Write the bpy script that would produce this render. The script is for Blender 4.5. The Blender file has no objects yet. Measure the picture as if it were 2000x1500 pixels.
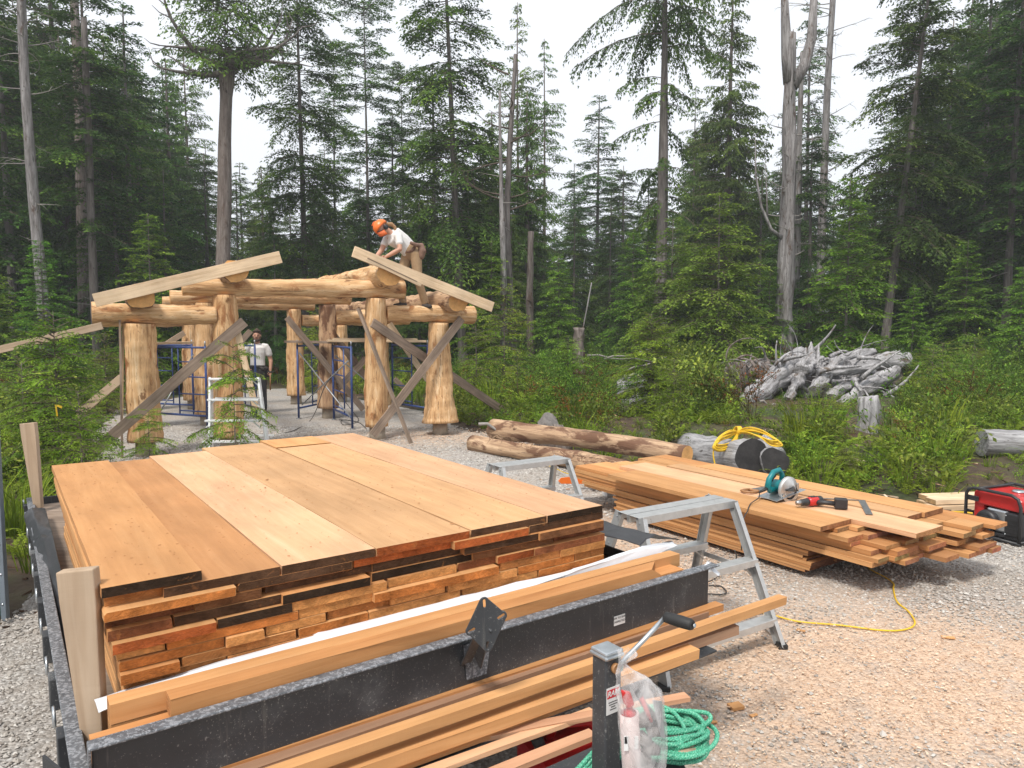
import bpy, bmesh, math, random
import numpy as np
from mathutils import Vector, Matrix, Quaternion
sc = bpy.context.scene
R = math.radians
C = sc.collection
rnd = random.Random(7)

# ---------------------------------------------------------------- camera, light, exposure
CAM_H = 1.80; FPX = 1400.0; PITCH = math.atan(104 / 1400.0)
cam_d = bpy.data.cameras.new('camera'); cam = bpy.data.objects.new('camera', cam_d); C.objects.link(cam)
cam_d.sensor_width = 36; cam_d.lens = 36 * FPX / 2000; cam_d.clip_start = .05; cam_d.clip_end = 2000
cam.location = (0, 0, CAM_H); cam.rotation_euler = (math.pi / 2 - PITCH, 0, 0)
sc.camera = cam
SUN_EL, SUN_AZ = 58, 205            # degrees; azimuth clockwise from +Y (the view direction)
w = bpy.data.worlds.new('World'); sc.world = w; w.use_nodes = True
nt = w.node_tree; nt.nodes.clear()
out = nt.nodes.new('ShaderNodeOutputWorld'); bg = nt.nodes.new('ShaderNodeBackground')
sky = nt.nodes.new('ShaderNodeTexSky'); sky.sky_type = 'NISHITA'; sky.sun_disc = False
sky.sun_elevation = R(SUN_EL); sky.sun_rotation = R(SUN_AZ); sky.air_density = 1; sky.dust_density = 5
cl = nt.nodes.new('ShaderNodeMix'); cl.data_type = 'RGBA'; cl.inputs[0].default_value = .90
cl.inputs[7].default_value = (9.1, 9.4, 9.9, 1)   # the even overcast cloud layer in front of the blue
nt.links.new(sky.outputs[0], cl.inputs[6]); nt.links.new(cl.outputs[2], bg.inputs[0])
bg.inputs[1].default_value = .094; nt.links.new(bg.outputs[0], out.inputs[0])
sun_d = bpy.data.lights.new('sun', 'SUN'); sun = bpy.data.objects.new('sun', sun_d); C.objects.link(sun)
sun_d.energy = 2.6; sun_d.angle = R(11); sun_d.color = (1, .955, .88)
az, el = R(SUN_AZ), R(SUN_EL)
sdir = Vector((math.sin(az) * math.cos(el), math.cos(az) * math.cos(el), math.sin(el)))
sun.rotation_euler = sdir.to_track_quat('Z', 'Y').to_euler(); sun.location = sdir * 60
vs = sc.view_settings; vs.view_transform = 'Standard'; vs.look = 'None'; vs.exposure = 0.44; vs.gamma = 1
vs.use_curve_mapping = False
sc.cycles.max_bounces = 6; sc.cycles.diffuse_bounces = 3; sc.cycles.transparent_max_bounces = 8
sc.cycles.volume_bounces = 0; sc.cycles.use_denoising = True
sc.cycles.caustics_reflective = False; sc.cycles.caustics_refractive = False

# ---------------------------------------------------------------- placing: photograph rays meet real planes
_c, _s = math.cos(PITCH), math.sin(PITCH)
def ray(x, y):
    a = (x - 1000) / FPX; b = -(y - 750) / FPX
    return Vector((a, _c + b * _s, -_s + b * _c))
def gp(x, y, z=0.0):                       # the point of height z
    d = ray(x, y); t = (z - CAM_H) / d.z; return Vector((d.x * t, d.y * t, z))
def dp(x, y, Y):                           # the point at depth Y
    d = ray(x, y); t = Y / d.y; return Vector((d.x * t, Y, CAM_H + d.z * t))

# ---------------------------------------------------------------- objects and meshes
def link(o, parent=None):
    C.objects.link(o)
    if parent is not None:
        o.parent = parent
        o.matrix_parent_inverse = PINV.get(parent.name, Matrix.Identity(4))
    return o
PINV = {}
def tag(o, label=None, cat=None, group=None, kind=None):
    if label: o['label'] = label
    if cat: o['category'] = cat
    if group: o['group'] = group
    if kind: o['kind'] = kind
    return o
def empty(name, loc, label, cat, group=None):
    o = bpy.data.objects.new(name, None); C.objects.link(o); o.location = loc; o.empty_display_size = .1
    PINV[o.name] = Matrix.Translation(-Vector(loc))
    return tag(o, label, cat, group)
def copy_tree(o, loc=None, rz=None, scale=None, parent=None):
    c = o.copy(); C.objects.link(c)
    if parent is not None: c.parent = parent
    if loc is not None: c.location = loc
    if rz is not None: c.rotation_euler = (0, 0, rz)
    if scale is not None: c.scale = scale if hasattr(scale, '__len__') else (scale,) * 3
    for ch in KIDS.get(o.name, []): copy_tree(ch, parent=c)
    return c
KIDS = {}

def np_mesh(name, V, F, mats, mi=None, smooth=False, col=None):
    """V (n,3); F (m,k) with k fixed, or a list of such arrays"""
    Fs = F if isinstance(F, list) else [F]
    me = bpy.data.meshes.new(name)
    V = np.asarray(V, np.float32)
    me.vertices.add(len(V)); me.vertices.foreach_set('co', V.ravel())
    loops = np.concatenate([np.asarray(f, np.int32).ravel() for f in Fs])
    tot = np.concatenate([np.full(len(f), np.asarray(f).shape[1], np.int32) for f in Fs])
    st = np.concatenate([[0], np.cumsum(tot)[:-1]]).astype(np.int32)
    me.loops.add(len(loops)); me.loops.foreach_set('vertex_index', loops)
    me.polygons.add(len(tot)); me.polygons.foreach_set('loop_start', st); me.polygons.foreach_set('loop_total', tot)
    if mi is not None: me.polygons.foreach_set('material_index', np.asarray(mi, np.int32))
    me.polygons.foreach_set('use_smooth', np.full(len(tot), smooth, bool))
    for m in (mats if isinstance(mats, (list, tuple)) else [mats]): me.materials.append(m)
    if col is not None:
        at = me.attributes.new('tint', 'FLOAT', 'FACE'); at.data.foreach_set('value', np.asarray(col, np.float32))
    me.update(calc_edges=True)
    return me

def frame_of(t, up=None):
    t = t.normalized()
    a = Vector(up) if up is not None else (Vector((0, 0, 1)) if abs(t.z) < .9 else Vector((1, 0, 0)))
    s = t.cross(a).normalized(); u = s.cross(t).normalized()
    return s, u

class MB:
    def __init__(s): s.v = []; s.f = []; s.m = []; s.sm = []
    def add(s, vs, fs, mi=0, smooth=False):
        k = len(s.v); s.v += [tuple(v) for v in vs]
        s.f += [tuple(k + i for i in f) for f in fs]
        s.m += [mi] * len(fs); s.sm += [smooth] * len(fs); return s
    def box(s, c, d, rot=None, mi=0):
        c = Vector(c); h = Vector(d) / 2
        vs = [Vector((x * h.x, y * h.y, z * h.z)) for x in (-1, 1) for y in (-1, 1) for z in (-1, 1)]
        if rot is not None: vs = [rot @ v for v in vs]
        return s.add([v + c for v in vs], [(0, 1, 3, 2), (4, 6, 7, 5), (0, 4, 5, 1), (2, 3, 7, 6), (0, 2, 6, 4), (1, 5, 7, 3)], mi)
    def bar(s, a, b, wd, ht, up=(0, 0, 1), mi=0):
        a, b = Vector(a), Vector(b); t = b - a
        sd, u = frame_of(t, up)
        rot = Matrix((t.normalized(), sd, u)).transposed()
        return s.box((a + b) / 2, (t.length, wd, ht), rot, mi)
    def tube(s, pts, rad, n=8, mi=0, cap=True, capmi=None, sq=None, up=None, smooth=True):
        """loft; rad number or per point; sq = (side, up) scale per point or one"""
        pts = [Vector(p) for p in pts]; N = len(pts)
        rads = rad if hasattr(rad, '__len__') else [rad] * N
        k = len(s.v); u0 = None; vs = []
        for i, p in enumerate(pts):
            t = pts[min(i + 1, N - 1)] - pts[max(i - 1, 0)]
            if t.length < 1e-9: t = Vector((0, 0, 1))
            t.normalize()
            if u0 is None:
                sd, u = frame_of(t, up)
            else:
                u = (u0 - t * u0.dot(t)); u = u.normalized() if u.length > 1e-6 else frame_of(t)[1]
                sd = t.cross(u).normalized()
            u0 = u
            q = sq[i] if (sq and hasattr(sq[0], '__len__')) else (sq or (1, 1))
            for j in range(n):
                a = 2 * math.pi * j / n
                vs.append(p + sd * (math.cos(a) * rads[i] * q[0]) + u * (math.sin(a) * rads[i] * q[1]))
        fs = [(i * n + j, i * n + (j + 1) % n, (i + 1) * n + (j + 1) % n, (i + 1) * n + j) for i in range(N - 1) for j in range(n)]
        s.add(vs, fs, mi, smooth)
        if cap:
            kk = k
            for base, rev in ((0, True), ((N - 1) * n, False)):
                f = [kk + base + j for j in range(n)]
                if rev: f = f[::-1]
                s.f.append(tuple(f)); s.m.append(mi if capmi is None else capmi); s.sm.append(False)
        return s
    def cyl(s, a, b, r, n=16, mi=0, r2=None, capmi=None): return s.tube([a, b], [r, r if r2 is None else r2], n, mi, capmi=capmi)
    def ring(s, c, axis, R_, r, n=24, m=8, mi=0):
        c = Vector(c); sd, u = frame_of(Vector(axis)); ax = Vector(axis).normalized()
        vs = []; fs = []
        for i in range(n):
            a = 2 * math.pi * i / n; d = sd * math.cos(a) + u * math.sin(a)
            for j in range(m):
                b = 2 * math.pi * j / m; vs.append(c + d * (R_ + r * math.cos(b)) + ax * (r * math.sin(b)))
        for i in range(n):
            for j in range(m): fs.append((i * m + j, ((i + 1) % n) * m + j, ((i + 1) % n) * m + (j + 1) % m, i * m + (j + 1) % m))
        return s.add(vs, fs, mi, True)
    def lathe(s, c, axis, prof, n=20, mi=0, smooth=True):   # prof: (distance along axis, radius)
        c = Vector(c); ax = Vector(axis).normalized()
        return s.tube([c + ax * h for h, _ in prof], [r for _, r in prof], n, mi, up=None, smooth=smooth)
    def prism(s, pts, thick, mi=0):       # closed polygon of 3D points, extruded by the vector thick
        pts = [Vector(p) for p in pts]; n = len(pts); th = Vector(thick)
        return s.add(pts + [p + th for p in pts], [tuple(range(n))[::-1], tuple(range(n, 2 * n))] + [(i, (i + 1) % n, n + (i + 1) % n, n + i) for i in range(n)], mi)
    def mesh(s, name, mats):
        me = bpy.data.meshes.new(name); me.from_pydata(s.v, [], s.f)
        for m in (mats if isinstance(mats, (list, tuple)) else [mats]): me.materials.append(m)
        me.polygons.foreach_set('material_index', s.m); me.polygons.foreach_set('use_smooth', s.sm); me.update()
        return me
    def build(s, name, mats, parent=None, bevel=0, seg=2, sub=0):
        me = s.mesh(name, mats)
        bm = bmesh.new(); bm.from_mesh(me); bmesh.ops.recalc_face_normals(bm, faces=bm.faces); bm.to_mesh(me); bm.free()
        o = bpy.data.objects.new(name, me); link(o, parent)
        if bevel:
            b = o.modifiers.new('bevel', 'BEVEL'); b.width = bevel; b.segments = seg; b.limit_method = 'ANGLE'; b.angle_limit = R(35)
        if sub:
            b = o.modifiers.new('sub', 'SUBSURF'); b.levels = sub; b.render_levels = sub
        return o

# ---------------------------------------------------------------- materials
class NT:
    def __init__(s, name):
        s.m = bpy.data.materials.new(name); s.m.use_nodes = True; s.t = s.m.node_tree
        s.p = s.t.nodes['Principled BSDF']; s.o = s.t.nodes['Material Output']
    def n(s, typ, **kw):
        x = s.t.nodes.new('ShaderNode' + typ)
        for k, v in kw.items():
            if k.startswith('i_'):
                key = k[2:]; key = int(key) if key.isdigit() else key
                x.inputs[key].default_value = v
            else: setattr(x, k, v)
        return x
    def l(s, a, b): s.t.links.new(a, b)
    def coords(s, scale=(1, 1, 1), kind='Object', rand=True):
        tc = s.n('TexCoord'); mp = s.n('Mapping'); mp.inputs['Scale'].default_value = scale
        if rand:
            oi = s.n('ObjectInfo'); ml = s.n('Math', operation='MULTIPLY', i_1=37.0)
            s.l(oi.outputs['Random'], ml.inputs[0])
            ad = s.n('VectorMath', operation='ADD'); s.l(tc.outputs[kind], ad.inputs[0]); s.l(ml.outputs[0], ad.inputs[1])
            s.l(ad.outputs[0], mp.inputs['Vector'])
        else: s.l(tc.outputs[kind], mp.inputs['Vector'])
        return mp.outputs[0]
    def noise(s, vec, scale, detail=5, rough=.6, dist=0):
        x = s.n('TexNoise', i_Scale=scale, i_Detail=detail, i_Roughness=rough, i_Distortion=dist); s.l(vec, x.inputs['Vector']); return x.outputs[0]
    def ramp(s, fac, stops):
        x = s.n('ValToRGB'); e = x.color_ramp.elements
        while len(e) < len(stops): e.new(.5)
        for k, (p, c) in enumerate(stops):
            e[k].position = p; c = (c, c, c) if not hasattr(c, '__len__') else c; e[k].color = (*c, 1)
        s.l(fac, x.inputs[0]); return x.outputs[0]
    def mix(s, f, a, b, mode='MIX'):
        x = s.n('Mix', data_type='RGBA', blend_type=mode)
        for v, i in ((f, 0), (a, 6), (b, 7)):
            if hasattr(v, 'is_linked') or hasattr(v, 'links'): s.l(v, x.inputs[i])
            elif i == 0: x.inputs[0].default_value = v
            else: x.inputs[i].default_value = (*v, 1)
        return x.outputs[2]
    def bump(s, h, strength=.3, dist=.01, prev=None):
        x = s.n('Bump'); x.inputs['Strength'].default_value = strength; x.inputs['Distance'].default_value = dist
        s.l(h, x.inputs['Height'])
        if prev is not None: s.l(prev, x.inputs['Normal'])
        s.l(x.outputs[0], s.p.inputs['Normal']); return x.outputs[0]
    def col(s, c):
        if hasattr(c, 'links'): s.l(c, s.p.inputs['Base Color'])
        else: s.p.inputs['Base Color'].default_value = (*c, 1)
    def set(s, **kw):
        for k, v in kw.items(): s.p.inputs[k.replace('_', ' ')].default_value = v
        return s

def plain(name, c, rough=.6, metal=0, vary=.25, sc_=8, bump=0, wear=None):
    N = NT(name); v = N.coords((1, 1, 1)); n = N.noise(v, sc_, 6, .65)
    k = N.ramp(n, [(.3, 1 - vary), (.7, 1 + vary)])
    col = N.mix(1.0, c, k, 'MULTIPLY')
    if wear:
        n2 = N.noise(v, wear[1], 7, .7); col = N.mix(N.ramp(n2, [(wear[2], 0), (wear[2] + .07, 1)]), col, wear[0])
    N.col(col); N.set(Roughness=rough, Metallic=metal)
    if bump: N.bump(n, bump, .004)
    return N.m
def sawn(name, lo, mid, hi, rough=.75, scale=1.0, objcol=False, blotch=.25, saw=.25):
    """sawn timber, grain along the object's own x"""
    N = NT(name); v = N.coords((1.1 * scale, 16 * scale, 22 * scale)); g = N.noise(v, 1.6, 6, .62, .6)
    col = N.ramp(g, [(.28, lo), (.5, mid), (.74, hi)])
    v2 = N.coords((1, 2.2, 1)); b = N.noise(v2, 2.3, 4, .55)
    col = N.mix(1.0, col, N.ramp(b, [(.3, 1 - blotch), (.7, 1 + blotch * .6)]), 'MULTIPLY')
    k = N.noise(N.coords((2.2, 5.5, 5.5)), 1.4, 2, .5)
    col = N.mix(N.ramp(k, [(.86, 0), (.90, .6)]), col, tuple(x * .35 for x in lo))
    oi = N.n('ObjectInfo')
    col = N.mix(1.0, col, N.ramp(oi.outputs['Random'], [(0, .84), (1, 1.12)]), 'MULTIPLY')
    if objcol: col = N.mix(1.0, col, oi.outputs['Color'], 'MULTIPLY')
    sp = N.noise(N.coords((1, 1, 1)), 90, 2, .5)
    col = N.mix(N.ramp(sp, [(.75, 0), (.79, .22)]), col, tuple(x * .5 for x in lo))
    N.col(col); N.set(Roughness=rough); N.p.inputs['Specular IOR Level'].default_value = .25
    sw = N.noise(N.coords((60, 2, 2)), 1.5, 3, .6)
    n1 = N.bump(g, .25, .004); N.bump(sw, saw, .002, n1)
    return N.m
def endgrain(name):
    """end grain; the object's colour is the board's own end colour"""
    N = NT(name); oi = N.n('ObjectInfo'); v = N.coords((9, 9, 9)); a = N.noise(v, .9, 6, .7, .8)
    st = N.noise(N.coords((1, 26, 60)), 1.3, 4, .7, 2.0)
    col = N.mix(1.0, oi.outputs['Color'], N.ramp(a, [(.25, .38), (.5, .95), (.75, 1.55)]), 'MULTIPLY')
    col = N.mix(1.0, col, N.ramp(st, [(.3, .7), (.7, 1.22)]), 'MULTIPLY')
    col = N.mix(N.ramp(N.noise(v, 1.7, 5, .75, 1.2), [(.60, 0), (.74, .6)]), col, (.46, .19, .06))
    N.col(col); N.set(Roughness=.95); N.p.inputs['Specular IOR Level'].default_value = .08; N.bump(st, .7, .006); return N.m
def logmat(name, lo, mid, hi, spots, rough=.7, ax=2, amount=.62, bumpk=.5):
    """round timber, fibres along the object's own z"""
    N = NT(name); v = N.coords((13, 13, 1.1)); g = N.noise(v, 1.3, 7, .65, .8)
    col = N.ramp(g, [(.3, lo), (.5, mid), (.72, hi)])
    b = N.noise(N.coords((2.2, 2.2, .8)), 2.2, 6, .65, .6)
    col = N.mix(N.ramp(b, [(amount, 0), (amount + .09, 1)]), col, spots)
    k = N.noise(N.coords((5, 5, 2.6)), 1.7, 3, .55); col = N.mix(N.ramp(k, [(.665, 0), (.72, .85)]), col, tuple(x * .45 for x in spots))
    fl = N.noise(N.coords((30, 30, 4)), 1, 4, .7); col = N.mix(N.ramp(fl, [(.60, 0), (.66, .8)]), col, tuple(x * .6 for x in lo))
    ck = N.noise(N.coords((34, 34, .55)), 1.2, 3, .55, .4); col = N.mix(N.ramp(ck, [(.665, 0), (.69, .75)]), col, tuple(x * .35 for x in lo))
    N.col(col); N.set(Roughness=rough); N.p.inputs['Specular IOR Level'].default_value = .2
    n1 = N.bump(g, bumpk, .012); N.bump(b, bumpk * .6, .02, n1); return N.m
def leafmat(name, dark, mid, light, transl=.35, rough=.55):
    N = NT(name); at = N.n('Attribute', attribute_name='tint'); oi = N.n('ObjectInfo')
    col = N.ramp(at.outputs['Fac'], [(0, dark), (.55, mid), (1, light)])
    nz = N.noise(N.coords((1, 1, 1)), 1.1, 3, .5); col = N.mix(1.0, col, N.ramp(nz, [(.32, .68), (.68, 1.3)]), 'MULTIPLY')
    hs = N.n('HueSaturation'); mr = N.n('MapRange'); mr.inputs[3].default_value = .475; mr.inputs[4].default_value = .515
    N.l(oi.outputs['Random'], mr.inputs[0]); N.l(mr.outputs[0], hs.inputs['Hue']); hs.inputs['Saturation'].default_value = 1.0
    m2 = N.n('MapRange'); m2.inputs[3].default_value = .8; m2.inputs[4].default_value = 1.2
    ml = N.n('Math', operation='MULTIPLY', i_1=7.31); fr = N.n('Math', operation='FRACT'); N.l(oi.outputs['Random'], ml.inputs[0]); N.l(ml.outputs[0], fr.inputs[0])
    N.l(fr.outputs[0], m2.inputs[0]); N.l(m2.outputs[0], hs.inputs['Value']); N.l(col, hs.inputs['Color'])
    N.l(hs.outputs[0], N.p.inputs['Base Color']); N.set(Roughness=rough); N.p.inputs['Specular IOR Level'].default_value = .12
    tr = N.n('BsdfTranslucent'); N.l(hs.outputs[0], tr.inputs[0]); mx = N.n('MixShader'); mx.inputs[0].default_value = transl
    N.l(N.p.outputs[0], mx.inputs[1]); N.l(tr.outputs[0], mx.inputs[2]); N.l(mx.outputs[0], N.o.inputs[0]); return N.m

M = {}
M['cedar'] = sawn('cedar_face', (.40, .20, .085), (.56, .315, .15), (.69, .43, .22), objcol=True)
M['cedar_end'] = endgrain('cedar_end_grain')
M['beam_cedar'] = sawn('beam_cedar', (.36, .155, .058), (.52, .255, .098), (.66, .37, .165), objcol=True)
M['greyboard'] = sawn('weathered_board', (.16, .115, .085), (.27, .20, .15), (.36, .28, .22), blotch=.35)
M['paleboard'] = sawn('pale_new_board', (.50, .34, .20), (.66, .49, .32), (.74, .58, .40), blotch=.22)
M['stake'] = sawn('stake_wood', (.36, .255, .17), (.44, .325, .225), (.50, .385, .28), blotch=.16)
M['peeled'] = logmat('peeled_log', (.38, .20, .085), (.63, .39, .195), (.80, .61, .39), (.34, .155, .062), amount=.54)
M['peeled_dull'] = logmat('dull_peeled_log', (.28, .16, .09), (.46, .29, .17), (.62, .44, .28), (.16, .08, .045), amount=.5)
M['rawlog'] = logmat('bark_log', (.24, .145, .09), (.44, .29, .18), (.64, .46, .30), (.17, .09, .055), amount=.47, bumpk=1.0)
M['logend'] = plain('log_end', (.62, .33, .115), .8, vary=.22, sc_=9, bump=.3)
M['greylog'] = logmat('grey_driftwood', (.13, .125, .125), (.30, .295, .30), (.48, .475, .48), (.16, .14, .13), amount=.6, bumpk=1)
M['driftwood'] = logmat('silver_driftwood', (.10, .092, .088), (.32, .31, .315), (.56, .55, .56), (.13, .095, .07), amount=.58, bumpk=1)
M['charred'] = plain('charred_log_end', (.022, .020, .020), .85, vary=.6, sc_=11, bump=.6)
M['bark'] = logmat('grey_bark', (.07, .058, .052), (.15, .13, .12), (.25, .23, .215), (.06, .045, .038), amount=.6, bumpk=.8)
M['bark_red'] = logmat('brown_bark', (.09, .068, .058), (.185, .152, .134), (.29, .255, .23), (.11, .075, .058), amount=.55, bumpk=.8)
M['snag'] = logmat('silver_snag', (.075, .068, .063), (.215, .20, .195), (.38, .365, .36), (.09, .06, .045), amount=.57, bumpk=1)
M['twig'] = plain('twig_bark', (.10, .075, .055), .9)
M['paletwig'] = plain('dead_twig', (.25, .23, .21), .9)
def steelpaint():
    N = NT('worn_black_paint'); v = N.coords((1, 1, 1), rand=False); a = N.noise(v, 1.9, 5, .6); col = N.ramp(a, [(.32, (.028, .030, .034)), (.52, (.045, .048, .053)), (.68, (.13, .135, .14))])
    b = N.noise(v, 120, 4, .8); th = N.n('Math', operation='ADD'); s2 = N.n('Math', operation='MULTIPLY', i_1=.32); N.l(a, s2.inputs[0]); N.l(b, th.inputs[0]); N.l(s2.outputs[0], th.inputs[1])
    col = N.mix(N.ramp(th.outputs[0], [(.76, 0), (.82, .8)]), col, (.30, .295, .28)); st = N.noise(N.coords((30, 30, 2.5), rand=False), 1.2, 4, .7); col = N.mix(N.ramp(st, [(.60, 0), (.72, .30)]), col, (.22, .21, .19))
    N.col(col); N.set(Roughness=.48); N.bump(b, .15, .002); return N.m
M['blacksteel'] = steelpaint()
M['lip'] = plain('dusty_steel_lip', (.10, .107, .118), .5, vary=.5, sc_=22, wear=((.27, .28, .30), 95, .50))
M['alu'] = plain('aluminium', (.52, .525, .52), .42, .55, vary=.12, sc_=20, wear=((.20, .15, .11), 26, .67))
M['whitealu'] = plain('white_aluminium', (.74, .75, .76), .4, .15, vary=.06)
M['zinc'] = plain('zinc_plate', (.50, .53, .55), .3, .85, vary=.15, sc_=25)
M['rubber'] = plain('black_rubber', (.018, .018, .018), .6)
M['blue'] = plain('blue_scaffold_paint', (.025, .055, .19), .45, vary=.25, sc_=18, wear=((.12, .10, .09), 40, .72))
M['galv'] = plain('galvanised_tube', (.30, .31, .32), .45, .6)
M['concrete'] = plain('concrete_pier', (.33, .28, .22), .9, vary=.2, sc_=12, bump=.4)
M['yellow'] = plain('yellow_cable', (.72, .46, .02), .45, vary=.08)
M['cord'] = plain('black_cord', (.03, .028, .027), .6)
M['red'] = plain('red_plastic', (.50, .022, .02), .32, vary=.1)
M['redcan'] = plain('red_can', (.42, .012, .012), .3, vary=.08)
M['black'] = plain('black_plastic', (.022, .022, .024), .45, vary=.2)
M['teal'] = plain('teal_plastic', (.0, .17, .19), .4, vary=.1)
M['orange'] = plain('orange_plastic', (.80, .17, .02), .35, vary=.06)
M['grey_cloth'] = plain('grey_cloth', (.16, .145, .135), .95, vary=.25, sc_=16, bump=.4)
M['tarp_black'] = plain('black_tarp', (.03, .03, .033), .38, vary=.3, sc_=8, bump=.5)
M['tarp_white'] = plain('white_tarp', (.66, .68, .72), .5, vary=.07, sc_=9, bump=.4)
M['greenpaint'] = plain('dark_green_panel', (.007, .042, .032), .45, vary=.15)
M['greypaint'] = plain('blue_grey_edge', (.16, .19, .22), .5, vary=.15)
M['steel'] = plain('tool_steel', (.34, .34, .34), .35, .8, vary=.15, sc_=25)
M['brass'] = plain('pale_wood_handle', (.34, .17, .07), .5)
M['skin'] = plain('skin', (.52, .28, .19), .55, vary=.08, sc_=10)
M['hair'] = plain('brown_hair', (.055, .032, .02), .8, vary=.4, sc_=60)
M['fairhair'] = plain('fair_hair', (.33, .19, .09), .8, vary=.4, sc_=60)
M['shirt'] = plain('white_shirt', (.68, .66, .64), .9, vary=.05, sc_=14, bump=.25)
M['khaki'] = plain('tan_canvas', (.34, .225, .125), .9, vary=.14, sc_=14, bump=.35)
M['darkpants'] = plain('charcoal_trousers', (.05, .05, .055), .9, vary=.2)
M['leather'] = plain('brown_leather', (.20, .115, .08), .7, vary=.2)
M['boot'] = plain('dark_boot', (.035, .028, .025), .7)
M['white'] = plain('sticker_white', (.72, .72, .71), .5, vary=.04)
M['ink'] = plain('ink_black', (.02, .02, .02), .6)
M['inkred'] = plain('ink_red', (.55, .02, .03), .6)
M['inkblue'] = plain('blue_crayon', (.14, .24, .36), .8)
M['rope'] = None
M['hemlock'] = leafmat('hemlock_needles', (.022, .048, .014), (.066, .15, .024), (.18, .31, .04))
M['hemlock_far'] = leafmat('forest_needles', (.012, .024, .014), (.026, .055, .022), (.055, .10, .03))
M['cedar_leaf'] = leafmat('cedar_foliage', (.038, .072, .018), (.105, .185, .034), (.21, .32, .062))
M['cedar_young'] = leafmat('young_cedar_foliage', (.07, .13, .015), (.20, .31, .028), (.36, .48, .05), .4)
M['hemlock_young'] = leafmat('young_hemlock_foliage', (.04, .10, .015), (.11, .24, .025), (.25, .42, .045), .4)
M['hemlock_lime'] = leafmat('lime_hemlock_foliage', (.06, .11, .016), (.13, .25, .032), (.27, .43, .062), .4)
M['fern'] = leafmat('fern_green', (.06, .11, .014), (.18, .28, .026), (.33, .45, .045), .4)
M['salal'] = leafmat('broad_leaf', (.05, .09, .018), (.16, .23, .034), (.31, .38, .06), .3, .4)
M['rust'] = leafmat('rust_shrub', (.06, .05, .012), (.17, .085, .022), (.34, .10, .03), .35)
# ================================================================ GROUND
YARD = [tuple(p[:2]) for p in [gp(-150, 1300), gp(30, 1190), gp(95, 1110), gp(120, 1000), gp(185, 905), gp(180, 850), gp(215, 800), gp(330, 768), gp(560, 757), gp(650, 768),
        gp(830, 800), gp(905, 836), gp(1000, 853), gp(1110, 880), gp(1190, 905), gp(1345, 918), gp(1545, 955), gp(1850, 1003), gp(1990, 992)]] + [(9, 7.5), (16, 4), (16, -8), (-9, -8), (-9, 3.2)]
def fbm(x, y, s=1.0, seed=0.0):
    x = np.asarray(x) * s; y = np.asarray(y) * s; r = 0; a = 1.0; t = 0
    for k in range(5):
        f = 1.9 ** k; q = seed + k * 7.3
        r = r + a * np.sin(x * f * 1.3 + q + 1.7 * np.sin(y * f * .9 + q * 1.3)) * np.cos(y * f * 1.1 - q + 1.3 * np.sin(x * f * .7 - q)); t += a; a *= .55
    return r / t
def yard_dist(x, y):                      # + outside, - inside
    x = np.asarray(x, float); y = np.asarray(y, float); P = np.array(YARD, float); Q = np.roll(P, -1, 0)
    best = np.full(x.shape, 1e9); ins = np.zeros(x.shape, bool)
    for (ax, ay), (bx, by) in zip(P, Q):
        dx, dy = bx - ax, by - ay; t = np.clip(((x - ax) * dx + (y - ay) * dy) / (dx * dx + dy * dy), 0, 1)
        best = np.minimum(best, np.hypot(x - ax - t * dx, y - ay - t * dy))
        if ay != by: ins ^= ((ay > y) != (by > y)) & (x < ax + (y - ay) / (by - ay) * dx)
    return np.where(ins, -best, best)
def hgt(x, y, d=None):
    d = yard_dist(x, y) if d is None else d
    sm = np.clip(d / 1.4, 0, 1); sm = sm * sm * (3 - 2 * sm)
    return -.04 + sm * (.17 + .16 * fbm(x, y, .9, 2.0)) + np.clip(d, 0, 14) * .03
def H1(x, y): return float(hgt(np.array([x]), np.array([y]))[0])

def ground_mesh():
    ax = np.concatenate([[-420, -200, -110, -70, -50], np.arange(-40, -14, 1.0), np.arange(-14, 14, .3), np.arange(14, 41, 1.0), [50, 70, 110, 200, 420]])
    ay = np.concatenate([[-200, -60, -20, -8], np.arange(-4, 2, 1.0), np.arange(2, 24, .3), np.arange(24, 50, 1.0), [60, 80, 120, 200, 420]])
    X, Y = np.meshgrid(ax, ay); x, y = X.ravel(), Y.ravel()
    z = hgt(x, y) + .03 * fbm(x, y, 3.0, 5.0) * (yard_dist(x, y) > .2)
    n = len(ax); i = np.arange(len(ay) - 1)[:, None] * n + np.arange(n - 1)[None]; i = i.ravel()
    return np_mesh('ground', np.stack([x, y, z], 1), np.stack([i, i + 1, i + n + 1, i + n], 1), [], smooth=True)
N = NT('forest_soil'); v = N.coords((1, 1, 1), rand=False)
c = N.ramp(N.noise(v, 3.2, 8, .7), [(.3, (.030, .020, .012)), (.5, (.075, .048, .028)), (.72, (.15, .10, .06))])
c = N.mix(N.ramp(N.noise(v, .8, 5, .6), [(.45, 0), (.6, .8)]), c, (.035, .06, .015)); N.col(c); N.set(Roughness=.95); N.bump(N.noise(v, 14, 6, .7), .8, .03)
M['soil'] = N.m
gm = ground_mesh(); gm.materials.append(M['soil']); ground = link(bpy.data.objects.new('ground', gm)); tag(ground, kind='structure')

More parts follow.
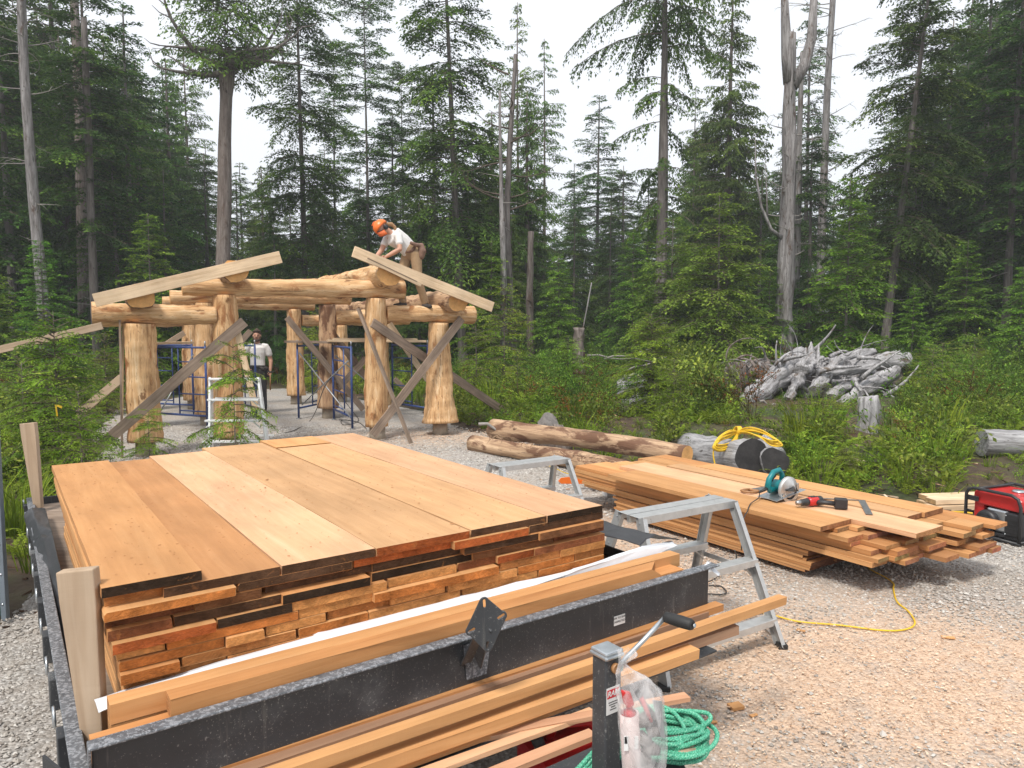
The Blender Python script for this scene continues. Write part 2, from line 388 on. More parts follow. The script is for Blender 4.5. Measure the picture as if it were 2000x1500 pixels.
N = NT('gravel'); v = N.coords((1, 1, 1), rand=False)
vo = N.n('TexVoronoi', i_Scale=52.0); N.l(v, vo.inputs['Vector']); vb = N.n('TexVoronoi', i_Scale=95.0); N.l(v, vb.inputs['Vector'])
sp = N.n('SeparateColor'); N.l(vo.outputs['Color'], sp.inputs[0])
c = N.ramp(sp.outputs[0], [(0, (.26, .24, .22)), (.35, (.42, .395, .37)), (.75, (.54, .515, .49)), (1, (.66, .64, .61))])
c = N.mix(1.0, c, N.ramp(vo.outputs['Distance'], [(0, 1.1), (.45, .72)]), 'MULTIPLY')
c = N.mix(N.ramp(N.noise(v, 1.1, 6, .7), [(.42, 0), (.62, .55)]), c, (.42, .355, .29))
dust = N.n('Attribute', attribute_name='sawdust')
c = N.mix(N.ramp(N.noise(v, 60, 5, .75), [(.40, 0), (.55, 1)]), c, c)
fl = N.ramp(N.noise(v, 38, 6, .75, 1.5), [(.30, (.38, .25, .165)), (.5, (.59, .42, .30)), (.7, (.75, .59, .45))])
am = N.n('Math', operation='MULTIPLY'); nz = N.ramp(N.noise(v, 5, 8, .8), [(.33, .35), (.6, 1.3)]); N.l(dust.outputs['Fac'], am.inputs[0]); N.l(nz, am.inputs[1])
cl_ = N.n('Clamp'); N.l(am.outputs[0], cl_.inputs[0]); c = N.mix(cl_.outputs[0], c, fl)
N.col(c); N.set(Roughness=.95); N.p.inputs['Specular IOR Level'].default_value = .15
b1 = N.bump(vo.outputs['Distance'], .8, -.012); N.bump(N.noise(v, 70, 4, .7), .6, .006, b1); M['gravel'] = N.m

def sawdust(x, y):
    x = np.asarray(x); y = np.asarray(y)
    a = np.exp(-(((x - 2.2) / 1.9) ** 2 + ((y - 3.6) / 1.05) ** 2) ** 1.1) * 1.1
    b = np.exp(-(((x - 1.0) / .9) ** 2 + ((y - 5.6) / 1.5) ** 2)) * .9
    c = np.exp(-(((x + 1.3) / 1.5) ** 2 + ((y - 12.2) / 1.0) ** 2)) * .6
    d = np.exp(-(((x - 2.6) / 1.0) ** 2 + ((y - 3.1) / .7) ** 2)) * .8
    return np.clip(np.maximum.reduce([a, b, c, d]) + .15 * fbm(x, y, 2.4, 3.0), 0, 1)
def yard_mesh():
    bm = bmesh.new(); pts = []
    for k, p in enumerate(YARD):
        q = YARD[(k + 1) % len(YARD)]; L = math.dist(p, q); n = max(1, int(L / .22)) if k < 19 else 1
        for i in range(n):
            t = i / n; j = .13 if k < 19 else 0
            pts.append((p[0] + (q[0] - p[0]) * t + rnd.uniform(-j, j), p[1] + (q[1] - p[1]) * t + rnd.uniform(-j, j)))
    ax = np.arange(-9, 16, .2); ay = np.arange(-8, 24, .2); X, Y = np.meshgrid(ax, ay); x, y = X.ravel(), Y.ravel()
    d = yard_dist(x, y); n = len(ax)
    i = (np.arange(len(ay) - 1)[:, None] * n + np.arange(n - 1)[None]).ravel(); q = np.stack([i, i + 1, i + n + 1, i + n], 1)
    jit = .12 * fbm(x, y, 6, 1); keep = ((d + jit)[q] < .1).all(1)
    z = .008 * fbm(x, y, 2.5, 4) + np.where(d > -.25, -.05 * np.clip((d + .25) / .35, 0, 1), 0)
    me = np_mesh('gravel_yard', np.stack([x, y, z], 1), q[keep], M['gravel'], smooth=True)
    at = me.attributes.new('sawdust', 'FLOAT', 'POINT'); at.data.foreach_set('value', sawdust(x, y).astype(np.float32)); return me
tag(link(bpy.data.objects.new('gravel_yard', yard_mesh())), kind='structure')

# loose stones and wood chips, real pieces
rg = np.random.default_rng(5)
def stones(name, n, xr, yr, size, mat, flat=(.45, .8)):
    x = rg.uniform(*xr, n); y = rg.uniform(*yr, n); k = yard_dist(x, y) < -.02; x, y = x[k], y[k]
    sd = sawdust(x, y); k = rg.random(len(x)) > sd * .93; x, y = x[k], y[k]; n = len(x)
    base = np.array([(1, 0, 0), (0, 1, 0), (-1, 0, 0), (0, -1, 0), (.1, .1, 1), (0, 0, -1)], float)
    tri = np.array([(0, 1, 4), (1, 2, 4), (2, 3, 4), (3, 0, 4), (1, 0, 5), (2, 1, 5), (3, 2, 5), (0, 3, 5)])
    s = size[0] + (size[1] - size[0]) * rg.random(n) ** 2.2; V = base[None] * (1 + rg.uniform(-.4, .4, (n, 6, 3)))
    V[:, :, 0] *= rg.uniform(.7, 1.3, n)[:, None]; V[:, :, 2] *= rg.uniform(*flat, n)[:, None]; V *= s[:, None, None]
    a = rg.uniform(0, 6.28, n); ca, sa = np.cos(a)[:, None], np.sin(a)[:, None]
    X = V[:, :, 0] * ca - V[:, :, 1] * sa + x[:, None]; Y = V[:, :, 0] * sa + V[:, :, 1] * ca + y[:, None]; Z = V[:, :, 2] + s[:, None] * .25
    F = tri[None] + (np.arange(n) * 6)[:, None, None]
    me = np_mesh(name, np.stack([X, Y, Z], 2).reshape(-1, 3), F.reshape(-1, 3), mat, col=np.repeat(rg.random(n), 8))
    return tag(link(bpy.data.objects.new(name, me)), kind='stuff')
def chips(name, n, xr, yr, size, mat, dens):
    x = rg.uniform(*xr, n); y = rg.uniform(*yr, n); k = (yard_dist(x, y) < .15) & (rg.random(n) < dens(x, y)); x, y = x[k], y[k]; n = len(x)
    L = rg.uniform(*size, n); W = L * rg.uniform(.12, .5, n); a = rg.uniform(0, 6.28, n); t = rg.normal(0, .25, n); z0 = rg.uniform(.004, .016, n)
    c = np.array([(-.5, -.5), (.5, -.4), (.5, .5), (-.4, .5)]); ux = c[:, 0][None] * L[:, None]; uy = c[:, 1][None] * W[:, None]
    X = x[:, None] + ux * np.cos(a)[:, None] - uy * np.sin(a)[:, None]; Y = y[:, None] + ux * np.sin(a)[:, None] + uy * np.cos(a)[:, None]
    Z = z0[:, None] + np.abs(ux * np.sin(t)[:, None]) + uy * .3 * np.sin(t * 3)[:, None]
    F = np.arange(n)[:, None] * 4 + np.array([0, 1, 2, 3])[None]
    me = np_mesh(name, np.stack([X, Y, Z], 2).reshape(-1, 3), F, mat, col=rg.random(n))
    return tag(link(bpy.data.objects.new(name, me)), kind='stuff')
def tinted(name, stops, rough=.9):
    N = NT(name); at = N.n('Attribute', attribute_name='tint'); N.col(N.ramp(at.outputs['Fac'], stops)); N.set(Roughness=rough); N.p.inputs['Specular IOR Level'].default_value = .2; return N.m
M['stone'] = tinted('crushed_stone', [(0, (.24, .21, .185)), (.3, (.37, .34, .305)), (.7, (.46, .43, .395)), (1, (.58, .55, .51))])
M['chip'] = tinted('wood_chips', [(0, (.40, .23, .135)), (.5, (.63, .43, .29)), (1, (.80, .66, .51))])
stones('gravel_stones', 60000, (.2, 5.6), (2.7, 6.4), (.004, .014), M['stone'])
stones('gravel_stones', 900, (-3.5, 5.5), (2.1, 7.0), (.014, .028), M['stone'])
stones('gravel_stones', 18000, (-3.6, -.6), (2.0, 5.4), (.005, .014), M['stone'])
stones('gravel_stones', 26000, (-7.5, 3.2), (6.4, 13.5), (.010, .022), M['stone'])
chips('wood_chips', 90000, (.2, 5.2), (2.7, 7.5), (.005, .018), M['chip'], lambda x, y: .10 + .9 * sawdust(x, y))
chips('wood_chips', 9000, (-4.5, 1.2), (10.5, 13.6), (.015, .05), M['chip'], lambda x, y: sawdust(x, y))
# ================================================================ FOLIAGE
def _norm(a): return a / np.maximum(np.linalg.norm(a, axis=-1, keepdims=True), 1e-9)
def tris_from(P, D, S, l, w):
    """kite-less leaflet triangles: base at P, tip along D, width along S"""
    A = P - S * (w * .5)[:, None] + D * (l * .12)[:, None]; B = P + S * (w * .5)[:, None] + D * (l * .30)[:, None]; T = P + D * l[:, None]
    V = np.stack([A, B, T], 1).reshape(-1, 3); F = np.arange(len(P) * 3).reshape(-1, 3); return V, F
def sticks(P0, P1, r0, r1):
    """three-sided tapered sticks, all as triangles"""
    t = _norm(P1 - P0); up = np.where(np.abs(t[:, 2:3]) > .9, [[1., 0, 0]], [[0, 0, 1.]]); s = _norm(np.cross(t, up)); u = np.cross(s, t); V = []
    for P, r in ((P0, r0), (P1, r1)):
        for a in (0, 2.094, 4.189): V.append(P + (s * math.cos(a) + u * math.sin(a)) * r[:, None])
    V = np.stack(V, 1).reshape(-1, 3); f = []
    for j in range(3): k = (j + 1) % 3; f += [(j, k, 3 + k), (j, 3 + k, 3 + j)]
    F = (np.array(f)[None] + (np.arange(len(P0)) * 6)[:, None, None]).reshape(-1, 3); return V, F
def crown_mesh(name, seed, H, z0, nb, Lmax, leaf, mats, prof=None, rise=.25, droop=.16, ntw=12, nlf=9, spread=.40, gaps=None, hang=0.0, tw_droop=.5, aspect=.50, wood=.62, tip=.35, jit=.28, tg=1.25):
    """a conifer crown: limbs > twigs > leaflets, each leaflet a face of its own size"""
    g = np.random.default_rng(seed); u = np.sort(g.random(nb)) if not gaps else np.sort(np.concatenate([g.normal(c, s_, int(nb * k)) for c, s_, k in gaps]))
    u = np.clip(u, .0, .995); nb = len(u); z = z0 + (H - z0) * u
    L = Lmax * (prof(u) if prof else (1 - u) ** .75 * .9 + .1) * g.uniform(.62, 1.12, nb); az = np.arange(nb) * 2.39996 + g.normal(0, .5, nb)
    a = rise * (u * 1.3 - .25) + g.normal(0, .10, nb); b = droop * g.uniform(.7, 1.5, nb)
    hd = np.stack([np.cos(az), np.sin(az), np.zeros(nb)], 1); sd = np.stack([-np.sin(az), np.cos(az), np.zeros(nb)], 1)
    bend = g.normal(0, .12, nb)
    def pt(i, s):
        r = L[i] * s; zz = a[i] * r - b[i] * r * r / np.maximum(L[i], .3) * 1.6 + (tip * .25 * r * s * s if tip < 0 else 0)
        return hd[i] * r[:, None] + sd[i] * (bend[i] * r * s)[:, None] + np.stack([0 * r, 0 * r, z[i] + zz], 1)
    # twigs
    nt_ = np.maximum(3, (ntw * (L / Lmax) ** .8)).astype(int); bi = np.repeat(np.arange(nb), nt_ * 2); n = len(bi)
    s = np.concatenate([np.repeat((np.arange(k) + .5) / k, 2) for k in nt_]); s = np.clip(.14 + .86 * s + g.normal(0, .02, n), .08, 1); side = np.tile([1., -1.], n // 2)
    ang = (1.05 - .45 * s) * side + g.normal(0, .18, n); td = _norm(hd[bi] * np.cos(ang)[:, None] + sd[bi] * np.sin(ang)[:, None] + np.array([0, 0, 1.]) * (a[bi] - b[bi] * 2 * s - hang + g.normal(0, .12, n))[:, None])
    tl = L[bi] * spread * (np.minimum(1, 2.8 * s) * (1.08 - s) ** .6 + .10) * g.uniform(.7, 1.2, n); tl = np.maximum(tl, leaf * 1.5); TP = pt(bi, s)
    # leaflets
    nl = np.maximum(3, (nlf * np.clip(tl / (Lmax * spread * .6), .35, 1.6))).astype(int); ti = np.repeat(np.arange(n), nl); m = len(ti)
    q = np.concatenate([(np.arange(k) + .6) / k for k in nl]) + g.normal(0, .03, m); tdir = td[ti]; ls = np.where(np.arange(m) % 2, 1., -1.)
    P = TP[ti] + tdir * (tl[ti] * q)[:, None] - np.array([0, 0, 1.]) * (tw_droop * tl[ti] * q * q * g.uniform(.3, 1, m))[:, None] + g.normal(0, leaf * .16, (m, 3))
    tside = _norm(np.cross(tdir, np.array([0, 0, 1.]) + g.normal(0, .25, (m, 3))))
    la = ls * g.uniform(.35, 1.0, m); D = _norm(tdir * np.cos(la)[:, None] + tside * np.sin(la)[:, None] - np.array([0, 0, 1.]) * (hang + .12 + tw_droop * .5 * q)[:, None] + g.normal(0, .09, (m, 3)))
    nrm = _norm(np.cross(tside, tdir) + g.normal(0, jit, (m, 3))); S = _norm(np.cross(D, nrm)); l = leaf * g.uniform(.6, 1.45, m)
    V, F = tris_from(P, D, S, l, l * aspect * g.uniform(.8, 1.3, m)); base = g.random(nb)
    tint = np.clip(.50 * base[bi[ti]] + .28 * g.random(m) + .16 * g.random(n)[ti] + .16 * (q > .75), 0, 1) ** tg
    # limbs and twig wood
    ss = np.linspace(0, 1, 5); idx = np.arange(nb); rb = (.010 + .012 * L) * wood; VV, FF, k = [V], [F], len(V)
    for i in range(4):
        v2, f2 = sticks(pt(idx, np.full(nb, ss[i])), pt(idx, np.full(nb, ss[i + 1])), rb * (1 - .8 * ss[i]), rb * (1 - .8 * ss[i + 1]) + .002); VV.append(v2); FF.append(f2 + k); k += len(v2)
    kk = g.random(n) < .6; v2, f2 = sticks(TP[kk], TP[kk] + td[kk] * (tl[kk] * .55)[:, None], np.full(kk.sum(), .004 + leaf * .02), np.full(kk.sum(), .002)); VV.append(v2); FF.append(f2 + k)
    V = np.concatenate(VV); Fa = np.concatenate(FF); mi = np.zeros(len(Fa), int); mi[len(F):] = 1
    col = np.concatenate([tint, np.full(len(Fa) - len(F), .5)])
    return np_mesh(name, V, Fa, mats, mi=mi, col=col)
def trunk_mesh(name, seed, H, r, mat, n=12, flare=1.5, top=.12, wob=.03, seg=18, lump=.05, twist=0.0):
    g = random.Random(seed); m = MB(); ph = [g.uniform(0, 6) for _ in range(6)]; pts = []; rad = []
    for i in range(seg + 1):
        t = i / seg; z = H * t ** 1.25; rr = r * ((1 - t) * (1 - top) + top) * (1 + (flare - 1) * math.exp(-z / (r * 2.2)))
        pts.append((wob * H * .1 * math.sin(ph[0] + 5 * t) * t, wob * H * .1 * math.sin(ph[1] + 4 * t) * t, z - (.3 if i == 0 else 0))); rad.append(rr)
    m.tube(pts, rad, n, up=(0, 1, 0))
    for i, v in enumerate(m.v):
        k = i // n; j = i % n
        if k <= seg:
            f = 1 + lump * (math.sin(j * 2.1 + ph[2] + k * .5) + math.sin(j * 1.3 - k * .9 + ph[3])); c = pts[k]
            m.v[i] = (c[0] + (v[0] - c[0]) * f, c[1] + (v[1] - c[1]) * f, v[2])
    return m.mesh(name, mat)
def dead_limbs(m, seed, z0, z1, count, L, r, up=.2, curl=.35, hook=0.0):
    g = random.Random(seed)
    for i in range(count):
        z = g.uniform(z0, z1); a = g.uniform(0, 6.283); l = L * g.uniform(.4, 1.2); p = Vector((0, 0, z)); d = Vector((math.cos(a), math.sin(a), g.uniform(-.1, up) ))
        pts = [p]; c = g.uniform(-curl, curl)
        for k in range(6):
            d = (d + Vector((-d.y * c, d.x * c, g.uniform(-.12, .10) + hook * k * .1))).normalized(); p = p + d * (l / 6); pts.append(p)
        m.tube(pts, [r * (1 - k / 7) * g.uniform(.9, 1.1) for k in range(7)], 4, cap=False)
        for k in (2, 3, 4, 5):
            if g.random() < .7:
                d2 = (Vector((g.uniform(-1, 1), g.uniform(-1, 1), g.uniform(-.5, .6))) + d).normalized()
                m.tube([pts[k], pts[k] + d2 * l * .16, pts[k] + d2 * l * .24 + Vector((0, 0, -.06 * l))], [r * .35, r * .25, r * .1], 3, cap=False)
    return m

USED = {}
PROTO = {}
def tree_proto(key, name, label, cat, H, r, crown=None, bark='bark', seed=1, limbs=None, **tk):
    root = bpy.data.objects.new(name, None); root.empty_display_size = .2
    kids = []
    t = bpy.data.objects.new('trunk', trunk_mesh('trunk', seed, H, r, M[bark], **tk)); kids.append(t)
    if crown: kids.append(bpy.data.objects.new('crown', crown_mesh('crown', seed, **crown)))
    if limbs:
        m = MB(); dead_limbs(m, seed + 3, **limbs); kids.append(bpy.data.objects.new('dead_branches', m.mesh('dead_branches', M['paletwig']))); kids[-1]['kind'] = 'stuff'
    PROTO[key] = (root, kids, label, cat, H)
def plant(key, x, y, h=None, rz=None, label=None, group=None, lean=None, cat=None, sx=1.0, z=None):
    root, kids, lb, ct, H = PROTO[key]
    if key in USED:
        r = root.copy(); ks = [k.copy() for k in kids]
    else: r, ks = root, kids
    USED[key] = 1; s = (h / H) if h else 1.0
    C.objects.link(r)
    for k in ks: C.objects.link(k); k.parent = r
    r.location = (x, y, (H1(x, y) if z is None else z) - .02); r.scale = (s * sx, s * sx, s)
    e = Matrix.Rotation(rz if rz is not None else rnd.uniform(0, 6.28), 4, 'Z')
    if lean: e = Matrix.Rotation(math.atan(lean), 4, 'Y') @ e
    r.rotation_euler = e.to_euler()
    tag(r, label or lb, cat or ct, group); return r
HL = [M['hemlock'], M['twig']]
slim = lambda u: (1 - u) ** .8 * .85 + .15 * np.minimum(1, (1 - u) * 8)
full = lambda u: np.minimum(1, .55 + 1.6 * u) * (1 - u) ** .7 + .06
tree_proto('dense', 'hemlock_tree', 'dark hemlock with full drooping boughs', 'tree', 13, .17, dict(H=13, z0=.6, nb=170, Lmax=2.9, leaf=.125, mats=HL, prof=full, ntw=22, nlf=15, droop=.14, rise=.3), seed=11)
tree_proto('dense2', 'hemlock_tree', 'dark hemlock with full drooping boughs', 'tree', 13, .19, dict(H=13, z0=1.6, nb=140, Lmax=3.2, leaf=.13, mats=HL, prof=slim, ntw=24, nlf=15, droop=.18, rise=.35), seed=12)
tree_proto('tall', 'hemlock_tree', 'tall hemlock, bare below', 'tree', 17, .17, dict(H=17, z0=5.2, nb=135, Lmax=2.7, leaf=.125, mats=HL, prof=full, ntw=22, nlf=15, droop=.15, rise=.3), seed=13, limbs=dict(z0=1.5, z1=6, count=14, L=.9, r=.02))
tree_proto('sparse', 'hemlock_tree', 'thin hemlock with clumped boughs', 'tree', 16, .17, dict(H=16, z0=3.5, nb=135, Lmax=2.4, leaf=.12, mats=HL, gaps=[(.13, .05, .22), (.33, .05, .25), (.52, .03, .14), (.66, .03, .13), (.82, .06, .26)], prof=lambda u: .5 + .55 * (1 - u), ntw=20, nlf=14, droop=.22, rise=.35, tw_droop=.8), seed=14, limbs=dict(z0=2, z1=13, count=16, L=.8, r=.018))
tree_proto('sparse2', 'hemlock_tree', 'thin layered hemlock', 'tree', 16, .12, dict(H=16, z0=3, nb=120, Lmax=2.0, leaf=.115, mats=HL, gaps=[(.1, .06, .25), (.3, .05, .2), (.5, .04, .16), (.68, .03, .13), (.80, .03, .12), (.96, .02, .14)], prof=lambda u: .62 + .4 * (1 - u) + .2 * (u > .9), ntw=19, nlf=13, droop=.16, rise=.45, tw_droop=.5), seed=15)
tree_proto('plume', 'hemlock_tree', 'big hemlock trunk with few drooping boughs', 'tree', 17, .30, dict(H=17, z0=5.6, nb=52, Lmax=3.0, leaf=.12, mats=HL, prof=lambda u: .55 + .45 * (u > .45), ntw=26, nlf=14, droop=.28, rise=.1, hang=.45, tw_droop=1.0, spread=.3), seed=16, limbs=dict(z0=4, z1=14, count=18, L=.7, r=.02))
CD = [M['cedar_leaf'], M['twig']]
tree_proto('cedar', 'cedar_tree', 'full western red cedar', 'tree', 14, .22, dict(H=14, z0=1.0, nb=240, Lmax=2.3, leaf=.12, mats=CD, prof=full, ntw=19, nlf=13, droop=.10, rise=.2, hang=.5, tw_droop=.6, aspect=.5, spread=.34, jit=1.0), bark='bark_red', seed=17)
tree_proto('cedar_thin', 'cedar_tree', 'airy cedar with see through crown', 'tree', 16, .13, dict(H=16, z0=3.0, nb=110, Lmax=2.2, leaf=.11, mats=CD, prof=slim, ntw=15, nlf=10, droop=.08, rise=.15, hang=.6, tw_droop=.4, aspect=.5, spread=.30, jit=1.0), bark='bark_red', seed=18)
tree_proto('young', 'young_hemlock', 'bright green young hemlock', 'tree', 5.2, .06, dict(H=5.2, tg=.75, z0=.25, nb=140, Lmax=1.75, leaf=.095, mats=[M['hemlock_young'], M['twig']], prof=lambda u: (1 - u) ** .85 * .95 + .06, ntw=17, nlf=12, droop=.12, rise=.3, tw_droop=.35), seed=19)
tree_proto('lime', 'young_hemlock', 'lime green bushy hemlock', 'tree', 5.2, .07, dict(H=5.2, tg=.8, z0=.35, nb=120, Lmax=2.0, leaf=.10, mats=[M['hemlock_lime'], M['twig']], prof=lambda u: (1 - u) ** .6 * .95 + .06, ntw=18, nlf=12, droop=.20, rise=.45, tw_droop=.6), seed=20)
YC = [M['cedar_young'], M['twig']]
tree_proto('sapling', 'cedar_sapling', 'young cedar', 'sapling', 2.0, .018, dict(tg=.9, H=2.0, z0=.08, nb=74, Lmax=.78, leaf=.05, mats=YC, prof=lambda u: (1 - u) ** .6 * .9 + .12, ntw=12, nlf=9, droop=.14, rise=.6, hang=.15, tw_droop=.45, spread=.42, aspect=.30, wood=.45), seed=21, flare=1.2, bark='bark_red')
tree_proto('sapling2', 'cedar_sapling', 'young cedar', 'sapling', 2.0, .02, dict(tg=.9, H=2.0, z0=.05, nb=56, Lmax=.95, leaf=.055, mats=YC, prof=lambda u: (1 - u) ** .5 * .9 + .12, ntw=13, nlf=9, droop=.2, rise=.75, hang=.1, tw_droop=.5, spread=.40, aspect=.30, wood=.4), seed=22, flare=1.2, bark='bark_red')
tree_proto('sapling_open', 'cedar_sapling', 'sparse young cedar', 'sapling', 1.6, .014, dict(tg=.8, H=1.6, z0=.12, nb=34, Lmax=.66, leaf=.05, mats=YC, prof=lambda u: (1 - u) ** .4 * .9 + .15, ntw=14, nlf=14, droop=.25, rise=.6, hang=.12, tw_droop=.45, spread=.42, aspect=.28, wood=.4), seed=23, flare=1.2, bark='bark_red')
tree_proto('sapling_big', 'cedar_sapling', 'lush young cedar', 'sapling', 2.2, .022, dict(tg=.9, H=2.2, z0=.06, nb=135, Lmax=.92, leaf=.052, mats=YC, prof=lambda u: (1 - u) ** .6 * .9 + .12, ntw=14, nlf=12, droop=.16, rise=.55, hang=.12, tw_droop=.45, spread=.40, aspect=.34, wood=.45), seed=24, flare=1.2, bark='bark_red')
# ================================================================ THE FOREST
def TX(px, Y): return (px - 1000) / FPX * Y
def top(py, Y): return CAM_H + (646 - py) / FPX * Y
def tr(key, px, Y, ty, label=None, **k):
    x = TX(px, Y); h = top(ty, Y) - H1(x, Y); return plant(key, x, Y, h, label=label, **k)
EDGE = 'conifers along the forest edge'; BACK = 'conifers standing deeper in the forest'
# left side
tr('tall', 190, 22, -150, 'tall hemlock with slim straight trunk, bare below its green boughs, left of the log shelter', group=EDGE, rz=.4)
tr('tall', 30, 25, -200, 'tall hemlock at the left edge behind the pale bare trunk', group=EDGE, rz=2.0)
tr('dense', -60, 21, -120, 'dense hemlock cut by the left edge of the view', group=EDGE)
tr('dense2', 130, 30, -160, 'dark hemlock filling the gap between the pale trunk and the slim trunk', group=EDGE, rz=1.0)
tr('dense', 265, 27, 30, 'broad dark hemlock just left of the leaning cedar trunk', group=EDGE, rz=.9)
tr('cedar', 345, 33, 130, 'cedar behind the rough board rafter at left', group=EDGE)
tr('dense', 330, 25, 330, 'low dark hemlock behind the left rafter', group=EDGE, rz=.2)
tr('dense2', 235, 23, 300, 'low spreading hemlock behind the left eave log', group=EDGE, rz=3.0)
tr('cedar', 520, 29, 330, 'rounded cedar right of the leaning trunk', group=EDGE, rz=4.0)
tr('cedar_thin', 380, 36, 60, 'thin cedar seen just left of the leaning trunk', group=EDGE)
tr('sparse', 598, 26, -60, 'tall thin hemlock with clumped boughs above the middle of the shelter', group=EDGE, rz=1.2)
tr('sparse2', 722, 31, 18, 'slender layered hemlock standing above the roof worker', group=EDGE, rz=.6)
tr('sparse2', 660, 37, 120, 'small layered hemlock between the two slender hemlocks left of the roof worker', group=EDGE, rz=2.6)
tr('dense', 640, 36, 300, 'low dark hemlock behind the thin clumped hemlock', group=EDGE)
tr('dense2', 770, 33, 230, 'dark hemlock directly behind the roof worker', group=EDGE, rz=5.0)
tr('sparse2', 790, 38, 160, 'small hemlock with flat top right of the slender one', group=EDGE, rz=4.6)
tr('sparse', 906, 24.5, -190, 'tall hemlock with dense clumps hanging high on its trunk, right of the roof worker', group=EDGE, rz=3.4, lean=-.045)
tr('dense2', 850, 30, 150, 'green hemlock left of the tall clumped hemlock', group=EDGE, rz=3.8)
tr('cedar_thin', 1012, 33, 28, 'pale see through cedar with pointed top near the middle', group=EDGE, rz=1.0)
tr('cedar_thin', 1062, 31, 95, 'pale see through cedar, the shorter one on the right of the pair', group=EDGE, rz=2.2)
tr('cedar', 1030, 28, 190, 'leafy cedar in front of the pale see through pair', group=EDGE, rz=2.0)
tr('cedar', 960, 30, 230, 'leafy cedar behind the broken grey snags', group=EDGE, rz=5.2)
tr('dense', 915, 27, 330, 'low green hemlock at the foot of the clumped hemlock', group=EDGE)
tr('dense', 1165, 40, 200, 'distant pointed hemlock with flat boughs against the white sky', group=EDGE, rz=.1)
tr('dense2', 1120, 44, 330, 'distant low hemlock left of the pointed one', group=EDGE)
tr('dense2', 1215, 38, 330, 'dark low hemlock left of the big straight trunk', group=EDGE)
tr('plume', 1288, 24, -180, 'big straight trunk with a few drooping boughs, right of centre', group=EDGE, rz=2.9)
tr('dense', 1262, 29, 340, 'green hemlock around the foot of the big straight trunk', group=EDGE, rz=.8)
tr('cedar', 1415, 30, 0, 'full cedar with feathery crown left of the forked silver snag', group=EDGE, rz=.3)
tr('cedar_thin', 1350, 34, 180, 'airy cedar between the big straight trunk and the full cedar', group=EDGE)
tr('dense', 1565, 42, 30, 'distant slender hemlock seen just right of the forked snag', group=EDGE, rz=1.9, sx=.75)
tr('dense2', 1575, 25, 270, 'hemlock with boughs crossing in front of the forked snag', group=EDGE, rz=2.4)
tr('sparse', 1722, 22, -160, 'tall leaning hemlock with boughs swept to the left', group=EDGE, rz=2.2, lean=.085)
tr('sparse2', 1772, 27, -80, 'thin hemlock close behind the leaning one', group=EDGE, rz=5.5)
tr('dense2', 1835, 31, 60, 'broad hemlock right of the leaning hemlock', group=EDGE, rz=.6)
tr('dense', 1905, 27, -60, 'tall full hemlock near the right edge', group=EDGE, rz=2.8)
tr('tall', 1962, 22, -200, 'tall hemlock with pale patched trunk near the right edge', group=EDGE, rz=4.4)
tr('dense', 2040, 22, -160, 'full hemlock cut by the right edge of the view', group=EDGE, rz=3.3)
tr('dense', 2010, 26, 250, 'dark hemlock filling the right edge under the tall ones', group=EDGE, rz=1.5)
tr('dense2', 1790, 27, 330, 'low dark hemlock under the leaning hemlock', group=EDGE, rz=1.1)
tr('dense', 1700, 34, 330, 'dark hemlock behind the bright green young hemlock', group=EDGE, rz=1.4)
tr('dense', 1480, 28, 330, 'dark hemlock behind the foot of the forked snag', group=EDGE, rz=4.1)
tr('cedar', 1000, 24, 420, 'low leafy cedar by the foot of the broken snags', group=EDGE, rz=2.3)
tr('dense', 820, 24, 400, 'low hemlock behind the right rafter', group=EDGE, rz=5.3)
tr('dense2', 540, 24, 440, 'low hemlock behind the ridge of the shelter', group=EDGE, rz=.3)
tr('cedar', 655, 26, 430, 'low cedar in the dark behind the roof worker', group=EDGE, rz=1.3)
tr('dense2', 1120, 27, 420, 'low hemlock in the dark gap right of the broken stub', group=EDGE, rz=4.9)
tr('dense', 1190, 32, 400, 'low hemlock in the middle of the dark gap', group=EDGE, rz=4.2)
# bright young trees
YG = 'bright young trees in front of the forest'
tr('young', 1650, 18.5, 350, 'bright green young hemlock with tiered boughs behind the root heap', group=YG, rz=.5, sx=.92)
tr('lime', 1400, 19, 385, 'lime green bushy hemlock left of the forked snag', group=YG, rz=.5)
tr('lime', 1310, 21, 430, 'lime tinged hemlock at the foot of the big straight trunk', group=YG, rz=2.5)
tr('young', 1235, 23, 455, 'young hemlock at the edge of the dark gap', group=YG, rz=1.5)
tr('young', 1500, 21, 520, 'low young hemlock between lime bushy tree and snag', group=YG, rz=3.3)
tr('young', 1780, 17, 560, 'low young hemlock right of the root heap', group=YG, rz=3.9)
tr('young', 1880, 18.5, 470, 'young hemlock near the right edge of the view', group=YG, rz=4.7)
tr('young', 1990, 17, 520, 'young hemlock cut by the right edge', group=YG, rz=.7)
tr('young', 960, 21, 470, 'young hemlock just right of the right rafter end', group=YG, rz=.9)
tr('young', 1090, 22, 500, 'young hemlock right of the broken stub', group=YG, rz=5.9)
tr('young', 300, 21, 420, 'young hemlock glowing green behind the left rafter', group=YG, rz=2.9)
tr('young', 90, 18, 470, 'young hemlock behind the long propped board', group=YG, rz=3.6)
tr('young', -10, 16.5, 500, 'young hemlock at the left edge of the view', group=YG, rz=1.9)
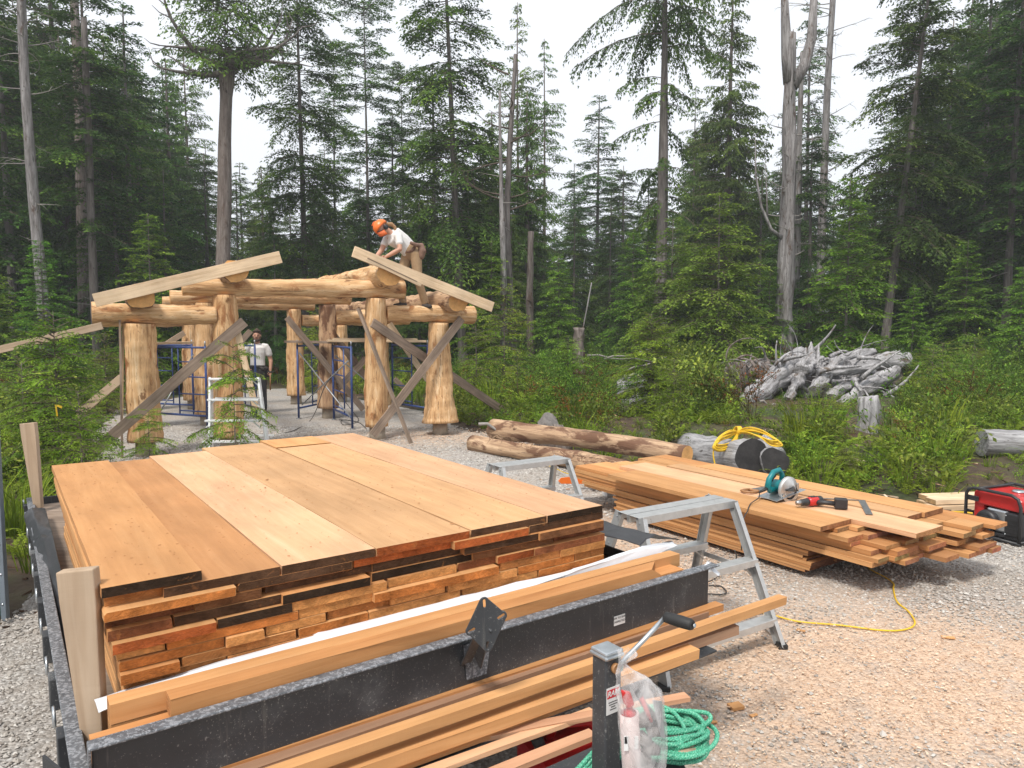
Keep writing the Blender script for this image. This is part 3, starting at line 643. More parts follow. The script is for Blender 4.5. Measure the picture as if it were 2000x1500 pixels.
# deeper rows; nothing in the photograph tells these apart
def skyline(px):
    xs = [-200, 300, 470, 560, 640, 760, 900, 1080, 1180, 1290, 1380, 1460, 1560, 1640, 1760, 1850, 2200]; ys = [-80, 170, 330, 430, 440, 400, 330, 430, 440, 380, 250, 380, 350, 400, 260, 60, -60]
    return float(np.interp(px, xs, ys))
g = random.Random(31)
for row, (Y0, n) in enumerate(((30, 18), (35, 22), (41, 25), (48, 28), (56, 30))):
    for i in range(n):
        px = -120 + 2240 * (i + g.uniform(.1, .9)) / n; Y = Y0 + g.uniform(-2.2, 2.2)
        if row < 2 and 1110 < px < 1230: continue
        ty = skyline(px) + g.uniform(-20, 90) - 12 * row
        x = TX(px, Y); ky = g.choice(['dense', 'dense2', 'dense', 'cedar', 'tall']); wh = 'left of the log shelter' if px < 200 else 'behind the log shelter' if px < 900 else 'in the dark gap right of centre' if px < 1300 else 'behind the forked silver snag' if px < 1640 else 'at the right side of the view'
        lb = {'cedar': 'feathery cedar', 'tall': 'bare stemmed hemlock'}.get(ky, 'dark hemlock') + (' deep in the forest ' if row > 1 else ' near the forest front ') + wh
        plant(ky, x, Y, max(5.5, top(ty, Y)), rz=g.uniform(0, 6.28), label=lb, group=lb + 's')

# bare trunks, snags and stubs: each its own shape
def snag(name, px, Y, ty, r, label, mat='snag', lean=0.0, limbs=None, seed=1, fork=None, jag=True, **k):
    x = TX(px, Y); z = H1(x, Y); Ht = top(ty, Y) - z
    root = empty(name, (x, Y, z), label, 'dead tree')
    t = bpy.data.objects.new('trunk', trunk_mesh('trunk', seed, Ht, r, M[mat], top=k.get('top', .45), wob=k.get('wob', .08), seg=24, lump=k.get('lump', .10), n=16, flare=k.get('flare', 1.5)))
    C.objects.link(t); t.parent = root
    if limbs:
        m = MB(); dead_limbs(m, seed, **limbs); o = bpy.data.objects.new('dead_branches', m.mesh('dead_branches', M['paletwig' if mat == 'snag' else 'twig'])); C.objects.link(o); o.parent = root; o['kind'] = 'stuff'
    if fork:
        for pts, rads in fork:
            m = MB(); m.tube([Vector(p) for p in pts], rads, 8); o = bpy.data.objects.new('limb', m.mesh('limb', M[mat])); C.objects.link(o); o.parent = root
    if lean: root.rotation_euler = (0, math.atan(lean), 0)
    return root
snag('bare_tree_trunk', 92, 20, -120, .165, 'pale grey bare trunk with a few dead twigs at far left', lean=-.02, limbs=dict(z0=3, z1=11, count=22, L=1.3, r=.02), seed=41, top=.6, mat='snag', lump=.05, flare=1.25)
snag('bare_tree_trunk', 172, 25, -60, .26, 'thick dim brown trunk beside the slim trunk at left', mat='bark_red', seed=42, limbs=dict(z0=2, z1=12, count=10, L=1, r=.02), lump=.04)
snag('bare_tree_trunk', 190, 21.6, 60, .135, 'slim straight grey brown trunk below the green boughs at left', mat='bark', seed=48, lump=.03, top=.6, flare=1.2)
# the leaning cedar with its burled head
Y = 22; x0 = TX(418, Y); z0 = H1(x0, Y)
root = empty('cedar_tree', (x0, Y, z0), 'leaning cedar with thick brown trunk, burled head and upswept dead limbs', 'tree')
xt = TX(458, Y); zt = top(140, Y)
m = MB(); n = 22; pts = []; rad = []
for i in range(n + 1):
    t = i / n; pts.append((x0 + (xt - x0) * t + .05 * math.sin(5 * t), Y + .2 * math.sin(2 * t), z0 - .2 + (zt - z0 + .2) * t)); rad.append((.235 - .06 * t) * (1 + .35 * math.exp(-t * 14)) * (1 + (.25 if t > .94 else 0)))
m.tube(pts, rad, 16)
for i, v in enumerate(m.v):
    k, j = divmod(i, 16)
    if k <= n: c = pts[k]; f = 1 + .05 * math.sin(j * 2.2 + k * .6) + .04 * math.sin(j * 1.1 - k); m.v[i] = (c[0] + (v[0] - c[0]) * f, c[1] + (v[1] - c[1]) * f, v[2])
tk = m.build('trunk', M['bark_red'], root)
g = random.Random(8); top_ = Vector((xt, Y, zt))
for i, (ax, az_, L, up) in enumerate([(-1, .1, 2.2, .5), (-.7, .5, 2.6, .8), (-.35, -.3, 2.9, 1.6), (-.1, .3, 3.2, 2.2), (.25, .2, 3.0, 1.9), (.8, 0, 2.6, .9), (1, .2, 2.2, .15), (1, -.4, 1.9, -.25), (.6, .4, 2.4, 1.2), (-1, -.4, 1.8, -.1), (.9, .5, 1.5, .4)]):
    m = MB(); p = top_ + Vector((0, 0, -.25 + .06 * i)); d = Vector((ax, az_, -.15 if up > 0 else .1)).normalized(); pts = [p]
    for k in range(9):
        d = (d + Vector((g.uniform(-.15, .15), g.uniform(-.15, .15), .16 * up + g.uniform(-.1, .1)))).normalized(); p = p + d * L / 9; pts.append(p)
        if k > 1 and g.random() < .8: q = (d + Vector((g.uniform(-1, 1), g.uniform(-1, 1), g.uniform(-.6, .8)))).normalized(); m.tube([p, p + q * .3, p + q * .5 + Vector((0, 0, .1))], [.022, .014, .005], 4, cap=False)
    m.tube(pts, [.10 - .0095 * k for k in range(10)], 7); m.build('limb', M['bark'], root)
cm = crown_mesh('crown', 55, H=3.7, z0=.1, nb=120, Lmax=2.3, leaf=.11, mats=CD, prof=lambda u: .95 - .45 * u, ntw=12, nlf=8, droop=.05, rise=.35, hang=.35, tw_droop=.5, spread=.34, jit=1.0)
o = bpy.data.objects.new('crown', cm); C.objects.link(o); o.parent = root; o.location = (xt - x0, 0, zt - z0 - .3)

snag('dead_snag', 982, 21, 190, .13, 'narrow bleached white snag, left one of the broken pair', mat='snag', seed=43, limbs=dict(z0=4, z1=8, count=7, L=.7, r=.015), top=.25, flare=1.5, wob=.1)
snag('dead_snag', 1001, 21.5, 120, .15, 'crooked grey brown dead trunk beside the bleached white snag', mat='bark', seed=44, lean=-.012, limbs=dict(z0=4.5, z1=9.5, count=16, L=1.6, r=.03, hook=.4, up=.5), top=.35, wob=.22)
snag('dead_snag', 1036, 23, 455, .13, 'short broken brown stub with reddish collar right of the snag pair', mat='bark_red', seed=45, top=.7, lump=.1, limbs=dict(z0=2.2, z1=2.5, count=5, L=.35, r=.03))
Y = 21
fx = .30
snag('dead_snag', 1528, Y, 85, .27, 'big forked silver grey snag with deep grooves', seed=46, limbs=dict(z0=3.0, z1=8.0, count=18, L=.9, r=.022, hook=.5), top=.52, lump=.13, flare=1.25, wob=.05,
     fork=[([(0, 0, 8.4), (-.10, 0, 9.1), (-.18, 0, 10.1), (-.26, 0, 11.4)], [.20, .17, .13, .08]), ([(.06, 0, 8.3), (.42, .05, 8.9), (.62, .1, 9.7), (.66, .1, 11.2)], [.18, .16, .14, .09]), ([(.05, .05, 8.6), (.08, .05, 9.3), (.07, .05, 9.9)], [.10, .07, .01]),
           ([(-.1, -.1, 4.0), (-.5, -.2, 4.25), (-.8, -.2, 4.9), (-.98, -.2, 5.8), (-1.02, -.2, 6.9)], [.075, .05, .036, .025, .008]), ([(-.62, -.2, 4.45), (-.64, -.2, 5.1), (-.72, -.2, 6.2)], [.032, .022, .006])])
snag('dead_snag', 1596, 29, -120, .20, 'tall thin dead tree with bare twigs right of the forked snag', seed=47, limbs=dict(z0=6, z1=14.5, count=46, L=1.9, r=.022, up=.3), top=.45, mat='snag', lean=.01, lump=.04)
snag('dead_snag', 1545, 25, 120, .17, 'second grey dead trunk tucked behind the forked snag', seed=49, limbs=dict(z0=4, z1=9, count=12, L=1.0, r=.02), top=.4, mat='snag', lean=.015)
snag('dead_snag', 1120, 19.5, 550, .028, 'thin leaning white dead stem in front of the dark gap', seed=50, mat='snag', lean=.16, top=.5, flare=1, limbs=dict(z0=.6, z1=1.8, count=3, L=.25, r=.01))
snag('tree_stub', 1130, 19, 640, .16, 'short dark rotten stub beside the thin leaning stem', seed=51, mat='bark_red', top=.8, lump=.2)
# ================================================================ UNDERGROWTH
def blocked(px, Y): return any(abs(px - c[0]) < c[1] + 20 and c[2] < Y < c[3] for c in CLEAR)
def fern_geo(seed, L=.62, nf=11, npair=15, up=1.0, w=.085):
    g = np.random.default_rng(seed); Ps, Ds, Ss, ls, ws = [], [], [], [], []; st0, st1 = [], []
    for i in range(nf):
        a = 6.283 * i / nf + g.normal(0, .25); l = L * g.uniform(.7, 1.15); el = g.uniform(.75, 1.25) * up
        hd = np.array([math.cos(a), math.sin(a), 0]); sd = np.array([-math.sin(a), math.cos(a), 0]); p = np.zeros(3); prev = p
        for k in range(npair):
            t = (k + 1) / npair; e = el * (1 - 1.35 * t * t); d = hd * math.cos(e) + np.array([0, 0, math.sin(e)]); p = prev + d * l / npair; st0.append(prev); st1.append(p)
            wd = w * (1 - t) ** .6 * min(1, 3.5 * t + .25) * l / .6
            for s_ in (1, -1):
                dd = sd * s_ + d * .35 + np.array([0, 0, -.15]) + g.normal(0, .08, 3); Ps.append(p); Ds.append(dd / np.linalg.norm(dd)); Ss.append(d); ls.append(wd * g.uniform(.85, 1.15)); ws.append(l / npair * .9)
            prev = p
    V, F = tris_from(np.array(Ps), np.array(Ds), _norm(np.array(Ss)), np.array(ls), np.array(ws)); v2, f2 = sticks(np.array(st0), np.array(st1), np.full(len(st0), .003), np.full(len(st0), .002))
    c = np.concatenate([g.random(len(F)) * .5 + .3, np.full(len(f2), .7)]); return np.concatenate([V, v2]), np.concatenate([F, f2 + len(V)]), c
def bush_geo(seed, n=420, rx=.45, h=.7, leaf=.05, aspect=.55, stems=9, wood=1):
    """branching shrub: leaves set along real stems"""
    g = np.random.default_rng(seed); P0, P1, LP, LD = [], [], [], []
    for i in range(stems):
        p = np.array([g.normal(0, .04), g.normal(0, .04), 0]); a = g.uniform(0, 6.28); d = np.array([math.cos(a) * .5, math.sin(a) * .5, 1.2]); d /= np.linalg.norm(d)
        for k in range(7):
            d = d + g.normal(0, .18, 3) + np.array([math.cos(a), math.sin(a), 0]) * .08; d /= np.linalg.norm(d); q = p + d * h / 6 * g.uniform(.7, 1.1) * np.array([rx / .45, rx / .45, 1]); P0.append(p); P1.append(q)
            for b in range(2 if k > 1 else 0):
                e = d + g.normal(0, .6, 3); e /= np.linalg.norm(e); r = q + e * h * .2; P0.append(q); P1.append(r)
                for t in np.linspace(.2, 1, 4): LP.append(q + (r - q) * t); LD.append(e)
            LP.append(q); LD.append(d); p = q
    LP, LD = np.array(LP), np.array(LD); ix = g.integers(0, len(LP), n); P = LP[ix] + g.normal(0, leaf * .4, (n, 3)); D = _norm(LD[ix] + g.normal(0, .9, (n, 3))); S = _norm(np.cross(D, g.normal(0, .5, (n, 3)) + np.array([0, 0, 1])))
    l = leaf * g.uniform(.6, 1.3, n); w = l * aspect
    A = P; B = P + D * (l * .5)[:, None] + S * (w * .5)[:, None]; Cc = P + D * l[:, None]; E = P + D * (l * .5)[:, None] - S * (w * .5)[:, None]
    V = np.stack([A, B, Cc, E], 1).reshape(-1, 3); F = (np.array([[0, 1, 2], [0, 2, 3]])[None] + (np.arange(n) * 4)[:, None, None]).reshape(-1, 3); P0, P1 = np.array(P0), np.array(P1); kp = np.arange(len(P0)) % (1 if wood else 9) == 0; P0, P1 = P0[kp], P1[kp]; v2, f2 = sticks(P0, P1, np.full(len(P0), .005), np.full(len(P0), .003))
    c = np.concatenate([np.repeat(g.random(n), 2), np.full(len(f2), .1)]); return np.concatenate([V, v2]), np.concatenate([F, f2 + len(V)]), c
def grass_geo(seed, n=46, h=.5, w=.014, spread=.16):
    g = np.random.default_rng(seed); V, F, c = [], [], []
    for i in range(n):
        a = g.uniform(0, 6.28); r = g.uniform(0, spread); b = np.array([math.cos(a) * r, math.sin(a) * r, 0]); hh = h * g.uniform(.5, 1.15); o = np.array([math.cos(a), math.sin(a), 0]) * hh * g.uniform(.1, .6); s_ = np.array([-math.sin(a + 1), math.cos(a + 1), 0]) * w / 2
        m_ = b + o * .35 + np.array([0, 0, hh * .6]); t = b + o + np.array([0, 0, hh * g.uniform(.75, 1)]); k = len(V); V += [b - s_, b + s_, m_ + s_ * .8, m_ - s_ * .8, t]; F += [(k, k + 1, k + 2), (k, k + 2, k + 3), (k + 3, k + 2, k + 4)]; c += [g.random()] * 3
    return np.array(V), np.array(F), np.array(c)
def scatter_stuff(name, geo, P, sc_, mat, tilt=.12):
    n = len(P); sc_ = np.array(sc_)
    for px_, w_, ya, yb in CLEAR: sc_ = np.where((np.abs(P[:, 0] / P[:, 1] * FPX + 1000 - px_) < w_) & (P[:, 1] > ya) & (P[:, 1] < yb), sc_ * .42, sc_)
    if n == 0: return
    V0, F0, c0 = geo; nv = len(V0); a = rg.uniform(0, 6.28, n); ca, sa = np.cos(a)[:, None], np.sin(a)[:, None]; s = np.asarray(sc_)[:, None]; tx, ty = rg.normal(0, tilt, (2, n, 1))
    x = (V0[None, :, 0] * ca - V0[None, :, 1] * sa) * s; y = (V0[None, :, 0] * sa + V0[None, :, 1] * ca) * s; z = V0[None, :, 2] * s * rg.uniform(.8, 1.2, (n, 1))
    V = np.stack([x + P[:, 0:1] + z * tx, y + P[:, 1:2] + z * ty, z + P[:, 2:3]], 2).reshape(-1, 3); F = (F0[None] + (np.arange(n) * nv)[:, None, None]).reshape(-1, 3)
    c = np.clip(c0[None] * .75 + rg.uniform(-.1, .35, (n, 1)), 0, 1).ravel(); o = link(bpy.data.objects.new(name, np_mesh(name, V, F, mat, col=c))); tag(o, kind='stuff'); return o
CLEAR = [(1242, 50, 9, 20), (1600, 165, 10.8, 18), (1690, 45, 8.8, 13.5), (1460, 60, 13.5, 17.5), (1430, 110, 7, 11.5), (1970, 90, 6.5, 10.0), (1290, 30, 17, 24), (1075, 25, 9, 11.5)]
def wild(n, Y0, Y1, seed, margin=.12, pad=1.12, near=None):
    g = np.random.default_rng(seed); y = np.sqrt(g.uniform(Y0 ** 2, Y1 ** 2, n)); x = g.uniform(-.74, .74, n) * y * pad; d = yard_dist(x, y); k = d > margin
    x, y, d = x[k], y[k], d[k]; return np.stack([x, y, hgt(x, y, d) - .01], 1), d
P, d = wild(1150, 8, 28, 1, .45); scatter_stuff('fern_cover', fern_geo(1, nf=7, npair=8), P, rg.uniform(.6, 1.25, len(P)), M['fern'])
P, d = wild(1350, 7.5, 28, 2, .25); scatter_stuff('salal_cover', bush_geo(2, 110, .42, .5, .07, stems=6, wood=0), P, rg.uniform(.5, 1.2, len(P)), M['salal'])
P, d = wild(1500, 6, 26, 3, .2); scatter_stuff('grass_cover', grass_geo(3, 34), P, rg.uniform(.5, 1.3, len(P)), M['fern'])
P, d = wild(300, 9, 28, 4, .8); scatter_stuff('huckleberry_cover', bush_geo(4, 240, .5, .9, .05, wood=0), P, rg.uniform(.6, 1.2, len(P)), M['hemlock_lime'])
P, d = wild(260, 9, 24, 5, .8); scatter_stuff('rusty_shrub_cover', bush_geo(5, 200, .4, .7, .045, wood=0), P, rg.uniform(.5, 1.1, len(P)), M['rust'])
P, d = wild(2600, 5, 17, 11, .15); k = d < 3.2; P = P[k]; scatter_stuff('edge_fern_cover', fern_geo(12, .5, 7, 9), P, rg.uniform(.45, 1.0, len(P)), M['fern'])
P, d = wild(1500, 6, 20, 12, .3); scatter_stuff('edge_leaf_cover', bush_geo(13, 120, .4, .35, .055, aspect=.35, stems=6, wood=0), P, rg.uniform(.5, 1.1, len(P)), M['cedar_young'])
P, d = wild(900, 4.5, 26, 7, .0); k = d < 3; P = P[k]
def litter(name, P, mat, L=(.05, .35), seed=3):
    g = np.random.default_rng(seed); n = len(P); a = g.uniform(0, 6.28, n); l = g.uniform(*L, n); D = np.stack([np.cos(a), np.sin(a), g.normal(0, .15, n)], 1); b = P + np.array([0, 0, .03]); V, F = sticks(b, b + D * l[:, None], np.full(n, .010), np.full(n, .004))
    tag(link(bpy.data.objects.new(name, np_mesh(name, V, F, mat, col=g.random(len(F))))), kind='stuff')
litter('twig_litter', P, M['chip']); P, d = wild(5200, 4, 16, 8, -.25); litter('bark_litter', P[d < 1.3], tinted('bark_litter', [(0, (.05, .03, .02)), (1, (.22, .13, .08))]), (.03, .16), 4)

# single plants that can be told apart
PLANTS = {}
def plant_proto(key, name, geo, mat, cat): V, F, c = geo; PLANTS[key] = (name, np_mesh(name, V, F, mat, col=c), cat)
plant_proto('fern', 'sword_fern', fern_geo(21, .75, 15, 20), M['fern'], 'fern')
plant_proto('fern2', 'sword_fern', fern_geo(22, .7, 12, 20, 1.2), M['fern'], 'fern')
plant_proto('bush', 'salal_bush', bush_geo(23, 900, .5, .9, .06), M['salal'], 'bush')
plant_proto('huck', 'huckleberry_bush', bush_geo(24, 1000, .5, 1.1, .035), M['hemlock_lime'], 'bush')
plant_proto('rustbush', 'rusty_shrub', bush_geo(25, 800, .35, .85, .035), M['rust'], 'bush')
plant_proto('grass', 'grass_tuft', grass_geo(26, 90, .6, .014, .2), M['fern'], 'grass')
def pl(key, px, Y, s, label, group=None, rz=None, x=None):
    nm, me, cat = PLANTS[key]; o = bpy.data.objects.new(nm, me); X = TX(px, Y) if x is None else x; link(o); o.location = (X, Y, H1(X, Y) - .02); o.scale = (s, s, s); o.rotation_euler = (rnd.uniform(-.1, .1), rnd.uniform(-.1, .1), rnd.uniform(0, 6.28) if rz is None else rz)
    return tag(o, label, cat, group)
def sap(key, px, Y, ty, label, group='young cedars in the undergrowth', sx=1, **k):
    x = TX(px, Y); z = H1(x, Y); h = top(ty, Y) - z; return plant(key, x, Y, h, label=label, group=group, sx=sx, **k)
sap('sapling_big', 108, 8.4, 605, 'young cedar with yellow flagging left of the shelter post', sx=.86)
sap('sapling2', 40, 8.9, 700, 'low bushy young cedar at the left edge beside the green panel', sx=1.2)
sap('sapling2', 150, 7.9, 760, 'small young cedar low beside the near end of the lumber stack', sx=1.1)
sap('sapling', 205, 15.5, 650, 'young cedar behind the left shelter post')
sap('sapling_open', 455, 9.55, 668, 'sparse cedar sapling growing in front of the white stepladder', z=0, sx=.8)
sap('sapling_open', 285, 9.55, 800, 'small cedar sapling at the foot of the left shelter post', sx=1.1, z=0)
sap('sapling_big', 1272, 13.2, 610, 'tall young cedar with reddish stem in the middle of the undergrowth', sx=1.1)
sap('sapling_big', 1110, 14.5, 655, 'young cedar right of the long brace board')
sap('sapling', 985, 18, 560, 'young cedar below the right rafter end')
sap('sapling', 930, 16.5, 600, 'young cedar just right of the right hand eave log')
sap('sapling_big', 1660, 8.3, 870, 'broad young cedar behind the loose board pile', sx=1.6)
sap('sapling2', 1760, 9.2, 840, 'feathery young cedar right of the cut stump', sx=1.3)
sap('sapling', 1420, 13.5, 690, 'young cedar left of the root heap')
sap('sapling2', 1330, 12, 740, 'low young cedar above the big grey log')
sap('sapling', 1900, 14, 690, 'young cedar above the grey log at the right edge')
sap('sapling2', 1560, 10.5, 880, 'low cedar fronds right of the charred log end', sx=1.3)
sap('sapling', 1010, 15, 690, 'young cedar behind the foot of the long brace board')
sap('sapling2', 1180, 12.5, 800, 'low young cedar behind the peeled logs')
sap('sapling', 620, 21, 600, 'young cedar beyond the far posts of the shelter')
sap('sapling2', 1690, 12.5, 780, 'fine leaved cedar in front of the cut stump')
sap('sapling2', 1950, 8.6, 905, 'low cedar behind the generator', sx=1.5)
g = random.Random(78)
for i in range(34):
    px = g.choice([g.uniform(960, 1300), g.uniform(1500, 2000), g.uniform(1300, 1560), g.uniform(0, 200)]); Y = g.uniform(8.6, 17) if px > 300 else g.uniform(7.5, 14); X = TX(px, Y)
    if yard_dist(np.array([X]), np.array([Y]))[0] < .6 or any(abs(px - c[0]) < c[1] + 25 and c[2] < Y < c[3] for c in CLEAR): continue
    plant(g.choice(['sapling', 'sapling2', 'sapling2']), X, Y, g.uniform(.7, 1.25), label='small feathery young cedar among the ferns', group='small young cedars among the ferns', sx=g.uniform(1.1, 1.6))
g = random.Random(77)
zones = [(1000, 1300, 10.8, 17, 'sword fern in the undergrowth behind the peeled logs'), (1340, 1620, 9.6, 15, 'sword fern between the big grey log and the root heap'), (1620, 2000, 8.0, 14, 'sword fern on the right behind the loose boards'), (0, 190, 6.6, 14, 'sword fern on the left behind the trailer')]
for x0_, x1_, a, b, lab in zones:
    for i in range(16):
        px = g.uniform(x0_, x1_); Y = g.uniform(a, b); X = TX(px, Y)
        if yard_dist(np.array([X]), np.array([Y]))[0] < .4 or blocked(px, Y): continue
        pl(g.choice(['fern', 'fern2']), px, Y, g.uniform(.6, 1.0), lab, 'sword ferns ' + lab.split('fern ')[1])
for x0_, x1_, a, b, lab, ky in [(880, 1260, 12.5, 20, 'leafy bush in the undergrowth right of the shelter', 'huck'), (1300, 1560, 10.8, 18, 'leafy bush left of the root heap', 'bush'), (1600, 2000, 11, 19, 'leafy bush right of the root heap', 'huck'), (0, 230, 10, 20, 'leafy bush left of the shelter', 'bush'), (1180, 1480, 14, 22, 'leafy bush near the white stump', 'bush')]:
    for i in range(13):
        px = g.uniform(x0_, x1_); Y = g.uniform(a, b); X = TX(px, Y)
        if yard_dist(np.array([X]), np.array([Y]))[0] < .5 or blocked(px, Y): continue
        pl(ky, px, Y, g.uniform(.75, 1.35), lab, 'bushes: ' + lab)
for px, Y, s, lab in [(1465, 12.2, 1.15, 'rust red shrub above the yellow cable coil'), (1345, 15, .9, 'rust tinged shrub left of the pale stump'), (1140, 17, 1.0, 'rust tinged shrub behind the young cedars'), (60, 13, 1.0, 'rust tinged shrub at left below the long board'), (1530, 19, 1.2, 'tall rust brown shrub by the forked snag'), (1900, 12.5, .9, 'brownish shrub above the right grey log')]: pl('rustbush', px, Y, s, lab)
for px, Y, s, lab in [(1570, 9.9, 1.2, 'tall fern like grass right of the charred log'), (1610, 11, 1.3, 'grass tuft in front of the root heap'), (1850, 10.5, 1.2, 'grass tuft left of the right grey log'), (960, 15, 1.5, 'grass tuft by the right shelter post'), (25, 6.3, 1.1, 'grass tuft beside the green panel'), (50, 5.4, .6, 'small bright tuft behind the trailer corner')]: pl('grass', px, Y, s, lab)

# stumps, driftwood and the root heap
def rough_log(a, b, ra, rb, n=16, seg=16, seed=1, lump=.06, wave=.03, mi=0, capmi=1, m=None, jag=0):
    """mesh along local z from 0 to length; returns mesh builder, matrix"""
    a, b = Vector(a), Vector(b); L = (b - a).length; g = random.Random(seed); ph = [g.uniform(0, 6.28) for _ in range(8)]; m = m or MB(); k0 = len(m.v)
    pts = [(wave * math.sin(ph[0] + 4 * i / seg), wave * math.sin(ph[1] + 3 * i / seg), L * i / seg) for i in range(seg + 1)]
    m.tube(pts, [ra + (rb - ra) * i / seg for i in range(seg + 1)], n, mi, capmi=capmi, up=(0, 1, 0))
    th = np.arange(n) * 2 * math.pi / n; zz_ = np.arange(seg + 1)[:, None] * L / seg; cx_, cy_ = np.cos(th)[None] + 0 * zz_, np.sin(th)[None] + 0 * zz_
    hf = fbm(cx_ * 1.7 + zz_ * .9 + seed, cy_ * 1.7 + zz_ * .55, 2.1, seed * 1.3) * .9 + fbm(cx_ * 3 + zz_ * 2.3, cy_ * 3 - zz_ * 1.9, 2.4, seed + 4.0) * .5
    for i in range(seg + 1):
        for j in range(n):
            v = m.v[k0 + i * n + j]; f = 1 + lump * float(hf[i, j]) + lump * (.6 * math.sin(2 * math.pi * j * 2 / n + ph[2] + i * .35) + .5 * math.sin(2 * math.pi * j * 3 / n + ph[3] - i * .55) + .4 * math.sin(i * 1.7 + ph[4]) + g.uniform(-.18, .18)); c = pts[i]
            dz = jag * g.uniform(-1, 1) if i in (0, seg) else 0
            m.v[k0 + i * n + j] = (c[0] + (v[0] - c[0]) * f, c[1] + (v[1] - c[1]) * f, v[2] + dz)
    t = (b - a).normalized(); s_, u_ = frame_of(t); mat_ = Matrix((s_, u_, t)).transposed().to_4x4(); mat_.translation = a; return m, mat_
def log_obj(name, a, b, ra, rb, mats, parent=None, **k):
    m, W = rough_log(a, b, ra, rb, **k); o = m.build(name, mats, parent); o.matrix_basis = W; return o
ST = [M['driftwood'], M['driftwood']]
def stump(px, py, r, h, label, mats, jag=.08, seed=1, lean=0.0):
    p = gp(px, py, .22); z = H1(p.x, p.y); o = log_obj('tree_stump', (p.x, p.y, z - .1), (p.x + lean, p.y, z + h), r * 1.2, r, mats, seed=seed, lump=.16, jag=jag, n=20, seg=7); return tag(o, label, 'stump')
stump(1240, 792, .30, .50, 'bleached white jagged stump in the middle of the undergrowth', ST, .16, 3)
stump(1692, 842, .15, .52, 'upright cut grey stump with flat top below the root heap', ST, .02, 4)
stump(1726, 738, .50, .75, 'wide grey cut stump at the right end of the root heap', ST, .03, 5)
stump(1290, 716, .42, .30, 'low grey log butt behind the pale jagged stump', ST, .05, 6)
stump(1074, 848, .24, .34, 'low mossy stump with a grey jacket thrown over it', [M['bark_red'], M['bark_red']], .05, 7)
stump(1405, 700, .28, 1.0, 'splintered brown stump spiking up left of the root heap', [M['bark_red'], M['snag']], .35, 8)
stump(1500, 880, .16, .22, 'small splintered pale wood piece by the rust red shrub', ST, .12, 9)
# the heap: a main trunk, a root plate and single roots
root = empty('root_heap', gp(1600, 800, .1), 'big tangled heap of silver grey uprooted roots and driftwood', 'driftwood')
c0 = dp(1600, 735, 16.0)
o = log_obj('earth_core', dp(1500, 762, 16.2), dp(1740, 735, 16.9), .30, .42, [M['bark_red']] * 2, root, seed=70, lump=.35, seg=20); o = log_obj('earth_core', dp(1590, 730, 16.6), dp(1720, 715, 17.0), .28, .22, [M['bark_red']] * 2, root, seed=71, lump=.35, seg=20)
def H2(a, b, ra, rb, name='trunk', **k): return log_obj(name, a, b, ra, rb, ST, root, **{**dict(seg=24, n=20), **k})
H2(dp(1468, 775, 15.0), dp(1570, 695, 16.6), .24, .20, seed=21, lump=.14)
H2(dp(1560, 775, 15.6), dp(1690, 735, 16.4), .20, .26, seed=22, lump=.3)
H2(dp(1600, 716, 16.4), dp(1705, 688, 16.9), .15, .10, seed=23, lump=.22)
H2(dp(1500, 765, 15.2), dp(1590, 712, 15.9), .13, .16, seed=26, lump=.25)
H2(dp(1540, 780, 15.0), dp(1560, 735, 15.4), .08, .12, seed=27, lump=.3)
H2(dp(1585, 765, 15.0), dp(1640, 705, 15.9), .10, .13, seed=28, lump=.3)
H2(dp(1600, 735, 15.3), dp(1710, 712, 16.0), .09, .07, seed=29, lump=.3)
H2(dp(1620, 775, 15.2), dp(1670, 745, 15.6), .12, .08, seed=24, lump=.3)
H2(dp(1452, 792, 14.6), dp(1545, 705, 15.8), .17, .22, seed=81, lump=.2)
H2(dp(1560, 725, 15.3), dp(1590, 690, 15.9), .16, .10, seed=82, lump=.35)
H2(dp(1640, 790, 14.8), dp(1745, 730, 15.9), .11, .17, seed=83, lump=.25)
H2(dp(1655, 715, 16.2), dp(1770, 705, 16.6), .14, .20, seed=25, lump=.15)
g = random.Random(12)
for i in range(84):
    p = dp(g.uniform(1510, 1745), g.uniform(694, 775), g.uniform(15.1, 16.4)); d = Vector((g.uniform(-1, 1), g.uniform(-.6, .2), g.uniform(-.4, .7))).normalized(); pts = [p]; l = g.uniform(.3, 1.1); cv = Vector((g.uniform(-.3, .3), g.uniform(-.3, .3), g.uniform(-.35, .2)))
    for k in range(7): d = (d + cv * .6 + Vector((g.uniform(-.2, .2),) * 3)).normalized(); p = p + d * l / 7; pts.append(p)
    r = g.uniform(.02, .07) * (1 if i < 48 else .4); m = MB(); m.tube(pts, [r * (1 - k / 9) for k in range(8)], 5, cap=True); m.build('root', M['driftwood'], root)
for sx_, px, py, hh in ((0, 1588, 668, .5), (1, 1575, 680, .4), (2, 1600, 676, .35)):
    a = dp(px - 8, py + 50, 15.7); b = dp(px, py, 15.9); H2(a, b, .13, .02, name='root', seed=30 + sx_, lump=.25)
r2 = empty('root_heap', gp(1440, 770, .2), 'dark upturned root plate left of the big heap', 'driftwood')
for i in range(46):
    p = dp(g.uniform(1415, 1500), g.uniform(700, 725), g.uniform(15.8, 16.6)); d = Vector((g.uniform(-.8, .8), g.uniform(-.8, 0), g.uniform(-.2, .5))).normalized(); pts = [p]; l = g.uniform(.4, 1.2)
    for k in range(7): d = (d + Vector((g.uniform(-.25, .25), g.uniform(-.25, .25), -.28))).normalized(); p = p + d * l / 7; pts.append(p)
    r = g.uniform(.010, .04); m = MB(); m.tube(pts, [r * (1 - k / 9) for k in range(8)], 5); m.build('root', M['snag' if i % 2 else 'bark_red'], r2)
o = log_obj('root_plate', dp(1430, 735, 16.4), dp(1500, 728, 16.6), .32, .3, [M['bark_red']] * 2, r2, seed=61, lump=.3)
g = random.Random(5)
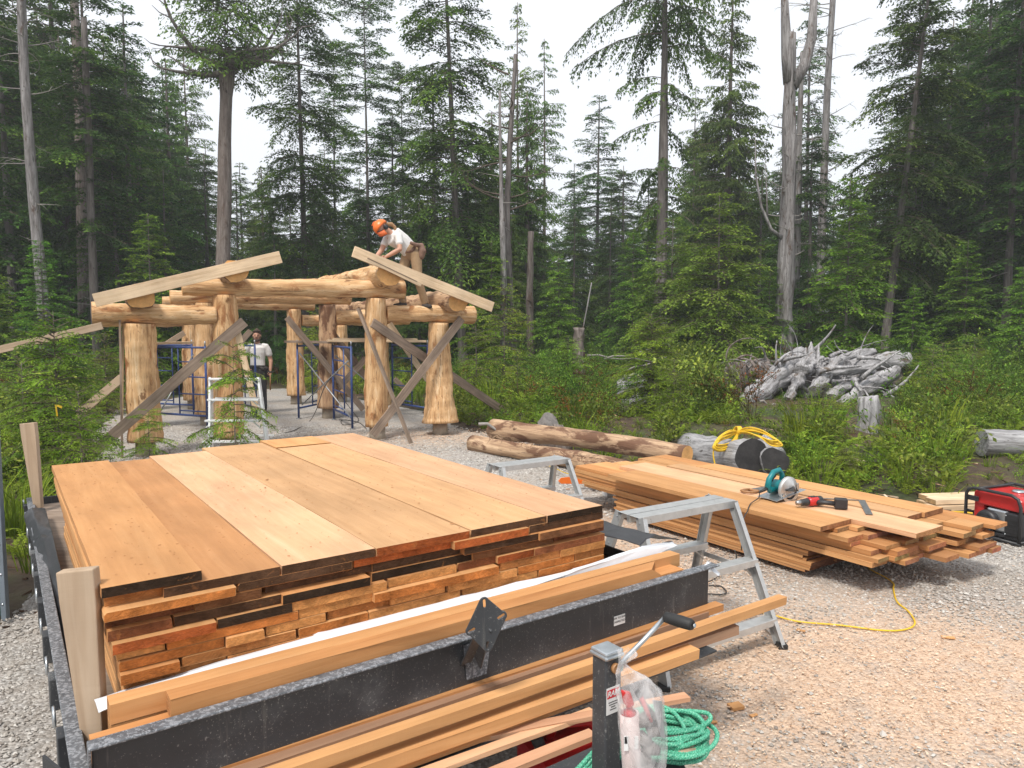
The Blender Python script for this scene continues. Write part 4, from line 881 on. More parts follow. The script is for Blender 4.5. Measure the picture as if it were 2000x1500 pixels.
for i, (px, py, a, l, lab) in enumerate([(1240, 690, .2, 1.7, 'thin bleached branch lying left of the dark root plate'), (1215, 700, -.1, 1.9, 'long bleached branch lying in the brush near the dark gap'), (1270, 708, .35, 1.3, 'short bleached branch lying right of the dark gap'), (1020, 722, -.5, .5, 'pale broken stick in the greenery right of the shelter'), (1505, 790, -.3, .5, 'white splinter of wood under the rust red shrub'), (1830, 815, .15, .5, 'pale stick in the undergrowth at right'), (1870, 790, 1.2, 1.1, 'thin bare stem leaning at right'), (985, 840, -.25, .8, 'pale stick beside the foot of the long brace board')]):
    p = gp(px, py, .45 if py < 760 else .3); p.y = min(p.y, 19); p = dp(px, py, p.y); d = Vector((math.cos(a), g.uniform(-.3, .3), math.sin(a) * .9)).normalized(); m = MB(); pts = [p - d * l / 2 + Vector((0, 0, .04 * math.sin(k * 1.9))) + d * l * k / 6 for k in range(7)]; m.tube(pts, [.028 - .003 * k for k in range(7)], 6); tag(m.build('branch', M['paletwig']), lab, 'branch')

# the two peeled logs, the big grey log and the one at the right edge
def ground_log(p0, p1, z0, z1, ra, rb, label, mats, seed, name='log', cat='log', **k):
    a = gp(*p0, z0); b = gp(*p1, z1); return tag(log_obj(name, a, b, ra, rb, mats, seed=seed, **k), label, cat)
ground_log((1342, 892), (966, 836), .30, .30, .112, .15, 'upper peeled log with orange patches lying on the other by the yard edge', [M['rawlog'], M['logend']], 31, seg=26, lump=.07)
ground_log((1240, 926), (926, 862), .11, .12, .11, .125, 'lower shaggy peeled log under the longer one', [M['rawlog'], M['rawlog']], 32, seg=22, lump=.10)
tag(log_obj('log', dp(1472, 893, 8.55), dp(1345, 882, 10.3), .245, .235, [M['greylog'], M['charred']], seed=33, seg=20, lump=.07, n=24), 'big weathered grey log with charred cut end under the yellow cable', 'log')
tag(log_obj('log', dp(1514, 900, 8.45), dp(1506, 892, 9.4), .17, .15, [M['greylog'], M['charred']], seed=34, seg=10, lump=.12, n=18), 'smaller charred split log leaning on the big grey log', 'log')
tag(log_obj('log', dp(1918, 860, 9.3), dp(2120, 872, 9.1), .17, .18, [M['greylog'], M['greylog']], seed=35, seg=20, lump=.05, n=20), 'weathered grey log lying at the right edge of the view', 'log')
g = random.Random(3)
m = MB()
for i in range(60):
    t = g.random(); p = gp(1200 - 250 * t, 905 - 55 * t, .30 + g.uniform(-.15, .1)); d = Vector((g.uniform(-1, 1), g.uniform(-1, .2), g.uniform(-.5, .5))); m.tube([p, p + d * .07, p + d * .13 + Vector((0, 0, -.04))], [.006, .004, .002], 3, cap=False)
tag(m.build('bark_shreds', M['rawlog']), kind='stuff')
# ================================================================ THE LOG SHELTER
SO = Vector((-5.289, 10.251, 0)); SV = Vector((.881, .473, 0)); SU = Vector((-.473, .881, 0))
def S(t, s, z): return SO + SV * t + SU * s + Vector((0, 0, z))
def SPx(x, y, s):                               # pixel to the shelter's cross plane s
    d = ray(x, y); o = SO + SU * s; det = -d.x * SV.y + SV.x * d.y; k = (-o.x * SV.y + SV.x * o.y) / det; t = (d.x * o.y - d.y * o.x) / det; return S(t, s, CAM_H + k * d.z)
shelter = empty('log_shelter', S(2.3, 3.2, 0), 'unfinished open log shelter of peeled cedar posts and beams', 'shelter')
LG = [M['peeled'], M['logend']]; LD_ = [M['peeled_dull'], M['logend']]
rows = [0.0, 3.28, 6.5]; cols = [(0, 1.90), (1.13, 2.33), (3.45, 2.33), (4.58, 1.94)]
for ri, s in enumerate(rows):
    for ci, (t, h) in enumerate(cols):
        rt, rb = .19, .235
        if ri == 0: rt, rb = [(.20, .235), (.165, .225), (.165, .195), (.165, .275)][ci]
        if ri > 0: rt, rb = .165, .225
        mats = LD_ if (ri == 1 and ci == 2) else LG
        if ri == 0 and ci == 0: mats = LG
        o = log_obj('post', S(t, s, .21), S(t, s, h), rb, rt, mats, shelter, seed=100 + ri * 4 + ci, seg=34, lump=.055, wave=.014, n=28)
        if ri == 0 and ci == 3:                  # flared foot
            for v in o.data.vertices:
                if v.co.z < .5: k = 1 + .10 * (1 - v.co.z / .5); v.co.x *= k; v.co.y *= k
        m = MB(); m.tube([S(t, s, -.05), S(t, s, .215)], [.135, .13], 18); m.build('pier', M['concrete'], shelter)
def beam(name, a, b, ra, rb, seed, mats=LG, **k): return log_obj(name, a, b, ra, rb, mats, shelter, seed=seed, **{**dict(seg=44, lump=.065, wave=.018, n=26), **k})
for ri, s in enumerate(rows):
    w = .03 * ri
    beam('beam', S(-.60, s, 2.03), S(1.00, s, 2.05), .15, .135, 130 + ri); beam('beam', S(3.62, s, 2.07), S(5.22, s, 2.08), .135, .155, 140 + ri)
    beam('beam', S(.55, s, 2.44), S(3.93, s, 2.47), .125, .15, 150 + ri)
# the lengthwise purlins, sticking out towards the camera
beam('purlin', S(-.02, -.50, 2.25), S(.02, 7.3, 2.28), .175, .15, 160, [M['rawlog'], M['logend']], lump=.11, seg=60)
beam('purlin', S(1.22, -.52, 2.66), S(1.2, 7.3, 2.70), .17, .14, 161, [M['rawlog'], M['logend']], lump=.11, seg=60)
beam('purlin', S(3.50, -.55, 2.70), S(3.4, 7.3, 2.74), .19, .14, 162, [M['peeled'], M['logend']], lump=.12, seg=60)
beam('purlin', S(4.72, -.52, 2.30), S(4.6, 7.3, 2.34), .19, .15, 163, [M['peeled_dull'], M['logend']], lump=.12, seg=60)
def board(name, a, b, wd, th, mat, parent=None, up=(0, 0, 1), roll=0.0, bevel=.003, seed=0, color=None, warp=.0, endmat=None, nseg=1):
    """sawn board from a to b: th across, wd along 'up'; grain along its own x"""
    a, b = Vector(a), Vector(b); L = (b - a).length; m = MB(); g = random.Random(seed or int(L * 1000)); n = 8 if warp or nseg > 1 else 1
    k = 0
    for i in range(n + 1):
        x = L * i / n; bow = warp * math.sin(math.pi * i / n)
        e = [g.uniform(-.0025, .0025) for _ in range(4)] if n > 1 else [0] * 4
        m.v += [(x, -th / 2 + e[0], -wd / 2 + bow), (x, th / 2 + e[1], -wd / 2 + bow), (x, th / 2 + e[2], wd / 2 + bow), (x, -th / 2 + e[3], wd / 2 + bow)]
    for i in range(n):
        for j in range(4): m.f.append((i * 4 + j, i * 4 + (j + 1) % 4, i * 4 + 4 + (j + 1) % 4, i * 4 + 4 + j)); m.m.append(0); m.sm.append(False)
    m.f += [(3, 2, 1, 0), (n * 4, n * 4 + 1, n * 4 + 2, n * 4 + 3)]; m.m += [1, 1]; m.sm += [False, False]
    o = m.build(name, [mat, endmat or mat], parent, bevel=bevel); t = (b - a).normalized(); u = Vector(up); u = (u - t * u.dot(t)).normalized(); s_ = u.cross(t)
    if roll: q = Quaternion(t, roll); u = q @ u; s_ = q @ s_
    W = Matrix((t, s_, u)).transposed().to_4x4(); W.translation = a; o.matrix_basis = W
    if color: o.color = (*color, 1)
    return o
def rafter(p0, p1, s, name='rafter', dz=.165, lab=None):
    a = SPx(*p0, s); b = SPx(*p1, s); return board(name, a, b, dz, .045, M['paleboard'], shelter, up=(0, 0, 1))
rafter((184, 587), (548, 502), -.55, dz=.175); rafter((690, 491), (962, 600), -.60, dz=.17)
rf = board('split_strip', SPx(716, 506, -.61), SPx(822, 557, -.61), .055, .03, M['paleboard'], shelter); rg_ = board('split_crack', SPx(718, 504, -.628), SPx(815, 550, -.628), .014, .004, M['greyboard'], shelter)
# temporary braces nailed to the posts
G = M['greyboard']; br = lambda a, b, w=.14, th=.035, m=G: board('brace', a, b, w, th, m, shelter)
br(SPx(172, 892, -.38), SPx(477, 628, -.28), .15)
b2 = board('brace', SPx(803, 866, -.75), SPx(700, 603, -.22), .035, .10, M['greyboard'], shelter)
br(gp(1012, 822, 0.05), SPx(727, 630, -.24), .15)
br(SPx(728, 850, -.32), SPx(902, 622, -.24), .14)
br(dp(-40, 692, 9.6), SPx(200, 636, -.18), .10, .03, M['stake'])
br(SPx(150, 812, 1.4), SPx(238, 738, .9), .13, .03, M['stake'])
board('brace', S(-.30, -.02, .0), S(-.26, -.04, 2.0), .10, .03, M['greyboard'], shelter, up=SU); board('brace', S(-.30, .22, .25), S(-.22, .22, 1.9), .10, .03, M['paleboard'], shelter, up=SU)
br(SPx(710, 862 - 62, 2.9), SPx(560, 620, 3.0), .12); br(SPx(640, 780, 3.2), SPx(715, 700, 3.2), .13); br(SPx(760, 632, 2.9), SPx(835, 742, 2.9), .13, .03, M['paleboard']); br(SPx(770, 740, 6.2), SPx(835, 800, 6.2), .13)
br(SPx(325, 672, 6.2), SPx(360, 650, 6.3), .12, .03, M['stake']); br(S(3.45, 3.3, 1.9), S(4.5, 3.3, .5), .13); br(S(1.13, 6.3, .4), S(2.4, 6.3, 1.8), .13)
board('brace', SPx(462, 640, -.24), SPx(500, 800, -.30), .09, .03, M['paleboard'], shelter)
# blue crayon marks
for px, py, s, w, h in ((738, 600, 0, .0, .0),):
    pass
for k, (z, dx) in enumerate(((1.75, .0), (1.55, .02), (1.38, -.01), (.95, .03), (.8, 0), (.55, .02))):
    c = S(4.58, 3.28, z) + Vector((-.10 + dx, -.205, 0)); m = MB(); m.tube([c + Vector((-.03, 0, -.03)), c + Vector((.01, -.004, .0)), c + Vector((.03, 0, .035))], .011, 5, sq=(1, .4)); m.build('crayon_mark', M['inkblue'], shelter)
# peeled strips of bark hanging on the purlins
m = MB(); g = random.Random(9)
for i in range(90):
    c_, s_ = g.choice([(1.2, .0), (3.5, .0), (4.7, 0), (0, 0)]), g.uniform(-.5, 2.5); t0, z0_ = {1.2: (1.22, 2.66), 3.5: (3.5, 2.70), 4.7: (4.72, 2.30), 0: (0, 2.25)}[c_[0]]; a = g.uniform(-.6, 2.6)
    p = S(t0, s_, z0_) + SV * (.17 * math.cos(a)) + Vector((0, 0, .17 * math.sin(a))); d = Vector((g.uniform(-1, 1), g.uniform(-1, 1), g.uniform(-.4, 1))).normalized(); l = g.uniform(.03, .11); m.tube([p, p + d * l * .5, p + d * l + Vector((0, 0, -.3 * l))], [.006, .004, .001], 3, cap=False)
o = m.build('bark_strips', M['rawlog'], shelter); o['kind'] = 'stuff'

# ---------------------------------------------------------------- scaffolding
def scaff(name, a, b, label, H=1.52, rungs=(.30, .62, .94, 1.22), parent=None):
    a, b = Vector(a), Vector(b); root = empty(name, (a + b) / 2, label, 'scaffold', 'blue scaffold frames inside the shelter'); B = M['blue']; Z = Vector((0, 0, 1)); t = (b - a).normalized()
    for p in (a, b):
        m = MB(); m.cyl(p + Z * .02, p + Z * H, .021, 10); m.build('upright', B, root); m = MB(); m.cyl(p, p + Z * .02, .05, 10); m.cyl(p + Z * (H), p + Z * (H + .09), .015, 8); m.build('coupling_pin', M['galv'], root)
    m = MB(); m.cyl(a + Z * (H - .03), b + Z * (H - .03), .02, 10); m.build('top_bar', B, root); m = MB(); m.cyl(a + Z * .22, b + Z * .22, .02, 10); m.build('bottom_bar', B, root)
    L = (b - a).length; c = a + t * min(.62, L * .45)
    m = MB(); m.cyl(c + Z * .22, c + Z * (H - .03), .014, 8); m.build('ladder_rail', B, root)
    for r in rungs: m = MB(); m.cyl(c + Z * r, b + Z * r, .013, 8); m.build('rung', B, root)
    return root
X = lambda px, Y, z=0: Vector((TX(px, Y), Y, z))
scaff('scaffold', X(686, 13.0), X(650, 14.45), 'blue scaffold frame edge on, its near leg just left of the big right ridge post')
scaff('scaffold', X(581, 14.6), X(640, 15.9), 'blue scaffold frame on the left of the middle opening')
scaff('scaffold', X(835, 14.6), X(766, 15.7), 'blue scaffold frame seen between the two right hand posts')
scaff('scaffold', X(306, 13.7), X(401, 13.2), 'blue scaffold frame with rungs seen between the two left posts')
scaff('scaffold', X(498, 14.9), X(452, 15.6), 'blue scaffold frame right in front of the standing man')
scaff('scaffold', X(375, 15.2), X(290, 15.6), 'blue scaffold frame farther back behind the left opening')
for a, b, lab in ((X(585, 14.6, 1.35), X(684, 13.05, .2), 'galvanised cross brace falling to the right in the middle opening'), (X(588, 14.5, .3), X(680, 13.1, 1.25), 'galvanised cross brace rising to the right in the middle opening'), (X(770, 15.6, .2), X(655, 14.5, 1.3), 'galvanised cross brace behind the right ridge post'), (X(310, 13.8, .25), X(378, 15.2, 1.3), 'galvanised cross brace behind the left opening')):
    m = MB(); m.cyl(a, b, .013, 8); tag(m.build('cross_brace', M['galv']), lab, 'brace', 'scaffold cross braces')
for i, (a, b, lab) in enumerate([(X(562, 14.7, 1.58), X(650, 14.3, 1.57), 'grey plank lying across the left scaffold frame'), (X(640, 14.2, 1.60), X(830, 15.0, 1.58), 'pale plank on the scaffold behind the right ridge post, front one'), (X(650, 14.6, 1.63), X(812, 15.5, 1.61), 'pale plank on the scaffold behind the right ridge post, rear one'), (X(302, 13.6, 1.56), X(372, 14.6, 1.56), 'rough pale plank on the left scaffold by the corner post')]):
    tag(board('scaffold_plank', a, b, .045, .22, M['greyboard' if i == 0 else 'paleboard']), lab, 'plank', 'planks on the scaffold')

# ---------------------------------------------------------------- stepladder
LY = 10.25; lad = empty('stepladder', X(463, LY), 'white aluminium stepladder standing behind the cedar sapling', 'stepladder'); W_ = M['whitealu']
zt = 1.13
for sx in (-1, 1):
    a = X(463, LY - .32) + Vector((sx * .42, 0, .0)); b = X(457, LY, zt) + Vector((sx * .345, 0, 0)); m = MB(); m.bar(a, b, .03, .07, up=(0, 1, 0)); m.build('rail', W_, lad, bevel=.003)
    a2 = X(463, LY + .45) + Vector((sx * .40, 0, 0)); m = MB(); m.bar(a2, b + Vector((0, .04, -.03)), .025, .04, up=(0, 1, 0)); m.build('rear_rail', W_, lad, bevel=.003)
for i in range(5):
    z = [.0 + .02, .245, .53, .82, 1.11][i]
    if i == 0: continue
    y = LY - .32 * (1 - z / zt); hw = .42 - .075 * z / zt; c = X(463 - 6 * z / zt, LY, z); c.y = y; m = MB(); m.box(c, (2 * hw, .085 if i < 4 else .16, .028)); m.build('step' if i < 4 else 'top_cap', W_, lad, bevel=.004)
    for sx in (-1, 1): m = MB(); m.bar(c + Vector((sx * (hw - .10), 0, -.01)), c + Vector((sx * hw, 0, -.10)), .008, .018); m.build('step_brace', W_, lad)
    if i in (1, 3): c2 = c + Vector((0, .0, 0)); c2.y = LY + .45 * (1 - z / zt); m = MB(); m.box(c2, (2 * hw - .03, .012, .03)); m.build('spreader_bar', W_, lad)
# ================================================================ TRAILER AND ITS LOAD
TO = Vector((-1.121, 1.903, 0)); TV = Vector((.814, .581, 0)).normalized(); TU = Vector((-.581, .814, 0)).normalized(); ZU = Vector((0, 0, 1))
def T(v, u, z): return TO + TV * v + TU * u + ZU * z
def vpx(px, u, z):
    k = (px - 1000) / FPX; o = TO + TU * u; return (k * (o.y * _c - (z - CAM_H) * _s) - o.x) / (TV.x - k * TV.y * _c)
trailer = empty('utility_trailer', T(1.15, 1.6, 0), 'black steel utility trailer loaded with cedar lumber', 'trailer')
BS = M['blacksteel']
def tb(name, v0, v1, u0, u1, z0, z1, mat=BS, bevel=.003, parent=trailer):
    m = MB(); rot = Matrix((TV, TU, ZU)).transposed(); m.box(T((v0 + v1) / 2, (u0 + u1) / 2, (z0 + z1) / 2), (v1 - v0, u1 - u0, z1 - z0), rot); return m.build(name, mat, parent, bevel=bevel)
tb('front_panel', -.05, 2.30, -.195, -.187, .40, .775)
tb('panel_lip', -.06, 2.325, -.235, -.187, .773, .781, M['lip'])
tb('panel_foot', -.05, 2.30, -.25, -.196, .40, .41)
for v in (-.05, .28): pass
tb('side_rail', -.075, -.065, -.19, 3.42, .56, .70); tb('rail_cap', -.095, -.055, -.19, 3.42, .700, .708, M['lip'])
tb('side_rail', 2.30, 2.31, -.185, 3.42, .56, .70); tb('rear_rail', -.06, 2.30, 3.42, 3.43, .56, .70)
m = MB(); m.prism([T(-.06, -.235, .775), T(-.06, -.19, .775), T(-.06, -.19, .60)], TV * .006); m.build('gusset', M['lip'], trailer)
m = MB(); m.prism([T(-.15, -.06, .71), T(-.055, -.24, .66), T(-.055, -.24, .40), T(-.15, -.06, .40)], TV * .006 + TU * .004); m.build('corner_plate', BS, trailer)
for i in range(14): tb('deck_board', -.05 + i * .168, .105 + i * .168, -.18, 3.41, .62, .655, M['greyboard'])
for i in range(9):
    u = .05 + i * .40; tb('stake_pocket', -.112, -.077, u, u + .07, .585, .69, BS); m = MB(); m.ring(T(-.11, u + .2, .66), TV, .028, .005, 14, 6); m.build('tie_ring', M['zinc'], trailer)
for v in (.06, 2.0):
    m = MB(); c = T(v, 1.9, .33); m.lathe(c, TV, [(0, .10), (.0, .33), (.04, .345), (.17, .345), (.21, .33), (.21, .12)], 28); w_ = m.build('wheel', M['rubber'], trailer); m = MB(); m.lathe(c, TV, [(.02, .05), (.02, .19), (.19, .19), (.19, .05)], 20); m.build('rim', M['zinc'], w_); w_.children[0].matrix_parent_inverse = Matrix.Identity(4)
tb('axle', .1, 2.15, 1.88, 1.94, .30, .36); tb('chassis_beam', .35, .42, -.18, 3.4, .52, .618); tb('chassis_beam', 1.83, 1.90, -.18, 3.4, .52, .618)
for v in (.45, 1.80): m = MB(); m.bar(T(v, -.19, .44), T(1.13, -1.25, .44), .06, .09); m.build('tongue_beam', BS, trailer, bevel=.004)
tb('tongue_plate', 1.02, 1.42, -.86, -.58, .486, .492); m = MB(); m.bar(T(1.13, -1.2, .46), T(1.13, -1.5, .46), .08, .07); m.build('coupler', M['zinc'], trailer, bevel=.01)
# tongue jack with its crank
JB = Vector((.262, 1.918, 0)); rotT = Matrix((TV, TU, ZU)).transposed(); zj = dp(1183, 1272, JB.y).z
m = MB(); m.box(JB + ZU * (zj + .30) / 2, (.058, .058, zj - .30), rotT); jack = m.build('tongue_jack', BS, trailer, bevel=.006)
def jpart(name, mb, mat, **k):
    o = mb.build(name, mat, jack, **k); o.matrix_parent_inverse = Matrix.Identity(4)
    o.matrix_parent_inverse = PINV.get(trailer.name, Matrix.Identity(4)) @ Matrix.Identity(4) if False else Matrix.Translation((0, 0, 0)); return o
m = MB(); m.box(JB + ZU * (zj + .006), (.066, .066, .012), rotT); m.box(JB + ZU * (zj - .004), (.070, .070, .012), rotT); jpart('cap', m, M['zinc'], bevel=.005)
fc = JB - TU * .030; m = MB(); m.cyl(fc + ZU * (zj - .035), fc - TU * .012 + ZU * (zj - .035), .014, 14); jpart('crank_bush', m, M['brass'])
a = fc + TV * .012 - TU * .012 + ZU * (zj - .038); b = a - TU * .02 + TV * .012 - ZU * .006; b = dp(1214, 1296, 1.86); e = dp(1300, 1205, 1.90); f = dp(1356, 1222, 1.84)
m = MB(); m.tube([a, (a + b) / 2 + ZU * .003, b, b + (e - b) * .08 + ZU * .003, b + (e - b) * .5, e], [.0068] * 6, 10); jpart('crank_arm', m, M['zinc'])
d_ = (f - e).normalized(); m = MB(); m.lathe(e - d_ * .004, d_, [(0, .010), (.004, .0145), (.02, .0155), (.05, .0165), ((f - e).length - .008, .0155), ((f - e).length, .012)], 18); grip = jpart('crank_grip', m, M['rubber'])
m = MB(); m.lathe(f - d_ * .001, d_, [(0, .006), (.0035, .006), (.0035, .002)], 14); jpart('grip_nut', m, M['zinc'])
def flat_sign(name, c, right, up, w_, h, mat, parent, off=.0012):
    c = Vector(c); n = right.cross(up).normalized(); m = MB(); m.prism([c - right * w_ / 2 - up * h / 2, c + right * w_ / 2 - up * h / 2, c + right * w_ / 2 + up * h / 2, c - right * w_ / 2 + up * h / 2], n * off); return m.build(name, mat, parent)
def text(body, c, right, up, size, mat, parent, name='lettering', align='CENTER', shear=0.0, bold=0.0):
    cu = bpy.data.curves.new('t', 'FONT'); cu.body = body; cu.size = size; cu.align_x = align; cu.align_y = 'CENTER'; cu.shear = shear; cu.offset = bold; cu.extrude = .0002
    t = bpy.data.objects.new('t', cu); C.objects.link(t); dg = bpy.context.evaluated_depsgraph_get(); me = bpy.data.meshes.new_from_object(t.evaluated_get(dg)); bpy.data.objects.remove(t)
    me.materials.clear(); me.materials.append(mat); o = bpy.data.objects.new(name, me); link(o, parent); n = right.cross(up).normalized()
    W = Matrix((right, up, n)).transposed().to_4x4(); W.translation = Vector(c); o.matrix_basis = W; return o
fr = JB - TU * .0295; sc_ = fr - TV * .004 + ZU * (zj - .125)
st = flat_sign('sticker', sc_, TV, ZU, .048, .075, M['white'], jack); st.matrix_parent_inverse = Matrix.Identity(4)
s2 = flat_sign('red_band', sc_ - TU * .0012 + ZU * .020, TV, ZU, .044, .024, M['inkred'], jack, .0006); s2.matrix_parent_inverse = Matrix.Identity(4)
tx = text('RAM', sc_ - TV * .001 - TU * .0022 + ZU * .020, TV, ZU, .021, M['white'], jack, shear=.25, bold=.0006); tx.matrix_parent_inverse = Matrix.Identity(4)
for i, wd in enumerate((.034, .030, .016, .024)):
    o = flat_sign('print_line', sc_ - TU * .0013 + ZU * (-.004 - .007 * i), TV, ZU, wd, .0022, M['ink'], jack, .0005); o.matrix_parent_inverse = Matrix.Identity(4)
# inspection sticker
vs_ = vpx(1210, -.197, .66); zc = .657
lab = flat_sign('inspection_sticker', T(vs_, -.1965, zc), TV, ZU, .060, .038, M['white'], trailer)
for k, line in enumerate(('OK TO SHIP', 'INSPECTED')):
    text(line, T(vs_, -.1985, zc + .010 - .015 * k), TV, ZU, .0115, M['ink'], trailer)
# slotted diamond plate on its arm
Yp = 2.16; P_ = lambda x, y: dp(x, y, Yp + (x - 950) * .0003)
ctr = P_(949, 1219); rt = (P_(990, 1205) - P_(908, 1236)).normalized(); upv = (P_(945, 1163) - P_(955, 1277)); upv = (upv - rt * upv.dot(rt)).normalized(); nn = rt.cross(upv).normalized()
def pl2(x, y): return ctr + rt * x + upv * y
cs = [P_(946, 1176), P_(981, 1203), P_(953, 1264), P_(919, 1233)]; cs2 = [(p - ctr) for p in cs]; cs2 = [(p.dot(rt), p.dot(upv)) for p in cs2]; ol = []
for i, (x, y) in enumerate(cs2):
    a0 = math.atan2(y, x)
    for k in range(-3, 4): a_ = a0 - k * .38; ol.append(pl2(x + .0155 * math.cos(a_), y + .0155 * math.sin(a_)))
m = MB(); m.prism(ol, nn * -.006); plate = m.build('spare_mount_plate', BS, trailer)
cut = MB()
for x, y in cs2:
    L = math.hypot(x, y); dx, dy = (x / L, y / L)
    if abs(dx) > abs(dy): dx, dy = (.97, .24)
    q = [];
    for s1, a1 in ((1, 0), (-1, math.pi)):
        for k in range(-3, 4): a_ = math.atan2(dy, dx) + a1 - k * .5; q.append(pl2(x * .93 + s1 * dx * .009 + .0042 * math.cos(a_), y * .93 + s1 * dy * .009 + .0042 * math.sin(a_)))
    cut.prism([p + nn * .02 for p in q], nn * -.05)
co = cut.build('cut', BS); bo = plate.modifiers.new('b', 'BOOLEAN'); bo.object = co; bo.operation = 'DIFFERENCE'; bo.solver = 'EXACT'
co.matrix_world = Matrix.Identity(4); plate.matrix_parent_inverse = Matrix.Identity(4); plate.parent = None; bpy.context.view_layer.update()
me = bpy.data.meshes.new_from_object(plate.evaluated_get(bpy.context.evaluated_depsgraph_get())); plate.modifiers.clear(); plate.data = me; bpy.data.objects.remove(co); plate.parent = trailer; plate.matrix_parent_inverse = PINV[trailer.name]
bv = plate.modifiers.new('bevel', 'BEVEL'); bv.width = .0012; bv.segments = 1; bv.limit_method = 'ANGLE'
m = MB(); m.bar(pl2(.002, -.01) - nn * .006, T(vpx(938, -.21, .66), -.19, .66), .042, .006, up=TV + ZU * .4); m.bar(pl2(-.018, -.015) - nn * .006, T(vpx(915, -.21, .66), -.19, .67), .006, .04, up=TV); m.build('mount_arm', BS, trailer, bevel=.001)
m = MB(); m.prism([T(vpx(905, -.2, .74), -.198, .745), T(vpx(958, -.2, .74), -.198, .745), T(vpx(950, -.2, .6), -.198, .62), T(vpx(912, -.2, .6), -.198, .62)], TU * -.004); m.build('mount_base', M['lip'], trailer)

# ---------------------------------------------------------------- cedar boards: each one a thing
EC = dict(k=(.040, .025, .016), d=(.095, .05, .028), b=(.18, .08, .036), r=(.38, .10, .03), o=(.46, .165, .045), t=(.54, .25, .085), n=(.43, .18, .06), s=(.22, .08, .035))
EN = dict(k='blackened', d='dark brown', b='brown', r='red brown', o='orange', t='tan', n='light brown', s='striped dark')
ORD = ['leftmost', 'second', 'third', 'fourth', 'fifth', 'sixth', 'seventh', 'eighth', 'ninth', 'tenth', 'eleventh', 'twelfth']
LAYN = ['raised top', 'top', 'second', 'third', 'fourth', 'fifth', 'sixth', 'seventh', 'eighth', 'ninth', 'tenth', 'eleventh', 'bottom']
def plank(name, o, tx_, ty_, L, W, Th, label, col=None, endcol=None, mat='cedar', group=None, seed=0, warp=.002, wane=0.0, cham=0.0, bevel=.0022, cat='plank'):
    """o = front left bottom corner; board runs along tx_, width along ty_"""
    g = random.Random(seed); m = MB(); n = 10; tx_ = Vector(tx_).normalized(); ty_ = Vector(ty_).normalized(); a0, a1 = g.uniform(0, 6), g.uniform(0, 6)
    for i in range(n + 1):
        x = L * i / n; b = warp * math.sin(a0 + 2.2 * i / n) * (Th / .03); w1 = wane * (g.uniform(.3, 1)) ; e = [g.uniform(-.0015, .0015) for _ in range(6)]
        q = [(x, e[0] + b, 0), (x, W + e[1] + b, 0), (x, W + e[2] + b, Th), (x, e[3] + b + w1 * .6, Th), (x, e[4] + b, Th - w1 * .7 - .0005)]
        if cham and i == n: q = [(x, *p[1:]) for p in q]; q = [(p[0] - cham * (1 if p[2] > Th * .5 and p[1] < W * .6 else 0), p[1], p[2]) for p in q]
        m.v += q
    for i in range(n):
        for j in range(5): m.f.append((i * 5 + j, i * 5 + (j + 1) % 5, i * 5 + 5 + (j + 1) % 5, i * 5 + 5 + j)); m.m.append(0); m.sm.append(False)
    m.f += [(4, 3, 2, 1, 0), tuple(n * 5 + j for j in range(5))]; m.m += [1, 1]; m.sm += [False, False]
    ob = m.build(name, [M[mat], M['cedar_end']], None, bevel=bevel, seg=1)
    W_ = Matrix((tx_, ty_, tx_.cross(ty_))).transposed().to_4x4(); W_.translation = Vector(o); ob.matrix_basis = W_
    ob.color = (*(endcol or (.4, .2, .09)), 1); return tag(ob, label, cat, group)
M['cedar'].node_tree  # tinted per board below through the board's own colour on the ends only
def cedar_tints():
    res = {}
    mxc = lambda a, b, f: tuple(p * (1 - f) + q_ * f for p, q_ in zip(a, b))
    for k, (lo, mid, hi) in dict(peach=((.44, .24, .11), (.61, .355, .175), (.70, .43, .235)), pale=((.50, .28, .145), (.61, .355, .20), (.72, .465, .29)), mid=((.39, .18, .065), (.56, .29, .118), (.66, .38, .18)), orange=((.36, .17, .065), (.47, .235, .095), (.56, .31, .14)), orange2=((.31, .145, .058), (.41, .20, .083), (.50, .265, .12)), warm=((.34, .135, .045), (.50, .235, .088), (.61, .325, .14)), pink=((.46, .22, .12), (.62, .34, .20), (.70, .43, .27)), dull=((.24, .13, .075), (.36, .21, .13), (.46, .29, .18))).items():
        res[k] = sawn('cedar_' + k, mxc(lo, mid, .55), mid, mxc(hi, mid, .45), rough=.8, blotch=.16)
    return res
for k, v_ in cedar_tints().items(): M['c_' + k] = v_
PT_, TH = .0303, .0288
